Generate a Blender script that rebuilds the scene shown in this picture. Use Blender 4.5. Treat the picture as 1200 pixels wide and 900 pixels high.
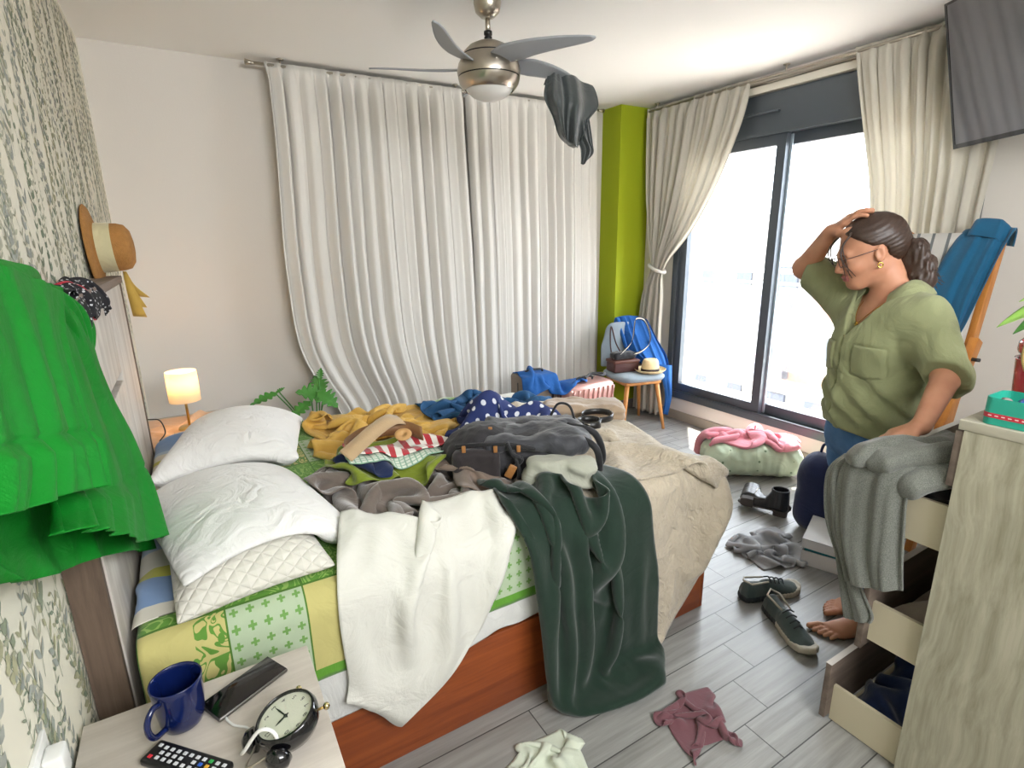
import bpy, bmesh, math, random
import numpy as np
from mathutils import Matrix, Vector, noise

for o in list(bpy.data.objects):
    bpy.data.objects.remove(o)
scene = bpy.context.scene
COL = scene.collection
R = math.radians

# ------------------------------------------------------------------ camera
def cam_matrix(yaw, pitch, roll, loc):
    cy, sy, cp, sp = math.cos(yaw), math.sin(yaw), math.cos(pitch), math.sin(pitch)
    f = Vector((sy*cp, cy*cp, -sp)); r = Vector((cy, -sy, 0)); u = r.cross(f)
    cr, sr = math.cos(roll), math.sin(roll)
    r2 = cr*r + sr*u; u2 = -sr*r + cr*u
    m = Matrix.Identity(4)
    for i in range(3):
        m[i][0] = r2[i]; m[i][1] = u2[i]; m[i][2] = -f[i]; m[i][3] = loc[i]
    return m
cam = bpy.data.cameras.new('camera'); cam_o = bpy.data.objects.new('camera', cam); COL.objects.link(cam_o)
cam.sensor_width = 36; cam.lens = 630.7/1200*36; cam.clip_start = 0.02; cam.clip_end = 300
cam_o.matrix_world = cam_matrix(R(30.61), R(14.72), R(-0.926), (0, 0, 1.474))
scene.camera = cam_o

# ------------------------------------------------------------------ world, sun, exposure
scene.view_settings.view_transform = 'Standard'
scene.view_settings.look = 'None'
scene.view_settings.gamma = 1.0
scene.view_settings.use_curve_mapping = False
scene.view_settings.exposure = 1.25
w = bpy.data.worlds.new('sky'); scene.world = w; w.use_nodes = True
bg = w.node_tree.nodes['Background']
bg.inputs[0].default_value = (0.86, 0.93, 1.0, 1); bg.inputs[1].default_value = 5.2
sun = bpy.data.lights.new('sun', 'SUN'); sun.energy = 16; sun.angle = R(1.0); sun.color = (1, .95, .86)
sun_o = bpy.data.objects.new('sun', sun); COL.objects.link(sun_o)
sun_o.rotation_euler = Vector((-.60, -.58, -2.1)).to_track_quat('-Z', 'Y').to_euler()
# portal over the glazed opening: only guides sampling of the sky
def portal(loc, rot, sx, sy):
    l = bpy.data.lights.new('portal', 'AREA'); l.shape = 'RECTANGLE'; l.size = sx; l.size_y = sy
    l.cycles.is_portal = True
    o = bpy.data.objects.new('portal', l); COL.objects.link(o); o.location = loc; o.rotation_euler = rot
portal((3.60, 2.1, 1.3), (0, R(90), 0), 2.3, 2.5)
# added fill light, unseen behind the camera, to brighten walls, ceiling and curtains
def area(name, loc, target, sx, sy, power, color):
    l = bpy.data.lights.new(name, 'AREA'); l.shape = 'RECTANGLE'; l.size = sx; l.size_y = sy; l.energy = power; l.color = color
    o = bpy.data.objects.new(name, l); COL.objects.link(o); o.location = loc
    o.rotation_euler = (Vector(target)-Vector(loc)).to_track_quat('-Z', 'Y').to_euler()
area('added_fill_light', (1.0, -1.2, 2.1), (1.5, 2.6, 1.7), 1.8, 0.7, 36, (.96, .98, 1.0))
cy = scene.cycles
cy.use_denoising = True
try:
    cy.denoiser = 'OPENIMAGEDENOISE'
except Exception:
    pass
cy.max_bounces = 8; cy.diffuse_bounces = 4; cy.glossy_bounces = 3; cy.transmission_bounces = 6; cy.transparent_max_bounces = 10
cy.sample_clamp_indirect = 8; cy.caustics_reflective = False; cy.caustics_refractive = False

# ------------------------------------------------------------------ objects: things, parts, structure
WORLD = {}
def link(o, parent=None, loc=(0, 0, 0)):
    COL.objects.link(o)
    if parent is not None:
        o.parent = parent
        o.matrix_parent_inverse = Matrix.Translation(WORLD[parent.name]).inverted()
    WORLD[o.name] = Vector(loc)
    return o
def thing(name, label, cat, loc=(0, 0, 0), group=None):
    o = bpy.data.objects.new(name, None); o.empty_display_size = .05; o.location = loc
    link(o, None, loc); o['label'] = label; o['category'] = cat
    if group: o['group'] = group
    return o
def tag(o, label, cat, group=None):
    o['label'] = label; o['category'] = cat
    if group: o['group'] = group
    return o
def struct(o):
    o['kind'] = 'structure'; return o

def subd(o, n, rn=None):
    m = o.modifiers.new('s', 'SUBSURF'); m.levels = n; m.render_levels = rn or n; return o
def solid(o, t, off=1.0):
    m = o.modifiers.new('t', 'SOLIDIFY'); m.thickness = t; m.offset = off; return o
def bevel(o, wd, seg=2):
    m = o.modifiers.new('b', 'BEVEL'); m.width = wd; m.segments = seg; m.limit_method = 'ANGLE'; m.angle_limit = R(40); return o

def mesh_obj(name, verts, faces, mat, parent=None, smooth=True, uv=None, fm=None):
    me = bpy.data.meshes.new(name)
    me.from_pydata([tuple(map(float, v)) for v in verts], [], [tuple(map(int, f)) for f in faces])
    mats = mat if isinstance(mat, (list, tuple)) else [mat]
    for m in mats: me.materials.append(m)
    if fm is not None: me.polygons.foreach_set('material_index', np.asarray(fm, dtype=np.int32))
    if smooth: me.polygons.foreach_set('use_smooth', [True]*len(me.polygons))
    if uv is not None:
        l = me.uv_layers.new(name='UVMap')
        idx = np.empty(len(me.loops), dtype=np.int32); me.loops.foreach_get('vertex_index', idx)
        l.data.foreach_set('uv', np.asarray(uv, dtype=np.float32)[idx].ravel())
    me.update()
    return link(bpy.data.objects.new(name, me), parent)

class MB:
    """collects shapes and links them as ONE mesh"""
    def __init__(s): s.v = []; s.f = []; s.m = []; s.sm = []
    def add(s, V, Fc, mi=0, smooth=False):
        b = len(s.v); s.v += [tuple(map(float, p)) for p in V]
        for f in Fc: s.f.append(tuple(int(i)+b for i in f)); s.m.append(mi); s.sm.append(smooth)
        return s
    def box(s, lo, hi, mi=0, M=None, r=0):
        (x0, y0, z0), (x1, y1, z1) = lo, hi
        if r > 0:
            bm = bmesh.new(); bmesh.ops.create_cube(bm, size=1)
            for v in bm.verts:
                v.co = Vector(((x0+x1)/2+v.co.x*(x1-x0), (y0+y1)/2+v.co.y*(y1-y0), (z0+z1)/2+v.co.z*(z1-z0)))
            r = min(r, .49*min(abs(x1-x0), abs(y1-y0), abs(z1-z0)))
            bmesh.ops.bevel(bm, geom=list(bm.edges), offset=r, segments=3, affect='EDGES', profile=.5)
            V = [v.co.copy() for v in bm.verts]; Fc = [[v.index for v in f.verts] for f in bm.faces]
            bm.verts.index_update()
            Fc = [[v.index for v in f.verts] for f in bm.faces]; bm.free(); sm = True
        else:
            V = [Vector(p) for p in ((x0,y0,z0),(x1,y0,z0),(x1,y1,z0),(x0,y1,z0),(x0,y0,z1),(x1,y0,z1),(x1,y1,z1),(x0,y1,z1))]
            Fc = [(0,3,2,1),(4,5,6,7),(0,1,5,4),(1,2,6,5),(2,3,7,6),(3,0,4,7)]; sm = False
        if M is not None: V = [M @ Vector(v) for v in V]
        return s.add(V, Fc, mi, sm)
    def tube(s, pts, r, n=10, mi=0, closed=False, caps=True):
        P = [Vector(p) for p in pts]; N = len(P)
        rr = r if isinstance(r, (list, tuple)) else [r]*N
        V = []; Fc = []; up = None
        for i in range(N):
            a = P[(i-1) % N] if (i > 0 or closed) else P[i]; b = P[(i+1) % N] if (i < N-1 or closed) else P[i]
            t = (b-a).normalized() if (b-a).length > 1e-9 else Vector((0, 0, 1))
            if up is None:
                up = Vector((0, 0, 1)) if abs(t.z) < .9 else Vector((1, 0, 0))
            sd = t.cross(up).normalized(); up = sd.cross(t).normalized()
            for k in range(n):
                an = 2*math.pi*k/n; V.append(P[i]+rr[i]*(math.cos(an)*sd+math.sin(an)*up))
        for i in range(N-1+(1 if closed else 0)):
            for k in range(n):
                j = (i+1) % N
                Fc.append((i*n+k, i*n+(k+1) % n, j*n+(k+1) % n, j*n+k))
        if caps and not closed:
            Fc.append(tuple(range(n))[::-1]); Fc.append(tuple((N-1)*n+k for k in range(n)))
        return s.add(V, Fc, mi, True)
    def lathe(s, prof, n=32, c=(0, 0, 0), mi=0, M=None, cap=True, sx=1, sy=1):
        V = []; Fc = []
        for (r, z) in prof:
            for k in range(n):
                a = 2*math.pi*k/n; V.append(Vector((c[0]+sx*r*math.cos(a), c[1]+sy*r*math.sin(a), c[2]+z)))
        for i in range(len(prof)-1):
            for k in range(n): Fc.append((i*n+k, i*n+(k+1) % n, (i+1)*n+(k+1) % n, (i+1)*n+k))
        if cap:
            if prof[0][0] > 1e-6: Fc.append(tuple(range(n))[::-1])
            if prof[-1][0] > 1e-6: Fc.append(tuple((len(prof)-1)*n+k for k in range(n)))
        if M is not None: V = [M @ v for v in V]
        return s.add(V, Fc, mi, True)
    def grid(s, fn, nu, nv, mi=0, closeu=False):
        V = [fn(i/(nu if closeu else nu-1), j/(nv-1)) for j in range(nv) for i in range(nu)]
        Fc = [(j*nu+i, j*nu+(i+1) % nu, (j+1)*nu+(i+1) % nu, (j+1)*nu+i) for j in range(nv-1) for i in range(nu if closeu else nu-1)]
        return s.add(V, Fc, mi, True)
    def prism(s, pts2, z0, z1, mi=0, M=None):
        n = len(pts2)
        V = [Vector((x, y, z0)) for x, y in pts2]+[Vector((x, y, z1)) for x, y in pts2]
        Fc = [tuple(range(n))[::-1], tuple(range(n, 2*n))]+[(i, (i+1) % n, n+(i+1) % n, n+i) for i in range(n)]
        if M is not None: V = [M @ v for v in V]
        return s.add(V, Fc, mi)
    def build(s, name, mat, parent=None, smooth=None):
        o = mesh_obj(name, s.v, s.f, mat, parent, False, None, s.m)
        o.data.polygons.foreach_set('use_smooth', s.sm if smooth is None else [smooth]*len(s.f))
        return o

def frame_M(origin, ex, ey, ez):
    m = Matrix.Identity(4)
    for i in range(3):
        m[i][0] = ex[i]; m[i][1] = ey[i]; m[i][2] = ez[i]; m[i][3] = origin[i]
    return m
def align_M(origin, z, xhint=(1, 0, 0)):
    z = Vector(z).normalized(); x = Vector(xhint); x = (x-z*x.dot(z)).normalized(); y = z.cross(x)
    return frame_M(origin, x, y, z)
def TM(loc, rz=0, rx=0, ry=0):
    return Matrix.Translation(loc) @ Matrix.Rotation(rz, 4, 'Z') @ Matrix.Rotation(rx, 4, 'X') @ Matrix.Rotation(ry, 4, 'Y')
def spline(pts, n):
    P = [Vector(p) for p in pts]; out = []
    P = [P[0]*2-P[1]]+P+[P[-1]*2-P[-2]]
    k = len(P)-3
    for i in range(n):
        t = i/(n-1)*k; j = min(int(t), k-1); t -= j
        a, b, c, d = P[j:j+4]
        out.append(.5*((2*b)+(c-a)*t+(2*a-5*b+4*c-d)*t*t+(3*b-a-3*c+d)*t**3))
    return out

# ------------------------------------------------------------------ materials
class NT:
    def __init__(s, name):
        s.m = bpy.data.materials.new(name); s.m.use_nodes = True; s.t = s.m.node_tree; s.t.nodes.clear()
        s.out = s.t.nodes.new('ShaderNodeOutputMaterial')
    def n(s, typ, ins=None, **kw):
        nd = s.t.nodes.new(typ)
        for k, v in kw.items(): setattr(nd, k, v)
        for k, v in (ins or {}).items():
            if isinstance(v, bpy.types.NodeSocket): s.t.links.new(v, nd.inputs[k])
            else:
                try: nd.inputs[k].default_value = v
                except Exception: nd.inputs[k].default_value = tuple(v)+(1,)
        return nd
    def math(s, op, a, b=0.0, c=0.0):
        nd = s.n('ShaderNodeMath', {0: a, 1: b, 2: c}, operation=op); return nd.outputs[0]
    def mix(s, f, a, b):
        nd = s.n('ShaderNodeMix', data_type='RGBA')
        for i, v in ((0, f), (6, a), (7, b)):
            if isinstance(v, bpy.types.NodeSocket): s.t.links.new(v, nd.inputs[i])
            else: nd.inputs[i].default_value = v if i == 0 else (tuple(v)+(1,))[:4]
        return nd.outputs[2]
    def ramp(s, f, stops, interp='LINEAR'):
        nd = s.n('ShaderNodeValToRGB', {0: f}); cr = nd.color_ramp; cr.interpolation = interp
        while len(cr.elements) < len(stops): cr.elements.new(.5)
        for e, (p, c) in zip(cr.elements, stops): e.position = p; e.color = tuple(c)+(1,)
        return nd.outputs[0]
    def done(s, shader, disp=None):
        s.t.links.new(shader, s.out.inputs[0]); return s.m
def srgb(h):
    h = h.lstrip('#'); c = [int(h[i:i+2], 16)/255 for i in (0, 2, 4)]
    return tuple(((x+.055)/1.055)**2.4 if x > .04045 else x/12.92 for x in c)
def plain(name, col, rough=.5, metal=0., spec=.5, var=0., bump=0., bscale=30., coat=0., trans=0., sheen=0., emis=None, estr=0., stretch=(1, 1, 1), vscale=4.):
    if isinstance(col, str): col = srgb(col)
    t = NT(name); tc = t.n('ShaderNodeTexCoord')
    mp = t.n('ShaderNodeMapping', {0: tc.outputs['Object']}); mp.inputs['Scale'].default_value = stretch
    base = col
    if var > 0:
        nz = t.n('ShaderNodeTexNoise', {'Vector': mp.outputs[0], 'Scale': vscale, 'Detail': 5.})
        base = t.mix(nz.outputs[0], tuple(c*(1-var) for c in col), tuple(min(1, c*(1+var)) for c in col))
    ins = {'Base Color': base, 'Roughness': rough, 'Metallic': metal, 'Specular IOR Level': spec, 'Coat Weight': coat, 'Transmission Weight': trans, 'Sheen Weight': sheen}
    if bump > 0:
        nb = t.n('ShaderNodeTexNoise', {'Vector': mp.outputs[0], 'Scale': bscale, 'Detail': 4.})
        ins['Normal'] = t.n('ShaderNodeBump', {'Height': nb.outputs[0], 'Strength': bump, 'Distance': .01}).outputs[0]
    if emis is not None: ins['Emission Color'] = emis; ins['Emission Strength'] = estr
    return t.done(t.n('ShaderNodeBsdfPrincipled', ins).outputs[0])
def fabric(name, col, var=.12, bump=.25, fine=420., rough=.9, sheen=.25, transl=0., crease=.35, cscale=9., spec=.15):
    """woven cloth: fine weave plus soft creases in the normal"""
    if isinstance(col, str): col = srgb(col)
    t = NT(name); tc = t.n('ShaderNodeTexCoord'); O = tc.outputs['Object']
    nz = t.n('ShaderNodeTexNoise', {'Vector': O, 'Scale': 14., 'Detail': 6.})
    base = t.mix(nz.outputs[0], tuple(c*(1-var) for c in col), tuple(min(1, c*(1+var)) for c in col))
    n1 = t.n('ShaderNodeTexNoise', {'Vector': O, 'Scale': fine, 'Detail': 2.})
    b1 = t.n('ShaderNodeBump', {'Height': n1.outputs[0], 'Strength': bump, 'Distance': .0015})
    n2 = t.n('ShaderNodeTexNoise', {'Vector': O, 'Scale': cscale, 'Detail': 5., 'Distortion': 1.2})
    rd = t.math('ABSOLUTE', t.math('SUBTRACT', n2.outputs[0], .5))
    b2 = t.n('ShaderNodeBump', {'Height': rd, 'Strength': crease, 'Distance': .03, 'Normal': b1.outputs[0]})
    p = t.n('ShaderNodeBsdfPrincipled', {'Base Color': base, 'Roughness': rough, 'Sheen Weight': sheen, 'Specular IOR Level': spec, 'Normal': b2.outputs[0]})
    sh = p.outputs[0]
    if transl > 0:
        tr = t.n('ShaderNodeBsdfTranslucent', {'Color': base, 'Normal': b2.outputs[0]})
        sh = t.n('ShaderNodeMixShader', {0: transl, 1: sh, 2: tr.outputs[0]}).outputs[0]
    return t.done(sh)
def wood(name, c0, c1, axis='X', scale=1., rough=.5, knots=0., gscale=22., stretch=.06, lo=.35, hi=.65, bump=.12):
    if isinstance(c0, str): c0 = srgb(c0)
    if isinstance(c1, str): c1 = srgb(c1)
    t = NT(name); tc = t.n('ShaderNodeTexCoord')
    sc = [scale]*3; sc['XYZ'.index(axis)] *= stretch
    mp = t.n('ShaderNodeMapping', {0: tc.outputs['Object']}); mp.inputs['Scale'].default_value = sc
    warp = t.n('ShaderNodeTexNoise', {'Vector': tc.outputs['Object'], 'Scale': 2.2, 'Detail': 2.})
    v = t.n('ShaderNodeVectorMath', {0: mp.outputs[0], 1: t.n('ShaderNodeVectorMath', {0: warp.outputs[1], 3: .10 if knots else .03}, operation='SCALE').outputs[0]}, operation='ADD')
    n1 = t.n('ShaderNodeTexNoise', {'Vector': v.outputs[0], 'Scale': gscale, 'Detail': 8., 'Roughness': .65})
    f = t.n('ShaderNodeMapRange', {0: n1.outputs[0], 1: lo, 2: hi}).outputs[0]
    base = t.mix(f, c0, c1)
    if knots:
        mk = t.n('ShaderNodeMapping', {0: tc.outputs['Object']})
        s3 = [3.2]*3; s3['XYZ'.index(axis)] = 1.5; mk.inputs['Scale'].default_value = s3
        vo = t.n('ShaderNodeTexVoronoi', {'Vector': mk.outputs[0], 'Scale': 1.})
        k = t.n('ShaderNodeMapRange', {0: t.math('ADD', vo.outputs[0], t.math('MULTIPLY', n1.outputs[0], .2)), 1: .14, 2: .30, 3: knots, 4: 0.}).outputs[0]
        base = t.mix(k, base, tuple(c*.35 for c in c0))
    bp = t.n('ShaderNodeBump', {'Height': n1.outputs[0], 'Strength': bump, 'Distance': .004})
    return t.done(t.n('ShaderNodeBsdfPrincipled', {'Base Color': base, 'Roughness': rough, 'Specular IOR Level': .35, 'Normal': bp.outputs[0]}).outputs[0])
def glass_mat(name, tint=(1, 1, 1), refl=.06):
    t = NT(name)
    tr = t.n('ShaderNodeBsdfTransparent', {'Color': tint}); g = t.n('ShaderNodeBsdfGlossy', {'Roughness': .02})
    return t.done(t.n('ShaderNodeMixShader', {0: refl, 1: tr.outputs[0], 2: g.outputs[0]}).outputs[0])
# ================================================================== the room
XL, XR, YB, YF, H = -.30, 3.42, 3.72, -1.6, 2.5
CX, CY = 3.10, 3.50         # convex corner of the green column
m_white = plain('wall_paint', srgb('#DDD7CF'), rough=.85, bump=.05, bscale=120)
m_wback = plain('back_wall_paint', srgb('#D9D4CD'), rough=.85, bump=.05, bscale=120)
m_ceil = plain('ceiling_paint', srgb('#F5F4F2'), rough=.9)
m_green = plain('lime_paint', srgb('#9FAE10'), rough=.75, bump=.04, bscale=140)

def floor_mat():
    t = NT('grey_wood_tile'); tc = t.n('ShaderNodeTexCoord'); sp = t.n('ShaderNodeSeparateXYZ', {0: tc.outputs['Object']})
    x, y = sp.outputs[0], sp.outputs[1]
    W_, L_ = .1335, .90
    yy = t.math('DIVIDE', t.math('ADD', y, -.006+W_*30), W_); row = t.math('FLOOR', yy); fy = t.math('FRACT', yy)
    xx = t.math('DIVIDE', t.math('ADD', x, t.math('ADD', t.math('MULTIPLY', row, -.117), -.64+L_*20+.117*37)), L_); cell = t.math('FLOOR', xx); fx = t.math('FRACT', xx)
    gy = t.math('LESS_THAN', t.math('MINIMUM', fy, t.math('SUBTRACT', 1., fy)), .014)
    gx = t.math('LESS_THAN', t.math('MINIMUM', fx, t.math('SUBTRACT', 1., fx)), .0021)
    g = t.math('MAXIMUM', gx, gy)
    cid = t.n('ShaderNodeCombineXYZ', {0: cell, 1: row})
    wn = t.n('ShaderNodeTexWhiteNoise', {'Vector': cid.outputs[0]}, noise_dimensions='3D')
    off = t.n('ShaderNodeVectorMath', {0: wn.outputs[1], 3: 30.}, operation='SCALE')
    mp = t.n('ShaderNodeMapping', {0: tc.outputs['Object']}); mp.inputs['Scale'].default_value = (1.6, 26, 1)
    v = t.n('ShaderNodeVectorMath', {0: mp.outputs[0], 1: off.outputs[0]}, operation='ADD')
    nz = t.n('ShaderNodeTexNoise', {'Vector': v.outputs[0], 'Scale': 1.5, 'Detail': 7., 'Roughness': .62})
    f = t.n('ShaderNodeMapRange', {0: nz.outputs[0], 1: .3, 2: .7}).outputs[0]
    c = t.mix(f, srgb('#757470'), srgb('#9E9D9A'))
    c = t.mix(t.math('MULTIPLY', wn.outputs[0], .3), c, srgb('#8E8D89'))
    c = t.mix(g, c, srgb('#3B3A38'))
    hgt = t.math('SUBTRACT', t.math('MULTIPLY', nz.outputs[0], .15), g)
    bp = t.n('ShaderNodeBump', {'Height': hgt, 'Strength': .4, 'Distance': .002})
    rg = t.n('ShaderNodeMapRange', {0: nz.outputs[0], 3: .24, 4: .38}).outputs[0]
    return t.done(t.n('ShaderNodeBsdfPrincipled', {'Base Color': c, 'Roughness': rg, 'Specular IOR Level': .55, 'Normal': bp.outputs[0]}).outputs[0])

def slab(name, lo, hi, mat): return struct(MB().box(lo, hi).build(name, mat))
slab('floor', (XL-.2, YF-.2, -.15), (XR+.25, YB+.2, 0), floor_mat())
slab('ceiling', (XL-.2, YF-.2, H), (XR+.25, YB+.2, H+.15), m_ceil)
slab('wall_front', (XL-.2, YF-.2, 0), (XR+.25, YF, H), m_white)
# back wall with the opening behind the long curtains
B0, B1, BZ0, BZ1 = 1.0, 2.75, .9, 2.3
mb = MB(); mb.box((XL, YB, 0), (B0, YB+.2, H)); mb.box((B1, YB, 0), (XR+.25, YB+.2, H)); mb.box((B0, YB, 0), (B1, YB+.2, BZ0)); mb.box((B0, YB, BZ1), (B1, YB+.2, H))
struct(mb.build('wall_back', m_wback))
# window wall
W0, W1, WZ0, WZ1 = 1.20, 3.16, .19, 2.38
mb = MB(); mb.box((XR, YF, 0), (XR+.25, W0, H)); mb.box((XR, W1, 0), (XR+.25, YB, H)); mb.box((XR, W0, 0), (XR+.25, W1, WZ0)); mb.box((XR, W0, WZ1), (XR+.25, W1, H))
struct(mb.build('wall_right', m_white))
slab('wall_column', (CX, CY, 0), (XR, YB, H), m_green)
m_skirt = plain('skirting_tile', srgb('#9C9488'), rough=.45, var=.1)
mb = MB(); mb.box((XR-.012, YF, 0), (XR, CY, .075)); struct(mb.build('baseboard_right', m_skirt))
mb = MB(); mb.box((CX-.012, CY-.012, 0), (XR-.012, CY, .085)); mb.box((CX-.012, CY, 0), (CX, YB-.012, .085)); struct(mb.build('baseboard_column', plain('skirting_grey', srgb('#7d7a74'), rough=.45)))
mb = MB(); mb.box((XL, YB-.012, 0), (CX, YB, .085)); struct(mb.build('baseboard_back', m_skirt))

# ---- wallpaper wall: printed sprigs are coloured faces of the wall's own mesh
def wallpaper():
    rng = random.Random(5)
    mats = [plain('paper_cream', srgb('#E2DDCB'), rough=.85)]
    for i, c in enumerate(['#A5A68F', '#8F9781', '#A5A89F', '#B6B5A0', '#84907A', '#9BA098', '#ABA989']):
        mats.append(plain('paper_leaf_%d' % i, srgb(c), rough=.85, var=.3, vscale=25))
    mb = MB(); mb.box((XL-.2, YF, 0), (XL, YB, H), 0)
    def poly(pts, mi, e):
        mb.add([(XL+e, y, z) for y, z in pts], [tuple(range(len(pts)))], mi)
    def leaf(y, z, a, L, wd, mi):
        e = .0006+rng.random()*.0008; ca, sa = math.cos(a), math.sin(a); pts = []
        prof = [(0, 0), (.18, .55), (.45, 1), (.75, .65), (1, 0), (.75, -.6), (.45, -.95), (.18, -.5)]
        for t, w_ in prof: pts.append((y+ca*t*L-sa*w_*wd, z+sa*t*L+ca*w_*wd))
        poly(pts, mi, e)
    def stem(P, wd, mi):
        for (a, b) in zip(P[:-1], P[1:]):
            dy, dz = b[0]-a[0], b[1]-a[1]; l = math.hypot(dy, dz) or 1; ny, nz = -dz/l*wd, dy/l*wd
            poly([(a[0]-ny, a[1]-nz), (b[0]-ny, b[1]-nz), (b[0]+ny, b[1]+nz), (a[0]+ny, a[1]+nz)], mi, .0005)
    y = .05
    while y < YB-.02:
        z = .15+rng.random()*.2
        while z < H-.05:
            # one sprig, growing upward with paired leaves
            Ls = .22+rng.random()*.22; a = math.pi/2+rng.uniform(-.45, .45); cy_, cz_ = y+rng.uniform(-.07, .07), z
            kind = rng.choice([0, 0, 1, 2]); mi = rng.randint(1, 7); n = int(Ls/ (.022 if kind == 1 else .030)); P = [(cy_, cz_)]
            for i in range(n):
                a += rng.uniform(-.10, .10); st = Ls/n
                cy_ += math.cos(a)*st; cz_ += math.sin(a)*st; P.append((cy_, cz_))
                if cy_ > YB-.05 or cz_ > H-.05 or cy_ < -.1: break
                f = 1-.45*i/n
                for sgn in (-1, 1):
                    if rng.random() < .12: continue
                    if kind == 0: leaf(cy_, cz_, a+sgn*rng.uniform(.5, .95), .040*f*rng.uniform(.7, 1.2), .0075*f, mi if rng.random() < .7 else rng.randint(1, 7))
                    elif kind == 1: leaf(cy_, cz_, a+sgn*rng.uniform(.7, 1.2), .026*f*rng.uniform(.7, 1.2), .0038*f, mi)
                    else: leaf(cy_, cz_, a+sgn*rng.uniform(.4, .9), .030*f*rng.uniform(.7, 1.3), .011*f, mi)
            stem(P, .0008, 5); 
            z += Ls*rng.uniform(.42, .62)
        y += rng.uniform(.045, .075)
    return struct(mb.build('wall_left', mats))
wallpaper()

# ================================================================== windows
m_alu = plain('anthracite_aluminium', srgb('#4E555C'), rough=.35, metal=.3)
m_alu_l = plain('aluminium_edge', srgb('#AEBCC6'), rough=.3, metal=.3)
m_glass = glass_mat('window_glass')
m_silicone = plain('cream_panel', srgb('#DAD4C6'), rough=.6)
def ybox(mb, x0, x1, y0, y1, z0, z1, mi=0): mb.box((x0, y0, z0), (x1, y1, z1), mi)
win = bpy.data.objects.new('window_1', None); link(win, None, (XR, W0, WZ0)); win.location = (XR, W0, WZ0); win['kind'] = 'structure'
mb = MB()
ybox(mb, XR-.02, XR+.12, W0, W1, WZ0, WZ0+.05); ybox(mb, XR-.02, XR+.12, W0, W1, 2.13, WZ1)      # sill track and roller box
ybox(mb, XR-.02, XR+.12, W1-.05, W1, WZ0+.05, 2.13); ybox(mb, XR-.02, XR+.12, W0, W0+.05, WZ0+.05, 2.13)
ybox(mb, XR-.035, XR-.02, W0, W1, 2.125, 2.145); ybox(mb, XR-.015, XR+.0, W0, W1, WZ0+.05, WZ0+.062)
mb.build('window_frame', m_alu, win)
mb = MB(); mb.tube([(XR-.045, 2.36, 2.262), (XR-.045, 2.72, 2.262)], .009); mb.tube([(XR-.045, 2.36, 2.262), (XR-.018, 2.345, 2.262)], .009); mb.tube([(XR-.045, 2.72, 2.262), (XR-.018, 2.735, 2.262)], .009); mb.build('roller_grip', m_alu, win)
def sash(name, y0, y1, x0, x1, st=.065):
    mb = MB(); z0, z1 = WZ0+.05, 2.13
    ybox(mb, x0, x1, y0, y0+st, z0, z1); ybox(mb, x0, x1, y1-st, y1, z0, z1); ybox(mb, x0, x1, y0+st, y1-st, z0, z0+.075); ybox(mb, x0, x1, y0+st, y1-st, z1-.07, z1)
    s = mb.build(name, m_alu, win); s2 = MB(); ybox(s2, (x0+x1)/2-.003, (x0+x1)/2+.003, y0+st, y1-st, z0+.075, z1-.07); s2.build('pane', m_glass, s)
    return s
sash('sliding_sash', 2.29, W1-.05, XR+.0, XR+.045)
sash('fixed_sash', W0+.05, 2.36, XR+.055, XR+.10)
mb = MB(); ybox(mb, XR+.045, XR+.055, 2.275, 2.29, WZ0+.06, 2.12); mb.build('sash_seal', m_alu_l, win)
# cream box above the opening, carries the curtain rails
mb = MB(); mb.box((XR-.05, W0-.1, 2.385), (XR, CY, 2.425)); mb.box((XR-.03, W0-.1, 2.425), (XR, CY, 2.47)); struct(mb.build('trim_1', m_silicone))

win2 = bpy.data.objects.new('window_2', None); win2.location = (B0, YB, BZ0); link(win2, None, (B0, YB, BZ0)); win2['kind'] = 'structure'
mb = MB(); st = .06
mb.box((B0, YB+.02, BZ0), (B0+st, YB+.1, BZ1)); mb.box((B1-st, YB+.02, BZ0), (B1, YB+.1, BZ1)); mb.box((B0, YB+.02, BZ0), (B1, YB+.1, BZ0+st)); mb.box((B0, YB+.02, BZ1-st), (B1, YB+.1, BZ1)); mb.box((1.84, YB+.02, BZ0), (1.9, YB+.1, BZ1))
mb.build('window_frame', m_alu, win2)
mb = MB(); mb.box((B0+st, YB+.05, BZ0+st), (B1-st, YB+.056, BZ1-st)); mb.build('pane', m_glass, win2)
mb = MB()
for k in range(34):
    z = BZ0+.02+k*.0405; mb.box((B0+.01, YB+.12, z), (B1-.01, YB+.13, z+.0385))
mb.build('roller_shutter', plain('shutter', srgb('#59636d'), rough=.6), win2)

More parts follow.
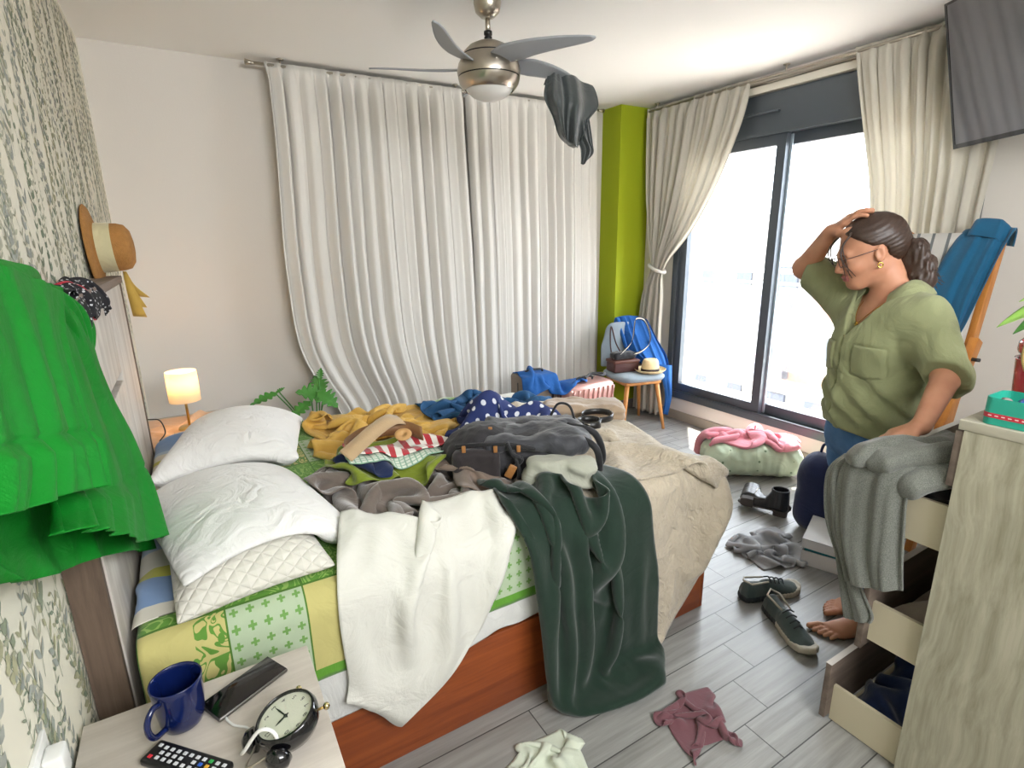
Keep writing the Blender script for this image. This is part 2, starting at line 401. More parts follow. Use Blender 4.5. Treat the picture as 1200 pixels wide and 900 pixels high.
# ================================================================== outside
def outside():
    # balcony
    bal = thing('balcony_railing', 'white metal balcony railing with glass panel beyond the sliding window', 'railing', (4.7, 2.2, -.1))
    mw = plain('railing_white', srgb('#DDE0E2'), rough=.4)
    mb = MB(); mb.tube([(4.7, -2, 1.18), (4.7, 6, 1.18)], .022); mb.build('handrail', mw, bal)
    for yy in (-1.2, .1, 1.25, 2.5, 3.75, 5.0): MB().box((4.69, yy, -.1), (4.72, yy+.035, 1.17)).build('post', mw, bal)
    MB().tube([(4.7, -2, 1.07), (4.7, 6, 1.07)], .012).build('rail', mw, bal)
    MB().box((4.698, -2, .05), (4.704, 6, 1.04)).build('glass_panel', glass_mat('railing_glass', (.93, .95, .96), .08), bal)
    struct(MB().box((3.67, -3, -.35), (4.9, 7, -.1)).build('floor_balcony', plain('balcony_tile', srgb('#C9C2BA'), rough=.6)))
    struct(MB().box((-20, -60, -16), (120, 120, -15)).build('ground', plain('street', srgb('#B9B4AC'), rough=.9)))
    # apartment blocks across the street
    brick = plain('pale_brick', srgb('#8F6152'), rough=.9, var=.08); cream = plain('render_cream', srgb('#9C9892'), rough=.9); dark = plain('far_glass', srgb('#3E4450'), rough=.2); rail = plain('far_rail', srgb('#6A6878'), rough=.5)
    def block(x, y0, y1, z1, label, nb, seed):
        b = thing('apartment_building', label, 'building', (x, (y0+y1)/2, -15))
        MB().box((x, y0, -15), (x+10, y1, z1)).build('wall', cream, b)
        mb = MB(); mw_ = MB(); mr = MB(); rng = random.Random(seed); fl = 3.0; z = -14
        wy = (y1-y0)/nb
        while z < z1-2:
            MB().box((x-.12, y0, z-.1), (x, y1, z+.85)).build('brick_band', brick, b)
            for i in range(nb):
                yy = y0+i*wy
                if i % 3 == 1:
                    MB().box((x-.3, yy+.15*wy, z+.0), (x-.13, yy+.85*wy, z+2.2)).build('balcony_door', dark, b); MB().box((x-.9, yy+.1*wy, z-.1), (x-.8, yy+.9*wy, z+.95)).build('balcony_front', rail, b)
                else:
                    MB().box((x-.16, yy+.3*wy, z+.95), (x-.1, yy+.7*wy, z+2.15)).build('window', dark, b)
            z += fl
    block(24, 12.2, 27, 2.6, 'pale brick apartment block seen through the sliding window on its left', 7, 1)
    block(31, -8, 11.4, 1.0, 'pale apartment block further off behind the woman', 8, 2)
    block(52, 26, 60, 3.4, 'hazy distant apartment block beyond the nearer brick one', 9, 3)
outside()
# ================================================================== furniture
m_cherry = wood('cherry_wood', '#7A3A1C', '#9A5026', 'X', 1, rough=.42, gscale=30, stretch=.05)
m_cherry_d = wood('cherry_wood_dark', '#4A2114', '#5E2B1A', 'X', 1, rough=.5)
m_hb_light = wood('whitewashed_wood', '#B9B1A8', '#D8D2CA', 'Z', 1, rough=.6, gscale=16, stretch=.07, knots=.25)
m_hb_dark = wood('brown_ash', '#54463C', '#7A6758', 'Z', 1, rough=.6, gscale=26, stretch=.05)
m_hb_cap = wood('brown_ash_cap', '#6B5D55', '#8C7C72', 'Y', 1, rough=.6, gscale=26, stretch=.05)
m_ns = wood('nightstand_wood', '#B5ACA0', '#D0C8BD', 'X', 1, rough=.5, gscale=18, stretch=.08)
m_dres = wood('dresser_side_wood', '#88846F', '#B2AD99', 'Z', 1, rough=.5, gscale=46, stretch=.045, knots=.8, lo=.30, hi=.66, bump=.2)
m_dres_top = wood('dresser_top_wood', '#A9A493', '#BDB8A7', 'Y', 1, rough=.5, gscale=17, stretch=.085)
m_drawer = plain('drawer_cream', srgb('#C9BFA4'), rough=.45)
m_drawer_front = wood('drawer_front_wood', '#5D5148', '#7A6C62', 'X', 1, rough=.5, gscale=24, stretch=.06)
m_pale_edge = plain('pale_edge', srgb('#C3BCB4'), rough=.5)
m_mattress = fabric('mattress_ticking', '#D9D6CC', crease=.1)
m_steel = plain('brushed_steel', srgb('#B9B1A4'), rough=.28, metal=1.)
m_brass = plain('brass', srgb('#C8A766'), rough=.3, metal=1.)
m_black = plain('black_plastic', srgb('#141416'), rough=.35)
m_blackg = plain('black_gloss', srgb('#0D0D10'), rough=.08, coat=.5)
m_whitep = plain('white_plastic', srgb('#E4E4E0'), rough=.4)

# bed base
bed = thing('bed', 'low cherry wood storage bed base standing on the grey tiled floor', 'bed', (.71, 2.0, 0))
BX0, BX1, BY0, BY1, BZ = -.22, 1.65, 1.267, 2.72, .305
mb = MB(); mb.box((BX0, BY0, 0), (BX1-.018, BY0+.018, .285), r=.002); mb.build('side_panel', m_cherry, bed)
mb = MB(); mb.box((BX0, BY1-.018, 0), (BX1-.018, BY1, .285), r=.002); mb.build('side_panel', m_cherry, bed)
mb = MB(); mb.box((BX1-.018, BY0, 0), (BX1, BY1, .285), r=.002); mb.build('foot_panel', wood('cherry_end', '#7A3A1C', '#9A5026', 'Y', 1, rough=.42), bed)
mb = MB(); mb.box((BX0+.018, BY0+.018, .26), (BX1-.02, BY1-.018, BZ)); mb.build('lid', m_cherry_d, bed)
mat_o = MB().box((-.215, BY0+.02, BZ), (BX1-.03, BY1-.02, .61), r=.045).build('mattress', m_mattress)
tag(mat_o, 'thick mattress lying on the cherry wood bed base under the bedding', 'mattress')

# headboard
hb = thing('headboard', 'tall whitewashed headboard with brown ash frame standing against the leafy wallpaper', 'headboard', (-.26, 2.0, 0))
HY0, HY1, HZ = 1.283, 2.714, 1.37
MB().box((-.298, HY0, 0), (-.262, HY1, HZ-.025)).build('back_board', m_hb_dark, hb)
MB().box((-.298, HY0-.004, HZ-.028), (-.222, HY1+.004, HZ), r=.002).build('top_cap', m_hb_cap, hb)
MB().box((-.298, HY0-.003, 0), (-.236, HY0+.018, HZ-.028)).build('side_post', m_hb_dark, hb)
MB().box((-.298, HY1-.015, 0), (-.228, HY1+.003, HZ-.028)).build('side_post', m_hb_dark, hb)
for (y0, y1, z0, z1) in ((HY0+.018, 1.768, .02, HZ-.03), (2.226, HY1-.015, .02, HZ-.03), (1.772, 2.222, 1.072, HZ-.03), (1.772, 2.222, .02, 1.04)):
    MB().box((-.262, y0, z0), (-.232, y1, z1), r=.002).build('front_panel', m_hb_light, hb)

# nightstand (near)
ns = thing('nightstand', 'pale wood nightstand beside the bed in the near corner, carrying mug and clock', 'nightstand', (-.08, .88, 0))
MB().box((-.292, .60, .565), (.118, 1.142, .59), r=.002).build('top', m_ns, ns)
MB().box((-.285, .61, .06), (.085, 1.13, .565)).build('body', m_ns, ns)
for (z0, z1) in ((.08, .31), (.325, .55)):
    d = MB().box((.085, .615, z0), (.102, 1.125, z1), r=.002).build('drawer_front', m_ns, ns)
    MB().box((.102, .80, (z0+z1)/2+.08), (.115, .94, (z0+z1)/2+.09), r=.002).build('handle', m_steel, d)
for x in (-.26, .06):
    for y in (.63, 1.09): MB().box((x, y, 0), (x+.025, y+.025, .06)).build('foot', m_hb_dark, ns)

# far nightstand
nf = thing('nightstand', 'far bedside nightstand under a peach cloth, beside the wall behind the bed', 'nightstand', (-.08, 3.1, 0))
MB().box((-.292, 2.80, .56), (.15, 3.36, .585), r=.002).build('top', m_ns, nf)
MB().box((-.285, 2.81, .06), (.12, 3.35, .56)).build('body', m_ns, nf)
d = MB().box((.12, 2.815, .325), (.137, 3.345, .55), r=.002).build('drawer_front', m_ns, nf)
d = MB().box((.12, 2.815, .08), (.137, 3.345, .31), r=.002).build('drawer_front', m_ns, nf)
for x in (-.26, .08):
    for y in (2.83, 3.3): MB().box((x, y, 0), (x+.025, y+.025, .06)).build('foot', m_hb_dark, nf)

# lamp
lx, ly = -.088, 3.04
lamp = thing('table_lamp', 'small lit table lamp with cream drum shade on the far nightstand', 'lamp', (lx, ly, .595))
MB().lathe([(.058, 0), (.058, .008), (.05, .014), (.008, .018)], 40, (lx, ly, .595)).build('base', m_brass, lamp)
MB().lathe([(.006, .015), (.006, .21)], 16, (lx, ly, .595)).build('stem', m_brass, lamp)
t = NT('lamp_shade_cloth'); p = t.n('ShaderNodeBsdfTranslucent', {'Color': (1, .86, .62, 1)}); q = t.n('ShaderNodeBsdfDiffuse', {'Color': (.95, .85, .7, 1)})
e = t.n('ShaderNodeEmission', {'Color': (1, .80, .48, 1), 'Strength': .08})
s1 = t.n('ShaderNodeMixShader', {0: .5, 1: q.outputs[0], 2: p.outputs[0]}); s2 = t.n('ShaderNodeAddShader', {0: s1.outputs[0], 1: e.outputs[0]})
m_shade = t.done(s2.outputs[0])
sh = MB().lathe([(.068, .145), (.0665, .295)], 48, (lx, ly, .595), cap=False).build('lamp_shade', m_shade, lamp); solid(sh, .0015)
mb = MB().lathe([(.0, .20), (.018, .215), (.024, .235), (.02, .255), (0, .265)], 20, (lx, ly, .595)); mb.build('bulb', plain('bulb_glow', srgb('#FFF0D0'), emis=(1, .82, .55, 1), estr=3.), lamp)
mb = MB(); mb.tube([(lx-.066, ly, .86), (lx+.066, ly, .86)], .0015, 6); mb.build('shade_spider', m_brass, lamp)
pl = bpy.data.lights.new('lamp_bulb_light', 'POINT'); pl.energy = 1.7; pl.color = (1, .60, .30); pl.shadow_soft_size = .03
plo = bpy.data.objects.new('lamp_bulb_light', pl); COL.objects.link(plo); plo.location = (lx, ly, .86)
c = MB().tube(spline([(-.29, 2.95, .70), (-.24, 2.93, .70), (-.20, 2.92, .69), (-.185, 2.88, .64), (-.21, 2.84, .612), (-.17, 2.9, .600), (-.155, 3.0, .592)], 40), .0028, 8).build('lamp_cord', m_black)
tag(c, 'thin black cord looping between the headboard and the lit lamp', 'cord')

# dresser
DX, DY, DZ = 1.52, .485, 1.055
dr = thing('dresser', 'tall greyish oak dresser with its drawers pulled out, in the near right corner', 'dresser', (DX+.45, .24, 0))
MB().box((DX-.002, -.02, DZ-.024), (DX+.95, DY+.012, DZ), r=.0015).build('top', m_dres_top, dr)
MB().box((DX, -.01, 0), (DX+.022, DY, DZ-.024)).build('side_panel', m_dres, dr)
MB().box((DX+.928, -.01, 0), (DX+.95, DY, DZ-.024)).build('side_panel', m_dres, dr)
MB().box((DX+.022, -.01, .02), (DX+.928, .0, DZ-.024)).build('back_panel', m_drawer_front, dr)
MB().box((DX+.022, 0, 0), (DX+.928, DY-.02, .02)).build('plinth', m_drawer_front, dr)
MB().box((DX+.003, DY-.001, .885), (DX+.947, DY+.017, DZ-.03), r=.001).build('drawer_front', m_drawer_front, dr)
DRW = {}
for nm, zb, zt, zs, yf in (('low', .02, .215, .128, .70), ('mid', .325, .545, .47, .635), ('high', .675, .87, .82, .715)):
    d = MB().box((DX-.002, yf-.017, zb), (DX+.95, yf, zt), r=.0012).build('drawer', m_drawer_front, dr)
    z0 = zs-.125
    MB().box((DX-.0025, yf-.0172, zt-.0005), (DX+.951, yf+.0002, zt+.0012)).build('drawer_front_edge', m_pale_edge, d)
    mb = MB(); mb.box((DX+.03, .06, z0), (DX+.042, yf-.017, zs)); mb.build('drawer_side', m_drawer, d)
    mb = MB(); mb.box((DX+.908, .06, z0), (DX+.92, yf-.017, zs)); mb.build('drawer_side', m_drawer, d)
    mb = MB(); mb.box((DX+.042, .06, z0), (DX+.908, .072, zs)); mb.build('drawer_back', m_drawer, d)
    mb = MB(); mb.box((DX+.042, .072, z0), (DX+.908, yf-.017, z0+.008)); mb.build('drawer_bottom', m_drawer, d)
    MB().box((DX+.40, yf, (zb+zt)/2), (DX+.55, yf+.012, (zb+zt)/2+.012), r=.002).build('handle', m_steel, d)
    DRW[nm] = (z0+.008, zs, yf-.017)

# television on a swivel arm
A = Vector((3.25, 1.298, 1.873)); nh = Vector((-math.cos(R(27)), math.sin(R(27)), 0)); ex = Vector((-math.sin(R(27)), -math.cos(R(27)), .025)).normalized(); up = (nh*.25+Vector((0, 0, 1))).normalized(); up = (up-ex*up.dot(ex)).normalized(); nrm = ex.cross(up).normalized()
if nrm.x > 0: nrm = -nrm
# panel coordinates: u along the lower edge, v up, w towards the bed
MT = frame_M(A, ex, up, nrm)
t = NT('tv_screen'); m_screen = t.done(t.n('ShaderNodeMixShader', {0: .2, 1: t.n('ShaderNodeBsdfDiffuse', {'Color': (.01, .01, .012, 1)}).outputs[0], 2: t.n('ShaderNodeBsdfGlossy', {'Color': (.9, .9, .95, 1), 'Roughness': .06}).outputs[0]}).outputs[0])
tv = thing('television', 'flat black television on a wall arm near the ceiling, reflecting the room', 'television', A)
MB().box((0, 0, -.028), (1.05, .63, 0), M=MT, r=.003).build('housing', m_black, tv)
MB().box((.010, .020, 0), (1.04, .62, .002), M=MT).build('screen', m_screen, tv)
mb = MB(); 
for b in (((0, 0, 0), (1.05, .02, .004)), ((0, .62, 0), (1.05, .63, .004)), ((0, .02, 0), (.010, .62, .004)), ((1.04, .02, 0), (1.05, .62, .004))): mb.box(b[0], b[1], M=MT)
mb.build('bezel', m_blackg, tv)
MB().box((-.0015, 0, -.026), (0, .63, .003), M=MT).build('edge_trim', plain('tv_edge_silver', srgb('#B9B9C4'), rough=.25, metal=.8), tv)
c0 = MT @ Vector((.6, .33, -.03))
mb = MB(); mb.tube([c0, (XR-.035, c0.y+.05, c0.z)], .018); mb.box((XR-.04, c0.y-.05, c0.z-.12), (XR-.012, c0.y+.15, c0.z+.12)); mb.build('wall_arm', m_black, tv)

# ceiling fan
fx, fy = 1.28, 2.32
fan = thing('ceiling_fan', 'brushed steel ceiling fan with five curved grey blades above the bed', 'ceiling fan', (fx, fy, H))
MB().lathe([(.055, 2.5), (.06, 2.47), (.052, 2.435), (.03, 2.415), (.014, 2.41)], 40, (fx, fy, 0)).build('ceiling_cup', m_steel, fan)
MB().lathe([(.011, 2.35), (.011, 2.42)], 20, (fx, fy, 0)).build('down_rod', m_steel, fan)
MB().lathe([(.017, 2.325), (.017, 2.34), (.013, 2.342), (.013, 2.346), (.018, 2.348), (.018, 2.362)], 20, (fx, fy, 0)).build('collar', m_black, fan)
MB().lathe([(.012, 2.325), (.05, 2.318), (.085, 2.302), (.108, 2.28), (.1145, 2.268)], 56, (fx, fy, 0), cap=False).build('upper_cap', m_steel, fan)
MB().lathe([(.1135, 2.268), (.113, 2.2645), (.1145, 2.262)], 56, (fx, fy, 0), cap=False).build('seam', m_black, fan)
MB().lathe([(.1155, 2.263), (.134, 2.23), (.140, 2.205), (.137, 2.182)], 56, (fx, fy, 0), cap=False).build('motor_housing', m_steel, fan)
MB().lathe([(.1345, 2.183), (.1335, 2.178), (.1345, 2.176)], 56, (fx, fy, 0), cap=False).build('seam', m_black, fan)
MB().lathe([(.1365, 2.177), (.130, 2.155), (.117, 2.136), (.108, 2.128)], 56, (fx, fy, 0), cap=False).build('lower_ring', m_steel, fan)
MB().lathe([(0, 2.085), (.04, 2.09), (.075, 2.105), (.098, 2.123), (.106, 2.135)][::1], 48, (fx, fy, 0), cap=False).build('light_globe', plain('opal_glass', srgb('#DAD8D4'), rough=.3), fan)
m_blade = plain('fan_blade_grey', srgb('#9A9DA2'), rough=.45)
for k, ang in enumerate((292, 220, 148, 76, 4)):
    a = R(ang)
    def ctr(t): 
        r = .10+.43*t; th = a-.50*(1-t)**1.5; return r, th
    def fn(u, v):
        r, th = ctr(u); w_ = .058*(1-u)**.55*min(1, .62+1.8*u)+.003
        
        off = (v-.5)*2*w_
        x = r*math.cos(th)-off*math.sin(th); y = r*math.sin(th)+off*math.cos(th)
        z = 2.23-.01*u-off*.32+.01*math.sin(u*2)
        return (fx+x, fy+y, z)
    b = MB().grid(fn, 24, 8).build('blade', m_blade, fan); solid(b, .006, 0)
    mb = MB(); r, th = ctr(0); r0 = .09
    MB().box((.085, -.022, 2.218), (.135, .022, 2.226), M=Matrix.Translation((fx, fy, 0)) @ Matrix.Rotation(a-.5, 4, 'Z'), r=.002).build('blade_bracket', m_steel, fan)

# curtain rails
def rail(name, a, b, label, brs, fin=True):
    t = thing(name, label, 'curtain rail', a); a = Vector(a); b = Vector(b)
    MB().tube([a, b], .009, 12).build('rod', m_steel, t)
    if fin:
        d = (b-a).normalized()
        for p, s in ((a, -1), (b, 1)):
            MB().lathe([(.007, 0), (.011, .02), (.016, .05), (.0, .052)], 20, M=align_M(p, d*s, (0, 0, 1))).build('finial', m_steel, t)
    for f in brs:
        p = a.lerp(b, f)
        mb = MB(); mb.tube([p+Vector((0, 0, .0)), (p.x, p.y, H-.004)], .006, 8); mb.lathe([(.02, H-.006), (.02, H)], 20, (p.x, p.y, 0)); mb.build('bracket', m_steel, t)
    return t
rail('curtain_rail', (.50, 3.60, 2.462), (2.955, 3.60, 2.462), 'steel curtain rail with flared ends along the back wall under the ceiling', (.055, .5, .955))
rail('curtain_rail', (3.33, 1.12, 2.455), (3.33, 3.44, 2.455), 'steel curtain rail above the sliding window', (.03, .5, .96), False)
t = MB().tube([(3.38, 1.12, 2.44), (3.38, 3.44, 2.44)], .008, 10).build('curtain_rail', m_steel); tag(t, 'thin second rod directly behind the rail above the sliding window', 'curtain rail')

# folding deck chair leaning on the right wall
m_beech = wood('orange_beech', '#A8672A', '#C8853E', 'Z', 1, rough=.45, gscale=20, stretch=.1)
dc = thing('deck_chair', 'folded wooden deck chair with white striped canvas leaning behind the woman', 'chair', (2.7, 1.22, 0))
def beam(name, a, b, w_, t_, mat, par, hint=(0, 1, 0)):
    a, b = Vector(a), Vector(b); Mx = align_M(a, b-a, hint); L = (b-a).length
    return MB().box((-w_/2, -t_/2, 0), (w_/2, t_/2, L), M=Mx, r=.003).build(name, mat, par)
for y in (1.035, 1.41): beam('back_rail', (2.82, y-.02, 0), (3.22, y, 1.49), .03, .055, m_beech, dc)
beam('crossbar', (3.215, 1.02, 1.468), (3.215, 1.425, 1.468), .03, .03, m_beech, dc, (0, 0, 1))
for y, xf in ((.985, 2.52), (1.33, 2.80)): beam('leg', (xf, y-.0, 0), (3.01, y, 1.02), .035, .06, m_beech, dc)
beam('crossbar', (2.80, .98, .33), (2.84, 1.33, .33), .028, .028, m_beech, dc, (0, 0, 1))
MB().lathe([(.008, 0), (.008, .03)], 12, M=align_M((2.95, .967, .94), (0, -1, 0), (1, 0, 0))).build('bolt', m_black, dc)
def stripe_mat():
    t = NT('deck_canvas'); tc = t.n('ShaderNodeTexCoord'); sp = t.n('ShaderNodeSeparateXYZ', {0: tc.outputs['UV']})
    f = t.math('FRACT', t.math('MULTIPLY', sp.outputs[0], 5.)); g = t.math('LESS_THAN', t.math('ABSOLUTE', t.math('SUBTRACT', f, .5)), .10)
    c = t.mix(g, srgb('#E6E4DF'), srgb('#8E9294'))
    d = t.n('ShaderNodeBsdfDiffuse', {'Color': c}); tr = t.n('ShaderNodeBsdfTranslucent', {'Color': c})
    return t.done(t.n('ShaderNodeMixShader', {0: .35, 1: d.outputs[0], 2: tr.outputs[0]}).outputs[0])
V = []; F_ = []; UV = []; nu, nv = 12, 30
for j in range(nv):
    for i in range(nu):
        u, v = i/(nu-1), j/(nv-1); x = 3.205-.36*v; z = 1.485-1.30*v; sag = .03*math.sin(math.pi*v)
        V.append((x-.02+sag*.4+.006*math.sin(u*9+v*7), 1.055+.335*u, z-sag*.3)); UV.append((u, v))
F_ = [(j*nu+i, j*nu+i+1, (j+1)*nu+i+1, (j+1)*nu+i) for j in range(nv-1) for i in range(nu-1)]
cv = mesh_obj('canvas', V, F_, stripe_mat(), dc, uv=UV); solid(cv, .002)

# low chair by the column
m_cseat = fabric('chair_grey_fabric', '#8F9BA3', crease=.05)
m_oak = wood('chair_oak', '#B97C40', '#D79A5C', 'Z', 1, rough=.4, gscale=20, stretch=.1)
ch = thing('chair', 'grey upholstered chair with splayed oak legs beside the lime column', 'chair', (3.02, 3.13, 0))
CA = R(-12.0); MC = TM((3.0, 3.14, 0), CA)     # local +x along the backrest, -y is the front
def ell(a, b, n, z, e=4.):
    return [(a*math.copysign(abs(math.cos(t))**(2/e), math.cos(t)), b*math.copysign(abs(math.sin(t))**(2/e), math.sin(t)), z) for t in [2*math.pi*i/n for i in range(n)]]
mb = MB(); rings = [(.17, .17, .405), (.195, .195, .41), (.208, .205, .425), (.208, .205, .44), (.19, .19, .455), (.10, .10, .46), (.001, .001, .46)]
V = []; n = 40
for a_, b_, z_ in rings: V += [MC @ Vector(p) for p in ell(a_, b_, n, z_)]
Fc = [tuple(range(n))[::-1]]+[(i*n+k, i*n+(k+1) % n, (i+1)*n+(k+1) % n, (i+1)*n+k) for i in range(len(rings)-1) for k in range(n)]
mb.add(V, Fc, 0, True); mb.build('seat', m_cseat, ch)
def bk(u, v):
    x = (u-.5)*2; w_ = .20*(1-.35*max(0, v-.55)/.45*abs(x)**3); z = .47+.36*v
    zz = z-.05*(abs(x)**4)*v
    return MC @ Vector((x*w_*(1-.12*v), .185+.05*v-.035*(1-x*x)+.0, zz))
b = MB().grid(bk, 16, 12).build('backrest', m_cseat, ch); solid(b, .03, 0); subd(b, 1)
mb = MB(); mb.box((-.16, -.16, .375), (.16, .16, .405), M=MC, r=.01); mb.build('seat_frame', m_oak, ch)
for sx, sy in ((-1, -1), (1, -1), (1, 1), (-1, 1)):
    a = MC @ Vector((sx*.13, sy*.13, .40)); b = MC @ Vector((sx*.185, sy*.185, 0)); MB().tube([b, a], [.012, .019], 14).build('leg', m_oak, ch)

# suitcases between bed and column
def suitcase(name, lo, hi, label, mat, ribs, trim, r=.05):
    s = thing(name, label, 'suitcase', ((lo[0]+hi[0])/2, (lo[1]+hi[1])/2, 0))
    (x0, y0, z0), (x1, y1, z1) = lo, hi; z0 += .035
    o = MB().box((x0, y0, z0), (x1, y1, z1), r=r).build('shell', mat, s)
    if ribs:
        mb = MB(); n = 9
        for i in range(n):
            xx = x0+.04+(x1-x0-.08)*i/(n-1)
            mb.tube([(xx+.006*math.sin(k*.9+i*.2), y0-.002, z0+.04+(z1-z0-.075)*k/14) for k in range(15)], .008, 8)
        mb.build('rib', mat, s)
    else:
        for xx in (x0+.05, x1-.05): MB().box((xx-.008, y0-.006, z0+.03), (xx+.008, y0, z1-.03)).build('strap', trim, s)
        MB().box((x0+.06, y0-.012, z0+.08), (x1-.06, y0, z0+.28), r=.005).build('pocket', mat, s)
    mb = MB(); mb.tube(spline([((x0+x1)/2-.07, (y0+y1)/2, z1-.005), ((x0+x1)/2-.06, (y0+y1)/2, z1+.025), ((x0+x1)/2+.06, (y0+y1)/2, z1+.025), ((x0+x1)/2+.07, (y0+y1)/2, z1-.005)], 16), .008, 8); mb.build('handle', trim, s)
    mb = MB(); mb.box((x0-.002, (y0+y1)/2-.006, z0+.05), (x1+.002, (y0+y1)/2+.006, z1-.05)); mb.build('zip', trim, s)
    for xx in (x0+.05, x1-.05):
        for yy in (y0+.04, y1-.04): MB().lathe([(.022, -.01), (.022, .01)], 20, M=align_M((xx, yy, .022), (1, 0, 0), (0, 0, 1))).build('wheel', m_black, s)
    return s
suitcase('suitcase', (2.20, 2.92, 0), (2.63, 3.14, .485), 'small pale pink ribbed hard suitcase standing between bed and chair', plain('rose_gold_shell', srgb('#CFA097'), rough=.25, metal=.35), True, m_black)
suitcase('suitcase', (1.90, 3.02, 0), (2.17, 3.24, .57), 'taupe soft suitcase with dark straps standing beside the pink one', fabric('taupe_canvas', '#7D7064', crease=.1), False, m_black, .02)
# ================================================================== cloth: small position-based solver
def grid_mesh(nu, nv):
    F_ = [(j*nu+i, j*nu+i+1, (j+1)*nu+i+1, (j+1)*nu+i) for j in range(nv-1) for i in range(nu-1)]
    UV = np.array([(i/(nu-1), j/(nv-1)) for j in range(nv) for i in range(nu)])
    return F_, UV
def grid_cons(nu, nv, w, h, kb=.25):
    idx = np.arange(nu*nv).reshape(nv, nu); du, dv = w/(nu-1), h/(nv-1); C = []
    def add(a, b, L, k): C.append((a.ravel(), b.ravel(), np.full(a.size, L), np.full(a.size, k)))
    # each of these sets is split so that no vertex occurs twice in one batch
    out = []
    def batches(a, b, L, k, axis, step):
        n = a.shape[axis]
        for s in range(2*step):
            sel = [i for i in range(n) if (i % (2*step)) == s]
            if sel: out.append((np.take(a, sel, axis).ravel(), np.take(b, sel, axis).ravel(), L, k))
    batches(idx[:, :-1], idx[:, 1:], du, 1., 1, 1)
    batches(idx[:-1], idx[1:], dv, 1., 0, 1)
    batches(idx[:-1, :-1], idx[1:, 1:], math.hypot(du, dv), .35, 0, 1)
    batches(idx[:-1, 1:], idx[1:, :-1], math.hypot(du, dv), .35, 0, 1)
    batches(idx[:, :-2], idx[:, 2:], 2*du, kb, 1, 2)
    batches(idx[:-2], idx[2:], 2*dv, kb, 0, 2)
    return out
def edge_cons(V, edges, k=1., slack=1.):
    """greedy colouring of arbitrary edges"""
    used = {}; col = {}
    for (a, b) in edges:
        m = used.get(a, 0) | used.get(b, 0); c = 0
        while m >> c & 1: c += 1
        used[a] = used.get(a, 0) | 1 << c; used[b] = used.get(b, 0) | 1 << c
        col.setdefault(c, []).append((a, b))
    out = []
    for c, e in col.items():
        e = np.array(e); out.append((e[:, 0], e[:, 1], np.linalg.norm(V[e[:, 0]]-V[e[:, 1]], axis=1)*slack, k))
    return out

class HF:
    """height of everything already lying on a surface"""
    def __init__(s, x0, x1, y0, y1, z, cell=.012):
        s.x0, s.y0, s.c = x0, y0, cell; s.nx = int((x1-x0)/cell)+1; s.ny = int((y1-y0)/cell)+1
        s.Z = np.full((s.nx, s.ny), float(z))
    def at(s, P):
        fx = np.clip((P[:, 0]-s.x0)/s.c, 0, s.nx-1.001); fy = np.clip((P[:, 1]-s.y0)/s.c, 0, s.ny-1.001)
        i = fx.astype(int); j = fy.astype(int); a = fx-i; b = fy-j; Z = s.Z
        z = Z[i, j]*(1-a)*(1-b)+Z[i+1, j]*a*(1-b)+Z[i, j+1]*(1-a)*b+Z[i+1, j+1]*a*b
        return z
    def inside(s, P): return (P[:, 0] > s.x0) & (P[:, 0] < s.x0+s.c*(s.nx-1)) & (P[:, 1] > s.y0) & (P[:, 1] < s.y0+s.c*(s.ny-1))
    def add(s, V, F_, thick=.004):
        V = np.asarray(V, float); F_ = np.asarray(F_); k = 5
        q = V[F_[:, [0, 1, 2, 3]]] if F_.shape[1] == 4 else V[F_[:, [0, 1, 2, 2]]]
        for a in np.linspace(0, 1, k):
            for b in np.linspace(0, 1, k):
                p = (q[:, 0]*(1-a)+q[:, 1]*a)*(1-b)+(q[:, 3]*(1-a)+q[:, 2]*a)*b
                ok = s.inside(p); p = p[ok]
                i = ((p[:, 0]-s.x0)/s.c+.5).astype(int); j = ((p[:, 1]-s.y0)/s.c+.5).astype(int)
                np.maximum.at(s.Z, (np.clip(i, 0, s.nx-1), np.clip(j, 0, s.ny-1)), p[:, 2]+thick)
        # fill pin holes between samples, then soften
        Z = s.Z; P_ = np.pad(Z, 1, mode='edge')
        m = np.maximum.reduce([np.minimum(P_[:-2, 1:-1], P_[2:, 1:-1]), np.minimum(P_[1:-1, :-2], P_[1:-1, 2:])]); s.Z = np.maximum(Z, m)
        P_ = np.pad(s.Z, 1, mode='edge'); av = (P_[:-2, 1:-1]+P_[2:, 1:-1]+P_[1:-1, :-2]+P_[1:-1, 2:])/4
        s.Z = np.maximum(s.Z, av-.002)

def rbox(lo, hi, r, off=0., mu=.5):
    mu = min(mu, .85)
    lo = np.array(lo, float)-off; hi = np.array(hi, float)+off; c = (lo+hi)/2; h = (hi-lo)/2-(r+off); r = r+off
    def f(P, Q):
        d = P-c; q = np.abs(d)-h; near = (q < r).all(1)
        if not near.any(): return
        I = np.nonzero(near)[0]; q = q[I]; sg = np.sign(d[I]); sg[sg == 0] = 1
        qp = np.maximum(q, 0); l = np.linalg.norm(qp, axis=1); ins = l < 1e-9
        sd = np.where(ins, q.max(1), l)-r
        n = np.zeros_like(q); n[~ins] = qp[~ins]/l[~ins][:, None]; ii = np.nonzero(ins)[0]; n[ii, q[ii].argmax(1)] = 1
        n *= sg; hit = sd < 0; I = I[hit]; n = n[hit]
        P[I] -= n*sd[hit][:, None]
        dv = P[I]-Q[I]; dt = dv-n*(dv*n).sum(1)[:, None]; P[I] -= mu*dt
    return f
def floor_c(z=0.004, mu=.7):
    def f(P, Q):
        I = np.nonzero(P[:, 2] < z)[0]; P[I, 2] = z; d = P[I, :2]-Q[I, :2]; P[I, :2] -= mu*d
    return f
